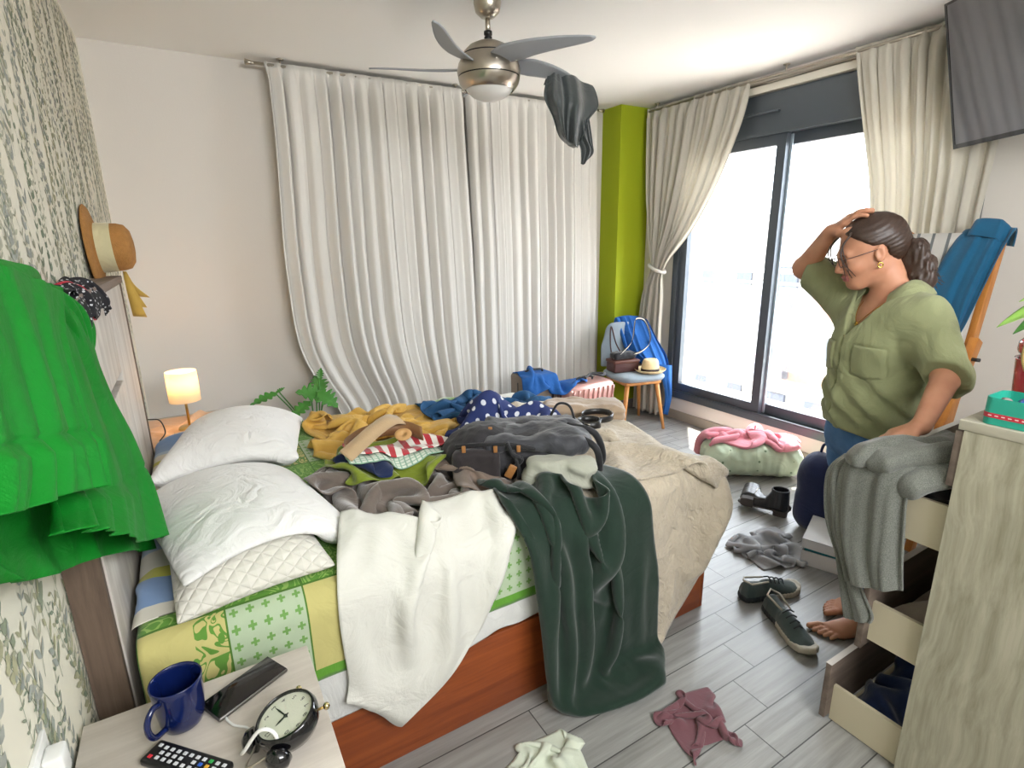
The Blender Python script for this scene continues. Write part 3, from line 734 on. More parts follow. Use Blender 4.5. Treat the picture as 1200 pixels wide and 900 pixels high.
def hf_c(hf, off=.006, mu=.6, depth=.25):
    mu = min(mu, .85)
    def f(P, Q):
        z = hf.at(P)+off; I = np.nonzero((P[:, 2] < z) & hf.inside(P) & (P[:, 2] > z-depth))[0]
        if len(I) == 0: return
        e = hf.c; zx = hf.at(P[I]+np.array([e, 0, 0]))-hf.at(P[I]-np.array([e, 0, 0])); zy = hf.at(P[I]+np.array([0, e, 0]))-hf.at(P[I]-np.array([0, e, 0]))
        n = np.stack([-zx/(2*e), -zy/(2*e), np.ones(len(I))], 1); n /= np.linalg.norm(n, axis=1)[:, None]
        pen = (z[I]-P[I, 2])*n[:, 2]
        P[I] += n*pen[:, None]
        dv = P[I]-Q[I]; dt = dv-n*(dv*n).sum(1)[:, None]; P[I] -= mu*dt
    return f
def sim(V, cons, cols, steps=260, dt=.006, pins=None, damp=.985, selfr=0., g=9.8, press=None, wind=None, vmax=.012, grow=None):
    P = np.array(V, float); Vel = np.zeros_like(P); W_ = np.ones(len(P))
    if pins is not None: W_[pins] = 0
    pin0 = P[pins].copy() if pins is not None else None
    pairs = None
    for it in range(steps):
        Q = P.copy(); Vel[:, 2] -= g*dt
        if press is not None: Vel += press(P, it)*dt
        Vel *= damp; st = Vel*dt
        sl = np.linalg.norm(st, axis=1); st *= np.minimum(1, vmax/np.maximum(sl, 1e-9))[:, None]
        P += st*W_[:, None]
        gr = 1. if grow is None else grow(it/steps)
        for rep in range(2):
            for a, b, L, k in cons:
                d = P[b]-P[a]; l = np.sqrt((d*d).sum(1)); wa, wb = W_[a], W_[b]
                c = (k*(l-L*gr)/np.maximum(l, 1e-9)/np.maximum(wa+wb, 1e-9))[:, None]*d
                P[a] += c*wa[:, None]; P[b] -= c*wb[:, None]
        if selfr > 0:
            if it % 12 == 0:
                S = P.astype(np.float32); n2 = (S*S).sum(1); pr = []
                rr = (selfr*1.9)**2
                for s0 in range(0, len(S), 512):
                    D = n2[s0:s0+512, None]+n2[None]-2*S[s0:s0+512] @ S.T
                    i, j = np.nonzero(D < rr); i = i+s0; m = i < j; pr.append(np.stack([i[m], j[m]], 1))
                pr = np.concatenate(pr); d0 = np.linalg.norm(V[pr[:, 0]]-V[pr[:, 1]], axis=1) if grow is None else None
                pairs = pr
                if selfnear is not None: pairs = pr[~selfnear(pr)]
            if pairs is not None and len(pairs):
                d = P[pairs[:, 1]]-P[pairs[:, 0]]; l = np.sqrt((d*d).sum(1)); m = l < selfr
                a = pairs[m, 0]; b = pairs[m, 1]; c = (.45*(l[m]-selfr)/np.maximum(l[m], 1e-6))[:, None]*d[m]
                np.add.at(P, a, c*.7); np.add.at(P, b, -c*.7)
        for c in cols: c(P, Q)
        if pins is not None: P[pins] = pin0
        Vel = (P-Q)/dt
    return P
selfnear = None
def smooth_noise(n, m, rng, f=3):
    k = rng.normal(size=(max(2, n//f+2), max(2, m//f+2)))
    x = np.linspace(0, k.shape[0]-1.001, n); y = np.linspace(0, k.shape[1]-1.001, m); i = x.astype(int); j = y.astype(int); a = (x-i)[:, None]; b = (y-j)[None]
    a = a*a*(3-2*a); b = b*b*(3-2*b)
    return k[np.ix_(i, j)]*(1-a)*(1-b)+k[np.ix_(i+1, j)]*a*(1-b)+k[np.ix_(i, j+1)]*(1-a)*b+k[np.ix_(i+1, j+1)]*a*b
def drape(name, quad, size, cell, mat, cols, hfs=(), seed=1, lift=.06, amp=.03, kb=.25, steps=260, selfr=None, thick=.0035, parent=None, warp=None, sub=1, pins=None, pf=4, mut=None, shape=None, hemv=None):
    """quad: four corners (u0v0, u1v0, u1v1, u0v1) in the room; size: real cloth size (m); more cloth than quad => folds"""
    global selfnear
    rng = np.random.default_rng(seed); w_, h_ = size; nu = int(w_/cell)+1; nv = int(h_/cell)+1
    q = np.array(quad, float); u = np.linspace(0, 1, nu)[None, :, None]; v = np.linspace(0, 1, nv)[:, None, None]
    UU = np.broadcast_to(u, (nv, nu, 1)).copy(); VV = np.broadcast_to(v, (nv, nu, 1)).copy()
    if shape: ab = np.array([shape(t) for t in v[:, 0, 0]]); UU = ab[:, 0][:, None, None]+(ab[:, 1]-ab[:, 0])[:, None, None]*UU
    if hemv: h0 = np.array([hemv(t) for t in u[0, :, 0]])[None, :, None]; VV = h0+(1-h0)*VV
    u, v = UU, VV
    if len(q) == 4:
        P = (q[0]*(1-u)+q[1]*u)*(1-v)+(q[3]*(1-u)+q[2]*u)*v
    else:                                       # rows of control points, v along rows
        rows = q.reshape(-1, len(quad[0]), 3); nr = rows.shape[0]; nc = rows.shape[1]
        fv = np.linspace(0, nr-1.0001, nv); fu = np.linspace(0, nc-1.0001, nu); jv = fv.astype(int); iu = fu.astype(int); b = (fv-jv)[:, None, None]; a = (fu-iu)[None, :, None]
        P = (rows[np.ix_(jv, iu)]*(1-a)+rows[np.ix_(jv, iu+1)]*a)*(1-b)+(rows[np.ix_(jv+1, iu)]*(1-a)+rows[np.ix_(jv+1, iu+1)]*a)*b
    P = np.broadcast_to(P, (nv, nu, 3)).copy()
    P[..., 2] += lift+amp*np.abs(smooth_noise(nv, nu, rng, pf)); P[..., 0] += amp*.5*smooth_noise(nv, nu, rng, pf); P[..., 1] += amp*.5*smooth_noise(nv, nu, rng, pf)
    P = P.reshape(-1, 3)
    if hfs: P[:, 2] += .12
    if warp: P = warp(P)
    F_, UV = grid_mesh(nu, nv); UV = np.concatenate([UU, VV], 2).reshape(-1, 2); pat = UV*np.array([w_, h_])
    def near(pr):
        i0, j0 = pr[:, 0] % nu, pr[:, 0]//nu; i1, j1 = pr[:, 1] % nu, pr[:, 1]//nu
        return (np.abs(i0-i1) <= 1) & (np.abs(j0-j1) <= 1)
    selfnear = near
    sr = cell*.85 if selfr is None else selfr
    pinidx = None
    if pins is not None: pinidx = np.array([k for k in range(nu*nv) if pins(UV[k][0], UV[k][1])])
    cons = [(a, b, np.linalg.norm(pat[a]-pat[b], axis=1), k) for a, b, L, k in grid_cons(nu, nv, w_, h_, kb)]
    P = sim(P, cons, list(cols), steps=steps, selfr=sr, pins=pinidx)
    for h in hfs: h.add(P, F_, .004)
    keep = F_
    if mut: keep = [f for f in F_ if mut(UV[f[0]])]
    o = mesh_obj(name, P, keep, mat, parent, uv=UV)
    subd(o, sub); solid(o, thick, 0)
    return o

def pillow(name, center, size, rz, mat, hf, press=90., seed=0, tilt=(0, 0), cols=(), n=(36, 26), steps=220, shrink=.93, sag=1., mu=.6):
    w_, h_ = size; nu, nv = n; rng = np.random.default_rng(seed)
    V = []; idt = -np.ones((nv, nu), int); idb = -np.ones((nv, nu), int)
    for layer, ida in ((1, idt), (-1, idb)):
        for j in range(nv):
            for i in range(nu):
                edge = i in (0, nu-1) or j in (0, nv-1)
                if layer == -1 and edge: ida[j, i] = idt[j, i]; continue
                x = (i/(nu-1)-.5)*w_; y = (j/(nv-1)-.5)*h_
                z = 0 if edge else layer*.05*min(1, 6*min(i, nu-1-i, j, nv-1-j)/nv)
                # pulled-in sides leave pointed corners
                V.append((x, y, z)); ida[j, i] = len(V)-1
    V = np.array(V); F_ = []; E = set(); B = []
    for ida, s in ((idt, 1), (idb, -1)):
        for j in range(nv-1):
            for i in range(nu-1):
                f = [ida[j, i], ida[j, i+1], ida[j+1, i+1], ida[j+1, i]]; F_.append(tuple(f if s > 0 else f[::-1]))
                for a, b in ((f[0], f[1]), (f[1], f[2]), (f[2], f[3]), (f[3], f[0]), (f[0], f[2]), (f[1], f[3])): E.add((min(a, b), max(a, b)))
        for j in range(nv):
            for i in range(nu):
                if i+2 < nu: B.append((ida[j, i], ida[j, i+2]))
                if j+2 < nv: B.append((ida[j, i], ida[j+2, i]))
    flat = V.copy(); flat[:, 2] = 0
    E = [e for e in E if np.linalg.norm(flat[e[0]]-flat[e[1]]) > 1e-6]; B = [e for e in set(B) if e[0] != e[1] and np.linalg.norm(flat[e[0]]-flat[e[1]]) > 1e-6]
    cons = edge_cons(flat, E, 1.)+edge_cons(flat, B, .12)
    FA = np.array(F_)
    def pr(P, it):
        d1 = P[FA[:, 2]]-P[FA[:, 0]]; d2 = P[FA[:, 3]]-P[FA[:, 1]]; nn = np.cross(d1, d2)*.5
        acc = np.zeros_like(P)
        for k in range(4): np.add.at(acc, FA[:, k], nn)
        a0 = w_*h_/(nu*nv); return acc/4/a0*press*min(1, it/40)*(1. if it < steps*.7 else .9)
    c, s = math.cos(rz), math.sin(rz)
    Pw = V.copy(); Pw[:, 2] += .006*rng.normal(size=len(V)); Rm = (Matrix.Rotation(rz, 3, 'Z') @ Matrix.Rotation(tilt[0], 3, 'X') @ Matrix.Rotation(tilt[1], 3, 'Y'))
    Pw = Pw @ np.array(Rm).T + np.array(center)+np.array([0, 0, .12])
    P = sim(Pw, cons, [hf_c(hf, .004, mu, .4)]+list(cols), steps=steps, press=pr, selfr=0)
    hf.add(P, F_, .003)
    UV = np.stack([flat[:, 0]/w_+.5, flat[:, 1]/h_+.5], 1)
    o = mesh_obj(name, P, F_, mat, None, uv=UV); subd(o, 1)
    return o
# ================================================================== organic shapes: smooth distance fields turned into meshes
def sd_cap(P, a, b, ra, rb):
    a = np.asarray(a, np.float32); b = np.asarray(b, np.float32); ab = b-a; t = np.clip(((P-a) @ ab)/max(float(ab @ ab), 1e-9), 0, 1)
    return np.linalg.norm(P-a-t[:, None]*ab, axis=1)-(ra+(rb-ra)*t)
def sd_ell(P, c, r, M=None):
    q = P-np.asarray(c, np.float32)
    if M is not None: q = q @ M                    # columns of M are the axes
    r = np.asarray(r, np.float32); k0 = np.linalg.norm(q/r, axis=1); k1 = np.linalg.norm(q/(r*r), axis=1)
    return k0*(k0-1)/np.maximum(k1, 1e-6)
def sd_box(P, c, h, rr, M=None):
    q = P-np.asarray(c, np.float32)
    if M is not None: q = q @ M
    q = np.abs(q)-(np.asarray(h, np.float32)-rr)
    return np.linalg.norm(np.maximum(q, 0), axis=1)+np.minimum(q.max(1), 0)-rr
def smin(a, b, k):
    h = np.maximum(k-np.abs(a-b), 0)/k; return np.minimum(a, b)-h*h*k*.25
def smax(a, b, k): return -smin(-a, -b, k)
def union(P, prims):
    """prims: list of (fn, k) in order"""
    d = None
    for f, k in prims:
        e = f(P); d = e if d is None else (smin(d, e, k) if k > 0 else np.minimum(d, e))
    return d
def axes(x, y=None, z=None):
    """orthonormal axes as columns from two hints"""
    x = np.array(x, float); x /= np.linalg.norm(x); y = np.array(y, float); y -= x*(x @ y); y /= np.linalg.norm(y); return np.stack([x, y, np.cross(x, y)], 1).astype(np.float32)
def eul(rx, ry, rz): return np.array((Matrix.Rotation(rz, 3, 'Z') @ Matrix.Rotation(ry, 3, 'Y') @ Matrix.Rotation(rx, 3, 'X')), dtype=np.float32)
def vnoise(P, s, seed=0):
    """cheap smooth value noise"""
    Q = P/s+seed*17.3; i = np.floor(Q).astype(np.int64); f = Q-i; f = f*f*(3-2*f)
    def h(a, b, c):
        n = (a*73856093) ^ (b*19349663) ^ (c*83492791); n = (n ^ (n >> 13))*1274126177; return ((n & 0xffff)/65535.)*2-1
    r = 0
    for dx in (0, 1):
        for dy in (0, 1):
            for dz in (0, 1):
                w_ = (f[:, 0] if dx else 1-f[:, 0])*(f[:, 1] if dy else 1-f[:, 1])*(f[:, 2] if dz else 1-f[:, 2]); r = r+w_*h(i[:, 0]+dx, i[:, 1]+dy, i[:, 2]+dz)
    return r
def surfnet(f, lo, hi, h, B=5, margin=1.6):
    lo = np.array(lo, float); hi = np.array(hi, float); N = np.ceil((hi-lo)/(h*B)).astype(int)+1
    g = np.stack(np.meshgrid(*[np.arange(n) for n in N], indexing='ij'), -1).reshape(-1, 3)
    ctr = (lo+(g+.5)*h*B).astype(np.float32); act = []
    for s in range(0, len(ctr), 200000): act.append(np.abs(f(ctr[s:s+200000])) < B*h*.87*margin)
    g = g[np.concatenate(act)]
    off = np.stack(np.meshgrid(*[np.arange(B+1)]*3, indexing='ij'), -1).reshape(-1, 3)
    D = N*B+2; keyf = lambda I: (I[..., 0]*D[1]+I[..., 1])*D[2]+I[..., 2]
    VK, VP, Q = [], [], []
    corner = np.array([[i, j, k] for i in (0, 1) for j in (0, 1) for k in (0, 1)])
    eds = [(a, b) for a in range(8) for b in range(a+1, 8) if np.abs(corner[a]-corner[b]).sum() == 1]
    for s in range(0, len(g), 1500):
        gb = g[s:s+1500]; I = (gb[:, None]*B+off[None]); pts = (lo+I*h).astype(np.float32)
        S = f(pts.reshape(-1, 3)).reshape(len(gb), B+1, B+1, B+1)
        c = np.stack([S[:, i:i+B, j:j+B, k:k+B] for i, j, k in corner], -1)      # nb,B,B,B,8
        neg = (c < 0).sum(-1); m = (neg > 0) & (neg < 8); bi = np.argwhere(m)
        if len(bi):
            cv = c[m]; acc = np.zeros((len(cv), 3)); cnt = np.zeros(len(cv))
            for a, b in eds:
                x = (cv[:, a] < 0) != (cv[:, b] < 0); t = np.where(x, cv[:, a]/np.where(x, cv[:, a]-cv[:, b], 1), 0)
                acc += x[:, None]*(corner[a]+t[:, None]*(corner[b]-corner[a])); cnt += x
            cell = gb[bi[:, 0]]*B+bi[:, 1:]; VK.append(keyf(cell)); VP.append(lo+(cell+acc/cnt[:, None])*h)
        for ax in range(3):
            S0 = S[:, :B, :B, :B]; sl = [slice(0, B)]*3; sl[ax] = slice(1, B+1); S1 = S[(slice(None),)+tuple(sl)]
            x = (S0 < 0) != (S1 < 0); e = np.argwhere(x)
            if not len(e): continue
            cell = gb[e[:, 0]]*B+e[:, 1:]; a1, a2 = [(1, 2), (2, 0), (0, 1)][ax]; d1 = np.zeros(3, int); d1[a1] = 1; d2 = np.zeros(3, int); d2[a2] = 1
            q = np.stack([keyf(cell-d1-d2), keyf(cell-d2), keyf(cell), keyf(cell-d1)], 1); fl = S0[x] > 0; q[fl] = q[fl][:, ::-1]; Q.append(q)
    K = np.concatenate(VK); P = np.concatenate(VP); o = np.argsort(K); K = K[o]; P = P[o]; Q = np.concatenate(Q)
    idx = np.clip(np.searchsorted(K, Q), 0, len(K)-1); ok = (K[idx] == Q).all(1)
    return P, idx[ok]
def blob(name, f, lo, hi, h, mat, parent=None, fm=None, smoothit=0):
    P, Fq = surfnet(f, lo, hi, h)
    if smoothit:
        n = len(P); a = np.concatenate([Fq[:, i] for i in range(4)]); b = np.concatenate([Fq[:, (i+1) % 4] for i in range(4)])
        for _ in range(smoothit):
            s_ = np.stack([np.bincount(a, P[b, k], n)+np.bincount(b, P[a, k], n) for k in range(3)], 1); c = (np.bincount(a, minlength=n)+np.bincount(b, minlength=n))[:, None]
            P = P*.5+.5*s_/np.maximum(c, 1)
    me = bpy.data.meshes.new(name); n, m = len(P), len(Fq)
    me.vertices.add(n); me.vertices.foreach_set('co', P.astype(np.float32).ravel())
    me.loops.add(m*4); me.loops.foreach_set('vertex_index', Fq.astype(np.int32).ravel())
    me.polygons.add(m); me.polygons.foreach_set('loop_start', np.arange(0, m*4, 4, dtype=np.int32))
    try: me.polygons.foreach_set('loop_total', np.full(m, 4, dtype=np.int32))
    except Exception: pass
    mats = mat if isinstance(mat, (list, tuple)) else [mat]
    for x in mats: me.materials.append(x)
    if fm is not None:
        cen = P[Fq].mean(1).astype(np.float32); me.polygons.foreach_set('material_index', fm(cen).astype(np.int32))
    me.update(calc_edges=True); me.validate(); me.polygons.foreach_set('use_smooth', [True]*len(me.polygons))
    return link(bpy.data.objects.new(name, me), parent)
# ================================================================== bedding and clothes on the bed
HB = HF(-.24, 1.66, 1.28, 2.74, .612)
def bed_cols(off=0., mu=.5, wall=True):
    c = [rbox((-.215, BY0+.02, .2), (BX1-.03, BY1-.02, .61), .045, off, mu), rbox((BX0, BY0, 0), (BX1, BY1, .29), .01, off, mu), floor_c(.006, .7), hf_c(HB, .005, mu+.1, .2)]
    if wall: c.append(rbox((-.35, HY0-.02, 0), (-.228, HY1+.02, HZ), .005, off*.3, .2))
    return c
m_sheet = fabric('white_sheet', '#DEDEDA', crease=.4, transl=.1)
m_cotton = fabric('white_cotton', '#E8E7E4', crease=.75, cscale=9., var=.03)
def quilted(name, col, k=9., st=.6):
    t = NT(name); tc = t.n('ShaderNodeTexCoord'); sp = t.n('ShaderNodeSeparateXYZ', {0: tc.outputs['UV']}); u, v = sp.outputs[0], sp.outputs[1]
    def tri(a): return t.math('ABSOLUTE', t.math('SUBTRACT', t.math('FRACT', a), .5))
    a = tri(t.math('MULTIPLY', t.math('ADD', u, t.math('MULTIPLY', v, 1.4)), k)); b = tri(t.math('MULTIPLY', t.math('SUBTRACT', u, t.math('MULTIPLY', v, 1.4)), k))
    h = t.math('POWER', t.math('MULTIPLY', t.math('MINIMUM', t.math('SUBTRACT', .5, a), t.math('SUBTRACT', .5, b)), 2.), .5)
    bp = t.n('ShaderNodeBump', {'Height': h, 'Strength': st, 'Distance': .008})
    return t.done(t.n('ShaderNodeBsdfPrincipled', {'Base Color': srgb(col), 'Roughness': .9, 'Sheen Weight': .2, 'Normal': bp.outputs[0]}).outputs[0])
m_quiltp = quilted('quilted_cotton', '#DCD9CE')

def patchwork():
    """green patchwork print: scroll, sprig and leaf squares"""
    t = NT('green_patchwork'); tc = t.n('ShaderNodeTexCoord'); mp = t.n('ShaderNodeMapping', {0: tc.outputs['UV']}); mp.inputs['Scale'].default_value = (1, 1, 1)
    sp = t.n('ShaderNodeSeparateXYZ', {0: mp.outputs[0]}); u = t.math('MULTIPLY', sp.outputs[0], 8.6); v = t.math('MULTIPLY', sp.outputs[1], 6.2)
    cu, cv = t.math('FLOOR', u), t.math('FLOOR', v); fu, fv = t.math('FRACT', u), t.math('FRACT', v)
    even = t.math('LESS_THAN', t.math('MODULO', cv, 2.), .5); kind = t.math('MULTIPLY', even, t.math('ADD', 1., t.math('MODULO', t.math('ADD', cu, 1.), 2.)))
    # scrolls
    sc = t.n('ShaderNodeCombineXYZ', {0: t.math('MULTIPLY', u, 1.), 1: t.math('MULTIPLY', v, 1.)})
    w_ = t.n('ShaderNodeTexNoise', {'Vector': sc.outputs[0], 'Scale': 2.2, 'Detail': 1., 'Distortion': 2.2})
    scroll = t.math('LESS_THAN', t.math('ABSOLUTE', t.math('SUBTRACT', t.math('FRACT', t.math('MULTIPLY', w_.outputs[0], 7.)), .5)), .16)
    vo = t.n('ShaderNodeTexVoronoi', {'Vector': sc.outputs[0], 'Scale': 5.2}); leafm = t.math('LESS_THAN', vo.outputs[0], .24)
    # plus sprigs
    pu = t.math('ABSOLUTE', t.math('SUBTRACT', t.math('FRACT', t.math('MULTIPLY', fu, 5.)), .5)); pv = t.math('ABSOLUTE', t.math('SUBTRACT', t.math('FRACT', t.math('MULTIPLY', fv, 7.)), .5))
    plus = t.math('MULTIPLY', t.math('LESS_THAN', t.math('MINIMUM', pu, pv), .085), t.math('LESS_THAN', t.math('MAXIMUM', pu, pv), .27))
    gA = t.mix(scroll, srgb('#5E9430'), srgb('#94B85C')); gB = t.mix(plus, srgb('#AEBFA0'), srgb('#6F9E50'))
    gC = t.mix(t.math('MAXIMUM', t.math('MULTIPLY', scroll, t.math('GREATER_THAN', fu, .62)), t.math('MULTIPLY', leafm, t.math('GREATER_THAN', fu, .55))), srgb('#C2B976'), srgb('#5A8C30'))
    c = t.mix(t.math('GREATER_THAN', kind, .5), gA, gB); c = t.mix(t.math('GREATER_THAN', kind, 1.5), c, gC)
    e = t.math('MINIMUM', t.math('MINIMUM', fu, t.math('SUBTRACT', 1., fu)), t.math('MINIMUM', fv, t.math('SUBTRACT', 1., fv)))
    c = t.mix(t.math('LESS_THAN', e, .012), c, srgb('#47751F'))
    band = t.math('LESS_THAN', sp.outputs[1], .02)
    c = t.mix(band, c, srgb('#5C982A'))
    O = tc.outputs['Object']; n2 = t.n('ShaderNodeTexNoise', {'Vector': O, 'Scale': 7., 'Detail': 4., 'Distortion': 1.})
    bp = t.n('ShaderNodeBump', {'Height': t.math('ABSOLUTE', t.math('SUBTRACT', n2.outputs[0], .5)), 'Strength': .35, 'Distance': .03})
    return t.done(t.n('ShaderNodeBsdfPrincipled', {'Base Color': c, 'Roughness': .85, 'Sheen Weight': .2, 'Normal': bp.outputs[0]}).outputs[0])

# --- white sheet showing under the quilt, its hem wavering over the wooden side
def sheet():
    nu, nv = 130, 12; V = []; hem = [(-.20, .26), (.0, .24), (.20, .235), (.28, .235), (.34, .275), (.44, .285), (.56, .28), (.68, .30), (.80, .305), (.95, .30), (1.1, .30)]
    xs = [h[0] for h in hem]; zs = [h[1] for h in hem]
    for j in range(nv):
        for i in range(nu):
            x = -.20+1.30*i/(nu-1); v = j/(nv-1); zh = float(np.interp(x, xs, zs))+.004*math.sin(x*31); z = .61+(zh-.61)*v
            y = BY0-.003-.004*v-.002*v*math.sin(x*24+math.sin(x*9)*2)-.001*v*math.sin(x*61)
            if v < .12: y = BY0+.018
            V.append((x+.004*math.sin(z*60), y, z))
    F_, UV = grid_mesh(nu, nv); o = mesh_obj('bed_sheet', V, F_, m_sheet, None, uv=UV); solid(o, .0025, 0); subd(o, 1)
    return tag(o, 'white bed sheet hanging below the green patchwork quilt over the bed side', 'sheet')
sheet()

def over_edge(P):
    m = P[:, 1] < BY0+.015
    P[m, 2] = .62-(BY0+.015-P[m, 1]); P[m, 1] = BY0-.030
    return P
quilt = drape('patchwork_quilt', [(-.205, 1.05, .50), (1.30, 1.05, .50), (1.30, 2.74, .50), (-.205, 2.74, .50)], (1.52, 1.695), .026, patchwork(), bed_cols(.026, .6), (HB,), seed=3, lift=.012, amp=.006, steps=120, thick=.006, kb=.5, warp=over_edge)
tag(quilt, 'green patchwork quilt printed with scrolls and sprigs spread over the bed', 'quilt')

def stripes(name, stops, base, axis=1, rough=.85):
    t = NT(name); tc = t.n('ShaderNodeTexCoord'); sp = t.n('ShaderNodeSeparateXYZ', {0: tc.outputs['UV']})
    n_ = t.n('ShaderNodeTexNoise', {'Vector': tc.outputs['Object'], 'Scale': 9., 'Detail': 3.})
    v = t.math('ADD', sp.outputs[axis], t.math('MULTIPLY', t.math('SUBTRACT', n_.outputs[0], .5), .02))
    c = t.ramp(v, stops, 'CONSTANT')
    bp = t.n('ShaderNodeBump', {'Height': n_.outputs[0], 'Strength': .25, 'Distance': .03})
    return t.done(t.n('ShaderNodeBsdfPrincipled', {'Base Color': c, 'Roughness': rough, 'Sheen Weight': .2, 'Normal': bp.outputs[0]}).outputs[0])
cr, bl, ye, lb = srgb('#D9D5C6'), srgb('#7F9CC4'), srgb('#C4C04A'), srgb('#A9BED2')
m_strp = stripes('striped_blanket', [(0, cr), (.04, bl), (.13, ye), (.17, cr), (.24, lb), (.30, cr), (.36, bl), (.42, cr), (.55, ye), (.58, cr), (.66, lb), (.70, cr), (.76, ye), (.79, cr), (.84, lb), (.865, bl), (.96, cr)], cr)
o = pillow('striped_cushion', (-.01, 2.06, .57), (.46, 1.44), 0, m_strp, HB, press=8, seed=4, n=(26, 56), cols=bed_cols(.01)[-1:])
tag(o, 'long cushion with blue, yellow and cream stripes lying along the headboard', 'cushion')
o = pillow('quilted_pillow', (.03, 1.55, .62), (.37, .52), R(5), m_quiltp, HB, press=16, seed=5, cols=bed_cols(.01)[-1:])
tag(o, 'off-white diamond-quilted pillow underneath the two plump white ones', 'pillow')
o = pillow('pillow', (.035, 1.72, .70), (.50, .76), R(12), m_cotton, HB, press=15, seed=6, cols=bed_cols(.01)[-1:])
tag(o, 'plump white cotton pillow lying on the quilted pillow, nearer of the white two', 'pillow', None)
o = pillow('pillow', (.10, 2.34, .74), (.50, .72), R(-10), m_cotton, HB, press=21, seed=9, tilt=(R(-6), R(8)), cols=bed_cols(.01)[-1:])
tag(o, 'plump white cotton pillow by the lamp, behind the other white pillow', 'pillow', None)
# ---- clothes lying on the bed
def leather(name, col): return plain(name, srgb(col), rough=.45, bump=.2, bscale=160, var=.15)
z0 = .57
# mustard garment
m_must = fabric('mustard_satin', '#D2A850', crease=.5, rough=.5, sheen=.1, spec=.4, cscale=12)
o = drape('mustard_shirt', [(0.45, 2.12, z0), (0.85, 1.98, z0), (1, 2.45, z0), (0.33, 2.66, z0)], (1.16, 1.0), .022, m_must, bed_cols(), (HB,), seed=11, lift=.05, amp=.10, steps=150, pf=5)
tag(o, 'crumpled mustard yellow satin garment at the far side of the bed', 'garment')
# denim
m_denim = fabric('blue_denim', '#30577F', var=.3, crease=.4, sheen=.05); m_denim_b = fabric('bright_denim', '#2A5C9E', var=.25, crease=.3, sheen=.05)
o = drape('denim_jacket', [(1, 2.2, z0), (1.48, 2.12, z0), (1.58, 2.42, z0), (1.05, 2.52, z0)], (1.05, .85), .022, m_denim, bed_cols(), (HB,), seed=12, lift=.05, amp=.11, steps=150, pf=5)
tag(o, 'blue denim garment heaped behind the rucksack near the suitcases', 'garment')
# grey-brown fleece, two pieces
m_fleece = fabric('taupe_fleece', '#6E635B', var=.2, crease=.3, sheen=.6)
o = drape('fleece_blanket', [(.30, 1.46, z0), (.64, 1.46, z0), (.84, 1.72, z0), (.30, 1.96, z0)], (1.15, 1.0), .022, m_fleece, bed_cols(), (HB,), seed=13, lift=.05, amp=.10, steps=170, pf=4)
tag(o, 'rumpled grey-brown fleece blanket between the white pillows and the white shirt', 'blanket')
m_taupe = fabric('taupe_jersey', '#7B6B5F', crease=.25)
o = drape('jersey_top', [(0.7, 1.48, z0), (0.94, 1.46, z0), (0.92, 1.68, z0), (0.68, 1.72, z0)], (.40, .38), .02, m_taupe, bed_cols(), (HB,), seed=14, lift=.08, amp=.05, steps=130, pf=6)
tag(o, 'taupe jersey garment peeking out in front of the rucksack', 'garment')
# beige coverlet over the foot end
def matelasse():
    t = NT('beige_matelasse'); tc = t.n('ShaderNodeTexCoord'); mp = t.n('ShaderNodeMapping', {0: tc.outputs['UV']}); mp.inputs['Scale'].default_value = (1, 1.2, 1)
    v1 = t.n('ShaderNodeTexVoronoi', {'Vector': mp.outputs[0], 'Scale': 26.}, feature='SMOOTH_F1'); n1 = t.n('ShaderNodeTexNoise', {'Vector': mp.outputs[0], 'Scale': 38., 'Detail': 3., 'Distortion': 1.5})
    h = t.math('ADD', v1.outputs[0], t.math('MULTIPLY', n1.outputs[0], .8))
    bp = t.n('ShaderNodeBump', {'Height': h, 'Strength': .9, 'Distance': .012})
    c = t.mix(n1.outputs[0], srgb('#AFA28D'), srgb('#C9BDA9'))
    return t.done(t.n('ShaderNodeBsdfPrincipled', {'Base Color': c, 'Roughness': .85, 'Sheen Weight': .3, 'Normal': bp.outputs[0]}).outputs[0])
m_mat = matelasse()
def spill(P):
    # whatever lies beyond the bed edge starts hanging down its sides
    m = P[:, 1] < 1.25; d = 1.25-P[m, 1]; P[m, 2] -= d*.85; P[m, 1] = 1.235-d*.22
    m = P[:, 0] > 1.68; d = P[m, 0]-1.68; P[m, 2] -= d*.8; P[m, 0] = 1.68+d*.2
    P[:, 2] = np.maximum(P[:, 2], .03)
    return P
o = drape('coverlet', [(1.13, 0.62, .53), (1.72, 0.86, .53), (1.82, 2.42, .53), (1, 2.1, .53)], (.95, 1.58), .026, m_mat, bed_cols(.032, .8), (HB,), seed=27, lift=.03, amp=.03, steps=220, warp=spill, thick=.007, kb=.4, pf=8, hemv=lambda u: .27*max(0., u-.22)**1.1)
tag(o, 'beige textured coverlet hanging over the foot corner of the bed', 'coverlet')
o = drape('bunched_throw', [(1.08, 1.36, .60), (1.6, 1.26, .60), (1.66, 1.76, .60), (1.16, 1.8, .60)], (.86, .66), .024, m_mat, bed_cols(.036, .6), (HB,), seed=16, lift=.07, amp=.09, steps=200, warp=spill, thick=.008, kb=.5, pf=9)
tag(o, 'beige textured throw bunched in thick folds on the coverlet beside the rucksack', 'throw')
m_towel = fabric('sand_towel', '#A8937C', crease=.2, sheen=.5)
tz = float(HB.at(np.array([[1.50, 1.92, 0.]]))[0]); TC_ = np.array([1.53, 1.93, tz+.045]); TA = eul(0, 0, R(-32))
def f_tow(P):
    q = (P-TC_.astype(np.float32)) @ TA; d = sd_box(P, TC_, (.185, .085, .047), .026, TA)
    return d+.004*np.sin(q[:, 2]*190)*(np.abs(q[:, 1]) > .05)+.010*vnoise(P, .09, 3)+.003*vnoise(P, .03, 4)
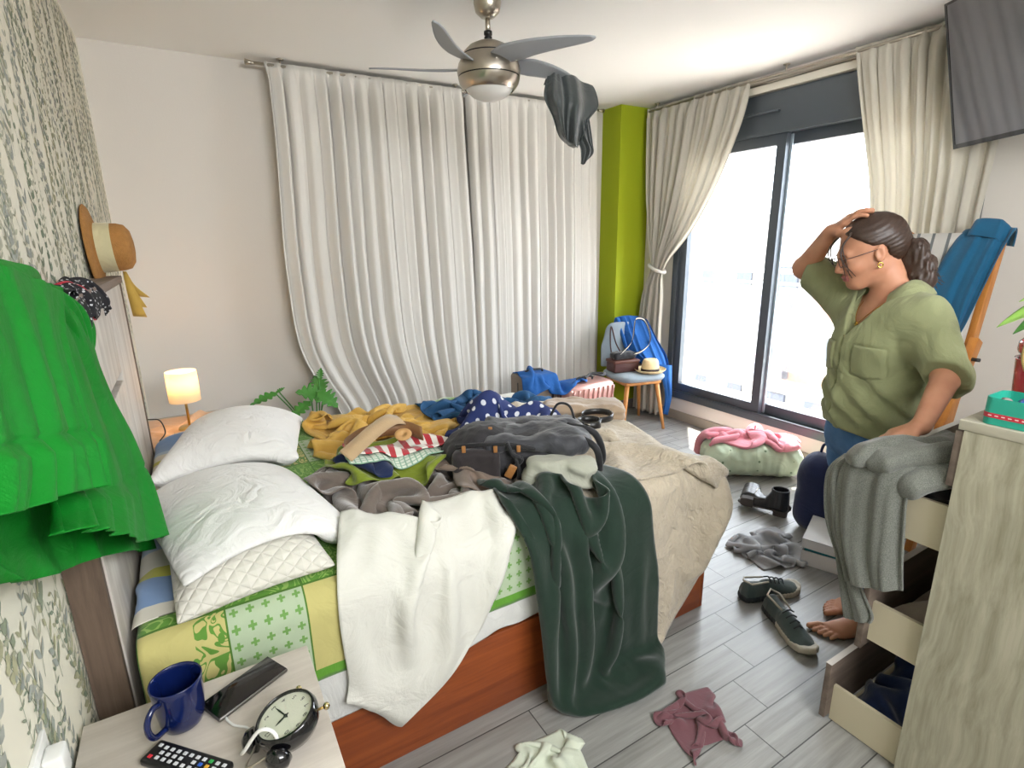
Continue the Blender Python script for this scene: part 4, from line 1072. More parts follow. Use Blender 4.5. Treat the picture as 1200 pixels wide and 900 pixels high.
o = blob('folded_towel', f_tow, TC_-.25, TC_+.25, .007, m_towel, None, smoothit=1)
tag(o, 'folded sand coloured towel at the foot end behind the coiled belts', 'towel')
# olive, navy, striped and checked things under the woven strap
m_olive = fabric('olive_satin', '#7C8A2C', crease=.4, rough=.55)
o = drape('olive_jacket', [(0.4, 1.74, .60), (0.72, 1.7, .60), (0.79, 1.95, .60), (0.43, 2, .60)], (.62, .50), .02, m_olive, bed_cols(.0), (HB,), seed=18, lift=.06, amp=.06, steps=150, pf=6)
tag(o, 'olive green satin garment beneath the red striped top', 'garment')
m_navy = fabric('navy_cotton', '#1E2C54', crease=.2)
o = drape('navy_garment', [(0.37, 1.75, .62), (0.5, 1.7, .62), (0.52, 1.83, .62), (0.39, 1.87, .62)], (.24, .2), .018, m_navy, bed_cols(.0), (HB,), seed=19, lift=.06, amp=.04, steps=110)
tag(o, 'small navy garment poking out beside the olive one', 'garment')
def checks():
    t = NT('mint_check'); tc = t.n('ShaderNodeTexCoord'); sp = t.n('ShaderNodeSeparateXYZ', {0: tc.outputs['UV']})
    a = [t.math('LESS_THAN', t.math('FRACT', t.math('MULTIPLY', sp.outputs[i], 22.)), .25) for i in (0, 1)]
    c = t.mix(t.math('MAXIMUM', a[0], a[1]), srgb('#D8DFD2'), srgb('#8FB09A'))
    return t.done(t.n('ShaderNodeBsdfPrincipled', {'Base Color': c, 'Roughness': .9}).outputs[0])
o = drape('checked_cloth', [(0.42, 1.77, .66), (0.72, 1.75, .66), (0.76, 1.93, .66), (0.46, 1.97, .66)], (.44, .30), .018, checks(), bed_cols(.0), (HB,), seed=20, lift=.05, amp=.03, steps=110)
tag(o, 'pale mint checked cloth folded over the olive garment', 'cloth')
m_rs = stripes('red_stripes', [(k/18., srgb('#E8E4DC') if k % 2 else srgb('#B8303A')) for k in range(18)], None, 0)
o = drape('red_striped_garment', [(0.46, 1.81, .70), (0.72, 1.79, .70), (0.76, 1.95, .70), (0.5, 1.99, .70)], (.42, .28), .018, m_rs, bed_cols(.0), (HB,), seed=21, lift=.05, amp=.04, steps=110, pf=6)
tag(o, 'white top with red stripes lying on the checked cloth', 'garment')
# woven strap bag with round cork tag
m_weave = fabric('tan_webbing', '#B79C78', bump=.6, fine=260., crease=.05)
zb = float(HB.at(np.array([[.58, 1.86, 0]]))[0])
wb = thing('woven_belt', 'wide tan woven belt looped on top of the red striped top', 'belt', (.58, 1.85, zb))
P_ = spline([(.39, 1.78, zb+.03), (.42, 1.90, zb+.02), (.52, 1.97, zb+.03), (.65, 1.95, zb+.03), (.70, 1.87, zb+.02)], 40)
def ribbon(pts, wd, wz=(0, 0, 1)):
    V = []; 
    for p in pts: V += [p-Vector(wz)*wd/2, p+Vector(wz)*wd/2]
    return V, [(2*i, 2*i+2, 2*i+3, 2*i+1) for i in range(len(pts)-1)]
V, F_ = ribbon(P_, .055, (0, .25, .97)); o = mesh_obj('loop', V, F_, leather('brown_leather', '#8A6440'), wb); solid(o, .004, 0)
P_ = spline([(.38, 1.76, zb+.035), (.44, 1.80, zb+.055), (.51, 1.85, zb+.075), (.59, 1.91, zb+.085), (.65, 1.96, zb+.06)], 40)
V, F_ = ribbon(P_, .055, (-.55, .55, .62)); o = mesh_obj('band', V, F_, m_weave, wb); solid(o, .004, 0)
o = MB().lathe([(.0, 0), (.030, 0), (.032, .003), (.030, .006), (.008, .006), (.008, .004), (0, .004)], 32, M=TM((.61, 1.83, zb+.045), 0, R(24), R(-10))).build('round_tag', leather('pale_leather', '#C79A63'), wb)
# white shirt hanging over the side
m_shirt = fabric('white_linen', '#E0DFD6', crease=.45, cscale=7, var=.03, transl=.08)
def spill2(P):
    m = P[:, 1] < 1.255; d = 1.255-P[m, 1]; P[m, 2] -= d*.95; P[m, 1] = 1.225-d*.10; return P
o = drape('white_shirt', [(.12, 1.11, .59), (.48, 1.09, .59), (.78, 1.49, .59), (.35, 1.46, .59)], (.80, .54), .020, m_shirt, bed_cols(.040, .72), (HB,), seed=22, lift=.04, amp=.05, steps=200, warp=spill2, pf=7, shape=lambda v: (.12*(1-v), min(1., .24+1.25*v**.8)))
tag(o, 'rumpled white linen shirt sliding over the near side of the bed', 'shirt')
# dark green velvet throw
m_velv = fabric('green_velvet', '#1E3026', crease=.15, sheen=.3, var=.2, rough=.8, bump=.4)
o = drape('velvet_throw', [(1.02, .72, .59), (1.22, .77, .59), (1.15, 1.5, .59), (0.74, 1.52, .59)], (1.06, 1.0), .022, m_velv, bed_cols(.075, .72), (HB,), seed=23, lift=.05, amp=.05, steps=240, warp=spill2, pf=5, thick=.008, shape=lambda v: (max(0., .54-.72*v), min(1., .86+.3*v)))
tag(o, 'dark green velvet throw hanging from the bed to the tiled floor', 'throw')
# blue cloth with white dots behind the rucksack
def dots():
    t = NT('navy_dots'); tc = t.n('ShaderNodeTexCoord'); mp = t.n('ShaderNodeMapping', {0: tc.outputs['UV']}); mp.inputs['Scale'].default_value = (16, 9, 1)
    fr = t.n('ShaderNodeVectorMath', {0: mp.outputs[0]}, operation='FRACTION'); d = t.n('ShaderNodeVectorMath', {0: fr.outputs[0], 1: (.5, .5, 0)}, operation='DISTANCE')
    c = t.mix(t.math('LESS_THAN', d.outputs[1], .2), srgb('#1F2F66'), srgb('#D8DCE4'))
    return t.done(t.n('ShaderNodeBsdfPrincipled', {'Base Color': c, 'Roughness': .8}).outputs[0])
gx = HB.x0+HB.c*np.arange(HB.nx)[:, None]; gy = HB.y0+HB.c*np.arange(HB.ny)[None]
keepZ = HB.Z.copy(); HB.Z = HB.Z+.20*np.exp(-((gx-1.02)/.13)**2-((gy-1.93)/.075)**2)+.15*np.exp(-((gx-1.20)/.10)**2-((gy-1.84)/.07)**2)
o = drape('dotted_scarf', [(0.88, 1.84, .68), (1.22, 1.66, .68), (1.32, 1.86, .68), (0.98, 2.04, .68)], (.78, .52), .021, dots(), bed_cols(.0), (HB,), seed=24, lift=.10, amp=.13, steps=110, pf=5)
tag(o, 'navy cloth with white dots lying behind the rucksack', 'scarf')
HB.Z = keepZ
# ================================================================== rucksack on the pile
hz = lambda x, y: float(HB.at(np.array([[x, y, 0.]]))[0])
bx, by_ = .965, 1.63; bz = hz(.97, 1.63)*.35+hz(.83, 1.68)*.35+hz(1.12, 1.55)*.3-.03
RX = axes((.86, -.51, .02), (.51, .86, 0)); RC = np.array([bx, by_, bz+.078])
def rl(l, u, v): return RC+RX @ np.array([l, u, v])      # along, away, up
m_bag = fabric('charcoal_nylon', '#2F2E31', crease=.3, sheen=.1, rough=.65, spec=.3); m_bag_d = fabric('black_nylon', '#1B1B1E', crease=.3, rough=.6, spec=.3); m_tan = leather('tan_tab', '#9A6A3A')
rk = thing('rucksack', 'charcoal rucksack with tan leather tabs lying on its side on the heaped bed', 'backpack', (bx, by_, bz))
def rw(P): return (P-RC.astype(np.float32)) @ RX
def f_body(P):
    q = rw(P); d = sd_box(P, RC, (.205, .13, .088), .078, RX); d = smin(d, sd_ell(P, rl(-.13, -.02, -.005), (.14, .13, .11), RX), .05)
    return (d+.006*vnoise(P, .045, 1)+.004*vnoise(P, .02, 2)).astype(np.float32)
lo, hi = RC-.34, RC+.34
blob('main_bag', f_body, lo, hi, .0075, m_bag, rk, smoothit=1)
def f_flap(P):
    q = rw(P); d = sd_box(P, rl(.07, -.005, .068), (.175, .145, .026), .026, RX); d = smin(d, sd_ell(P, rl(.19, -.03, .055), (.10, .13, .045), RX), .05)
    return d+.010*vnoise(P, .06, 4)+.005*vnoise(P, .025, 5)
blob('top_flap', f_flap, lo, hi, .0075, fabric('grey_nylon', '#3A3B40', crease=.35, rough=.6, spec=.35), rk, smoothit=1)
def f_pock(P): return sd_box(P, rl(-.13, -.135, -.005), (.085, .03, .066), .026, RX)+.004*vnoise(P, .03, 7)
blob('front_pocket', f_pock, lo, hi, .0075, fabric('dark_taupe_nylon', '#332E2F', crease=.2, rough=.7), rk, smoothit=1)
def tubeL(pts, r, name, mat, par, n=60, flat=None): return MB().tube(spline([Vector(rl(*p)) for p in pts], n), r, 8).build(name, mat, par)
for k, pts in enumerate(([(-.20, -.135, .075), (-.10, -.15, .085), (0, -.15, .08), (.08, -.15, .06)], [(.0, -.155, .06), (.02, -.17, -.01), (.01, -.16, -.07)], [(-.02, -.155, .09), (-.0, -.165, .05), (.03, -.165, .03), (.0, -.165, .0)])): tubeL(pts, .007, 'strap', m_bag_d, rk)
tubeL([(.22, -.10, .09), (.29, -.14, .05), (.30, -.13, -.05), (.26, -.08, -.10)], .013, 'shoulder_strap', m_bag_d, rk)
tubeL([(.20, -.02, .10), (.30, -.04, .07), (.33, -.03, -.04), (.27, .02, -.10)], .013, 'shoulder_strap', m_bag_d, rk)
tubeL([(.15, .10, .10), (.18, .10, .145), (.22, .06, .145), (.24, .04, .08)], .005, 'haul_loop', m_bag_d, rk)
for p in ((-.17, -.15, .068), (-.06, -.158, .068), (.02, -.160, .068), (-.08, -.05, .100)):
    c = rl(*p); MB().box((-.007, -.004, -.012), (.007, .004, .012), M=frame_M(c, RX[:, 0], RX[:, 1], RX[:, 2]), r=.002).build('zip_tab', m_tan, rk)
c = rl(-.01, -.172, -.01); MB().box((-.014, -.005, -.025), (.014, .005, .025), M=frame_M(c, RX[:, 0], RX[:, 1], RX[:, 2]) @ Matrix.Rotation(.5, 4, 'Y'), r=.004).build('buckle', m_tan, rk)
# pale rolled jacket wedged in front of the rucksack
C2 = rl(.16, -.185, -.02)
def f_roll(P):
    q = (P-C2.astype(np.float32)) @ RX; d = sd_box(P, C2, (.125, .055, .056), .045, RX)
    fold = .007*np.sin(q[:, 2]*95+q[:, 0]*9+1.5*vnoise(P, .05, 3))
    return d+fold+.006*vnoise(P, .035, 8)
o = blob('rolled_jacket', f_roll, C2-.22, C2+.22, .0065, fabric('pale_sage_nylon', '#A5A698', crease=.4, rough=.8), None, smoothit=1)
tag(o, 'pale sage rolled garment wedged against the front of the charcoal rucksack', 'garment')
# belts
m_belt = plain('black_leather', srgb('#1C1A1A'), rough=.4, coat=.2)
def coil(c, r0, turns, wd, par, name, sx=1., dr=.004):
    n = int(turns*40); pts = [Vector((c[0]+sx*(r0+dr*t/40)*math.cos(t/40*2*math.pi), c[1]+(r0+dr*t/40)*math.sin(t/40*2*math.pi), c[2]+wd/2)) for t in range(n)]
    V, F_ = ribbon(pts, wd); o = mesh_obj(name, V, F_, m_belt, par); solid(o, .003, 0); return o
cz = max(hz(1.36, 1.70), hz(1.41, 1.68), hz(1.46, 1.74))+.002
bt = thing('belt', 'black leather belt rolled into a tight coil on the beige throw', 'belt', (1.385, 1.70, cz)); coil((1.385, 1.70, cz), .040, 2.6, .032, bt, 'strap')
MB().tube([(1.34, 1.675, cz+.006), (1.34, 1.675, cz+.028), (1.35, 1.655, cz+.028), (1.35, 1.655, cz+.006)], .0025, 8, closed=True).build('buckle', m_steel, bt)
bt = thing('belt', 'black leather belt lying in a wide open loop behind the tightly coiled one', 'belt', (1.475, 1.765, cz)); coil((1.48, 1.765, cz), .062, 1.15, .026, bt, 'strap', 1.1)
MB().tube([(1.545, 1.74, cz+.004), (1.545, 1.74, cz+.026), (1.552, 1.76, cz+.026), (1.552, 1.76, cz+.004)], .0025, 8, closed=True).build('buckle', m_steel, bt)

# ================================================================== curtains
def curtain_mat(name, col, tr, op=.0):
    t = NT(name); tc = t.n('ShaderNodeTexCoord'); n1 = t.n('ShaderNodeTexNoise', {'Vector': tc.outputs['Object'], 'Scale': 300., 'Detail': 2.})
    n2 = t.n('ShaderNodeTexNoise', {'Vector': tc.outputs['Object'], 'Scale': 6., 'Detail': 5., 'Distortion': 1.})
    bp = t.n('ShaderNodeBump', {'Height': n1.outputs[0], 'Strength': .2, 'Distance': .001}); bp = t.n('ShaderNodeBump', {'Height': n2.outputs[0], 'Strength': .15, 'Distance': .02, 'Normal': bp.outputs[0]})
    d = t.n('ShaderNodeBsdfDiffuse', {'Color': srgb(col), 'Normal': bp.outputs[0]}); r = t.n('ShaderNodeBsdfTranslucent', {'Color': srgb(col), 'Normal': bp.outputs[0]})
    s = t.n('ShaderNodeMixShader', {0: tr, 1: d.outputs[0], 2: r.outputs[0]})
    if op: s = t.n('ShaderNodeMixShader', {0: op, 1: s.outputs[0], 2: t.n('ShaderNodeBsdfTransparent').outputs[0]})
    return t.done(s.outputs[0])
m_cur = curtain_mat('cream_linen', '#EFECE6', .35); m_sheer = curtain_mat('sheer_linen', '#DDD8CC', .36, .03)
def curtain(name, label, P, edges, zt, zb, n, amp, mat, seed=0, nz=70, nrm=(0, 1, 0), tie=None, per=14):
    """P(s, z) -> room point on the curtain plane; edges: rows (z, s0, s1)"""
    rng = random.Random(seed); nu = n*per; V = []; UV = []
    E_ = sorted(edges); zs = [e[0] for e in E_]; a0 = [e[1] for e in E_]; a1 = [e[2] for e in E_]
    ph = [rng.uniform(-1.0, 1.0) for _ in range(n+2)]; am = [rng.uniform(.35, 1.45) for _ in range(n+2)]; dr = [rng.uniform(-.5, .5) for _ in range(n+2)]
    zz = np.linspace(zb, zt, 160); ker = np.hanning(27); ker /= ker.sum()
    sm_ = lambda a: np.convolve(np.pad(np.interp(zz, zs, a), 13, mode='edge'), ker, 'valid')
    a0, a1 = sm_(a0), sm_(a1); zs = zz
    w0 = abs(np.interp(zt, zs, a1)-np.interp(zt, zs, a0))
    for j in range(nz):
        z = zt+(zb-zt)*(j/(nz-1)); s0, s1 = np.interp(z, zs, a0), np.interp(z, zs, a1); wd = abs(s1-s0)
        hd = (zt-z); k = min(1, hd/.09)
        for i in range(nu):
            u = i/(nu-1); c = u*n; ci = int(c); cf = c-ci
            sm = cf*cf*(3-2*cf)
            sh = (ph[ci]*(1-sm)+ph[ci+1]*sm)*.8+(dr[ci]*(1-sm)+dr[ci+1]*sm)*min(1, hd/1.5)*1.2; A_ = am[ci]*(1-sm)+am[ci+1]*sm
            x = 2*math.pi*c+sh
            wave = math.sin(x)*.7+.38*math.sin(2*x+1+ph[ci]*2)+.12*math.sin(5*x+ph[ci]*5)
            if hd < .10: wave = (abs(math.sin(x/2))**.5*1.3-.6)*(1-k)*.8+wave*k
            d = amp*A_*wave*(.55+.45*k)*min(1.25, .45+.55*w0/max(wd, .05))
            if tie: d *= (1-.65*math.exp(-((z-tie)/.10)**2))
            uu = s0+(s1-s0)*(u+.012*math.cos(x)*k)
            p = P(uu, z); V.append((p[0]+nrm[0]*d, p[1]+nrm[1]*d, p[2]+(.004*math.cos(x) if j == nz-1 else 0))); UV.append((u, j/(nz-1)))
    F_ = [(j*nu+i, (j+1)*nu+i, (j+1)*nu+i+1, j*nu+i+1) for j in range(nz-1) for i in range(nu-1)]
    o = mesh_obj(name, V, F_, mat, None, uv=UV); solid(o, .0012, 0)
    return tag(o, label, 'curtain')
back = lambda s, z: (s, 3.585, z)
curtain('curtain', 'wide cream linen curtain on the back wall beside the blank corner wall', back, [(2.475, .545, 1.762), (2.1, .545, 1.772), (1.42, .515, 1.80), (1.0, .525, 1.81), (.80, .55, 1.815), (.53, .67, 1.82), (.43, .76, 1.82), (.02, .80, 1.82)], 2.475, .02, 15, .032, m_cur, 1)
curtain('curtain', 'cream linen curtain on the back wall next to the lime column', back, [(2.475, 1.785, 2.925), (2.0, 1.795, 2.93), (1.4, 1.815, 2.95), (.02, 1.82, 2.97)], 2.475, .02, 14, .030, m_cur, 2)
side = lambda s, z: (3.325, s, z)
c = curtain('curtain', 'sheer white curtain swept aside towards the lime column and tied in the middle', side, [(2.475, 3.45, 2.52), (2.3, 3.44, 2.545), (2.1, 3.43, 2.62), (1.85, 3.41, 2.73), (1.6, 3.37, 2.88), (1.4, 3.34, 3.05), (1.28, 3.31, 3.20), (1.22, 3.31, 3.22), (1.1, 3.38, 3.17), (.8, 3.42, 3.18), (.02, 3.44, 3.16)], 2.475, .02, 10, .026, m_sheer, 3, nrm=(1, 0, 0), tie=1.25)
tb = MB().tube([(3.325+.045*math.cos(a), 3.26+.075*math.sin(a), 1.25+.03*math.sin(a)) for a in [2*math.pi*k/24 for k in range(24)]], .014, 8, closed=True).build('curtain_tie', m_cur); tag(tb, 'cream fabric tie holding the swept sheer curtain beside the lime column', 'curtain tie')
curtain('curtain', 'white curtain hanging behind the woman at the near end of the sliding window', side, [(2.475, 1.88, 1.14), (2.14, 1.80, 1.15), (1.76, 1.70, 1.16), (1.5, 1.66, 1.17), (.9, 1.60, 1.17), (.02, 1.60, 1.18)], 2.475, .02, 9, .032, m_sheer, 4, nrm=(1, 0, 0))

# ================================================================== cloth panels hung from something
def cat(P, u):
    n = len(P)-1; t = min(max(u, 0), 1)*n; j = min(int(t), n-1); t -= j
    a = P[max(j-1, 0)]; b = P[j]; c = P[j+1]; d = P[min(j+2, n)]
    return .5*((2*b)+(c-a)*t+(2*a-5*b+4*c-d)*t*t+(3*b-a-3*c+d)*t**3)
def panel(name, rows, mat, nf, amp, nrm, seed=0, nu=110, nv=60, ruffle=None, par=None, thick=.0016, a0=.25, tail=None):
    rows = [[Vector(p) for p in r] for r in rows]; rng = random.Random(seed); nrm = Vector(nrm).normalized(); V = []; UV = []
    ph = [rng.uniform(-1, 1) for _ in range(nf+3)]; am = [rng.uniform(.4, 1.4) for _ in range(nf+3)]
    for j in range(nv):
        v = j/(nv-1)
        for i in range(nu):
            u = i/(nu-1); p = cat([cat(r, u) for r in rows], v); c = u*nf; ci = int(c); f = c-ci; f = f*f*(3-2*f)
            A_ = am[ci]*(1-f)+am[ci+1]*f; S = ph[ci]*(1-f)+ph[ci+1]*f
            x = 2*math.pi*c+S*1.5+v*S*2
            w_ = (.75*math.sin(x)+.25*math.sin(2.1*x+S*3+v*4))*A_*amp*(a0+(1-a0)*v)
            if ruffle and v > ruffle:
                g = (v-ruffle)/(1-ruffle); w_ += amp*.22*math.sin(x*2.3+S*5+u*3)*min(1, g*5)*(1.15-.5*g)+.007*min(1, g*5)
            elif ruffle and v > ruffle-.02: w_ -= .004
            V.append(p+nrm*w_); UV.append((u, v))
    F_ = [(j*nu+i, j*nu+i+1, (j+1)*nu+i+1, (j+1)*nu+i) for j in range(nv-1) for i in range(nu-1)]
    o = mesh_obj(name, V, F_, mat, par, uv=UV); solid(o, thick, 0); return o
m_grn = fabric('emerald_cotton', '#0A7A20', var=.08, crease=.2, cscale=13, rough=.6, sheen=.0, spec=.2)
dress = thing('green_dress', 'bright green ruffled dress hung over the near end of the headboard', 'dress', (-.25, 1.1, 1.45))
panel('lower_skirt', [[(-.245, .60, 1.30), (-.245, .95, 1.26), (-.225, 1.2, 1.18), (-.225, 1.50, 1.10)], [(-.245, .72, 1.16), (-.245, .93, 1.10), (-.215, 1.2, 1.02), (-.205, 1.62, .90)], [(-.25, .80, 1.09), (-.235, .97, 1.00), (-.20, 1.15, .925), (-.19, 1.69, .65)]], m_grn, 4, .016, (1, 0, 0), 3, par=dress)
panel('back_skirt', [[(-.235, .95, 1.446), (-.225, 1.12, 1.44), (-.222, 1.30, 1.417), (-.22, 1.66, 1.32)], [(-.22, 1.0, 1.36), (-.212, 1.18, 1.33), (-.205, 1.35, 1.30), (-.21, 1.60, 1.235)], [(-.21, 1.03, 1.25), (-.205, 1.22, 1.20), (-.20, 1.42, 1.15), (-.205, 1.66, 1.12)], [(-.20, .98, 1.18), (-.19, 1.18, 1.11), (-.18, 1.38, 1.05), (-.185, 1.71, .99)], [(-.19, .90, 1.13), (-.175, 1.10, 1.05), (-.165, 1.32, .96), (-.165, 1.67, .87)], [(-.18, .83, 1.125), (-.16, .99, 1.035), (-.15, 1.14, .943), (-.145, 1.57, .735)]], m_grn, 4, .020, (1, .2, 0), 1, ruffle=.74, par=dress)
panel('front_skirt', [[(-.215, .60, 1.465), (-.205, .80, 1.465), (-.20, 1.00, 1.45), (-.20, 1.29, 1.40)], [(-.205, .60, 1.40), (-.19, .78, 1.39), (-.185, .94, 1.37), (-.185, 1.13, 1.33)], [(-.19, .58, 1.34), (-.178, .74, 1.31), (-.17, .88, 1.28), (-.17, 1.06, 1.23)], [(-.18, .56, 1.30), (-.17, .70, 1.26), (-.165, .84, 1.22), (-.162, 1.04, 1.165)], [(-.172, .53, 1.275), (-.168, .64, 1.235), (-.163, .80, 1.185), (-.158, 1.005, 1.11)]], m_grn, 4, .016, (1, .1, 0), 2, ruffle=.64, par=dress)
panel('sleeve', [[(-.245, 1.05, 1.447), (-.245, 1.3, 1.425), (-.24, 1.55, 1.395)], [(-.225, 1.12, 1.43), (-.215, 1.42, 1.38), (-.215, 1.66, 1.31)], [(-.222, 1.30, 1.36), (-.212, 1.50, 1.30), (-.215, 1.645, 1.255)], [(-.225, 1.40, 1.30), (-.22, 1.48, 1.26), (-.222, 1.56, 1.22)]], m_grn, 4, .012, (1, 0, 0), 5, par=dress, nu=50, nv=30)
panel('collar', [[(-.285, .66, 1.50), (-.285, .9, 1.495), (-.285, 1.2, 1.465), (-.28, 1.42, 1.43)], [(-.24, .62, 1.49), (-.225, .85, 1.485), (-.225, 1.1, 1.458), (-.235, 1.40, 1.42)], [(-.215, .62, 1.455), (-.205, .80, 1.455), (-.21, 1.02, 1.44), (-.225, 1.30, 1.405)]], m_grn, 3, .010, (.6, 0, .8), 6, par=dress, nu=50, nv=20, a0=.8)
tag(MB().lathe([(.0, 0), (.018, 0), (.018, .006), (.006, .01), (.006, .05), (.012, .055), (.0, .062)], 20, M=align_M((XL, .80, 1.475), (1, 0, .15), (0, 1, 0))).build('wall_hook', m_steel), 'small steel hook on the leafy wallpaper carrying the green dress', 'hook')

# bandana on the headboard
def band_mat():
    t = NT('bandana'); tc = t.n('ShaderNodeTexCoord'); vo = t.n('ShaderNodeTexVoronoi', {'Vector': tc.outputs['Object'], 'Scale': 90.}); sp = t.n('ShaderNodeSeparateXYZ', {0: tc.outputs['UV']})
    c = t.mix(t.math('LESS_THAN', vo.outputs[0], .28), srgb('#17161B'), srgb('#C9C9CC')); r = t.math('MULTIPLY', t.math('GREATER_THAN', sp.outputs[0], .42), t.math('LESS_THAN', sp.outputs[0], .58))
    return t.done(t.n('ShaderNodeBsdfPrincipled', {'Base Color': t.mix(r, c, srgb('#C61F3B')), 'Roughness': .8}).outputs[0])
hbc = [rbox((-.30, HY0-.01, .5), (-.222, HY1+.004, HZ), .004, .001, .7), rbox((-.5, -1, 0), (-.30, 4, 2.5), .002, .0, .2)]
o = drape('bandana', [(-.285, 1.52, 1.375), (-.285, 1.98, 1.375), (-.235, 2.02, 1.375), (-.235, 1.50, 1.375)], (.52, .26), .0135, band_mat(), hbc, (), seed=31, lift=.03, amp=.03, steps=90, pf=3, thick=.002)
tag(o, 'black and white patterned bandana with a red stripe on top of the headboard', 'bandana')

# straw sun hat standing on the headboard end, against the wallpaper
m_straw = plain('brown_straw', srgb('#A8763B'), rough=.8, var=.25, bump=.5, bscale=220, vscale=60)
hat = thing('sun_hat', 'brown straw sun hat with pale ribbon propped on the far end of the headboard', 'hat', (-.29, 2.60, 1.48))
HM = align_M((-.288, 2.62, 1.478), (1, -.02, .03), (0, 1, 0))
MB().lathe([(.088, .022), (.10, .012), (.125, .012), (.15, .006), (.158, .0)], 56, M=HM, cap=False).build('brim', m_straw, hat).modifiers.new('t', 'SOLIDIFY').thickness = .003
o = MB().lathe([(.090, .016), (.088, .05), (.086, .09), (.080, .112), (.060, .126), (.030, .131), (0, .132)], 48, M=HM, cap=False).build('crown', m_straw, hat); solid(o, .002)
o = MB().lathe([(.0925, .02), (.0915, .045), (.0900, .072)], 48, M=HM, cap=False).build('ribbon', fabric('pale_ribbon', '#C9C29C', crease=.3), hat)
for (dy, dz, L_, a_) in ((.08, -.105, .15, .25), (.10, -.09, .11, .75), (.07, -.10, .19, .05)):
    p0 = HM @ Vector((dy, .0, .04)); p0 = Vector((-.21, 2.735, 1.385)); pts = [p0, p0+Vector((.01, .02*a_, -L_*.5)), p0+Vector((.02+.03*a_, .03+.04*a_, -L_))]
    V = []; 
    for k, p in enumerate(spline(pts, 12)): wd = .006+.018*k/11; V += [p-Vector((wd, wd*.3, -.2*wd)), p+Vector((wd, wd*.3, -.2*wd))]
    o = mesh_obj('ribbon_tail', V, [(2*i, 2*i+2, 2*i+3, 2*i+1) for i in range(11)], fabric('yellow_ribbon', '#D7B45A', crease=.3, transl=.3), hat); solid(o, .001)
# ================================================================== things on the floor
def dots3(name, base, dot, k=17.):
    t = NT(name); tc = t.n('ShaderNodeTexCoord'); vo = t.n('ShaderNodeTexVoronoi', {'Vector': tc.outputs['Object'], 'Scale': k}); vo.inputs['Randomness'].default_value = .35
    n2 = t.n('ShaderNodeTexNoise', {'Vector': tc.outputs['Object'], 'Scale': 9., 'Detail': 5., 'Distortion': 1.}); bp = t.n('ShaderNodeBump', {'Height': n2.outputs[0], 'Strength': .4, 'Distance': .02})
    c = t.mix(t.math('LESS_THAN', vo.outputs[0], .13), srgb(base), srgb(dot))
    return t.done(t.n('ShaderNodeBsdfPrincipled', {'Base Color': c, 'Roughness': .85, 'Sheen Weight': .2, 'Normal': bp.outputs[0]}).outputs[0])
GA = axes((.80, -.60, 0), (.60, .80, 0)); GC = np.array([2.98, 2.02, .108])
def f_bun(P):
    q = (P-GC.astype(np.float32)) @ GA; d = sd_box(P, GC, (.30, .155, .105), .095, GA)
    w_ = .006*np.sin(q[:, 0]*110+4*vnoise(P, .08, 2))*np.clip(.2-np.abs(q[:, 2]), 0, .1)*10
    return d+w_*.6+.010*vnoise(P, .09, 3)+.004*vnoise(P, .03, 5)
o = blob('folded_duvet', f_bun, GC-.36, GC+.36, .011, dots3('sage_dotted', '#B9C8AE', '#6E8568'), None, smoothit=1)
tag(o, 'pale green dotted duvet folded into a bundle on the floor below the window', 'duvet')
HP = HF(2.55, 3.42, 1.6, 2.5, .0); me = o.data; vv = np.empty(len(me.vertices)*3, np.float32); me.vertices.foreach_get('co', vv); vv = vv.reshape(-1, 3)
ff = np.empty(len(me.loops), np.int32); me.loops.foreach_get('vertex_index', ff); HP.add(vv, ff.reshape(-1, 4), .0)
m_pink = fabric('pink_fleece', '#D98A96', crease=.4, sheen=.4)
o = drape('pink_blanket', [(2.80, 2.10, .20), (3.12, 1.86, .20), (3.26, 2.02, .20), (2.92, 2.26, .20)], (.86, .66), .021, m_pink, [hf_c(HP, .008, .8, .3), floor_c(), rbox((XR-.012, -2, 0), (4, 5, 2.5), .003, .01, .1)], (HP,), seed=41, lift=.05, amp=.18, steps=130, pf=6, thick=.014, kb=.6)
tag(o, 'pink fleece blanket folded in a heap on the pale green duvet bundle', 'blanket')
o = drape('grey_shirt', [(2.14, 1.31, .0), (2.33, 1.25, .0), (2.42, 1.43, .0), (2.16, 1.50, .0)], (.46, .55), .017, fabric('grey_jersey', '#98999C', crease=.3), [floor_c()], (), seed=42, lift=.02, amp=.04, steps=110, pf=3, thick=.002)
tag(o, 'scrunched grey jersey garment on the tiles beyond the sneakers', 'garment')
o = drape('plum_top', [(1.10, .85, .0), (1.24, .81, .0), (1.28, .93, .0), (1.13, .97, .0)], (.32, .30), .0135, fabric('plum_cotton', '#6F4A50', crease=.3), [floor_c()], (), seed=43, lift=.02, amp=.05, steps=130, pf=4, thick=.002)
tag(o, 'crumpled plum coloured garment alone on the tiles before the drawers', 'garment')
o = drape('pale_cloth', [(.58, .92, .0), (.76, .94, .0), (.775, 1.06, .0), (.63, 1.055, .0)], (.34, .30), .0145, fabric('pale_green_cotton', '#C9CFBE', crease=.3), [floor_c(), rbox((BX0, BY0, 0), (BX1, BY1, .29), .01, .004, .3)], (), seed=44, lift=.02, amp=.05, steps=120, pf=4, thick=.002)
tag(o, 'pale green cotton garment on the tiles cut off by the lower picture edge', 'garment')

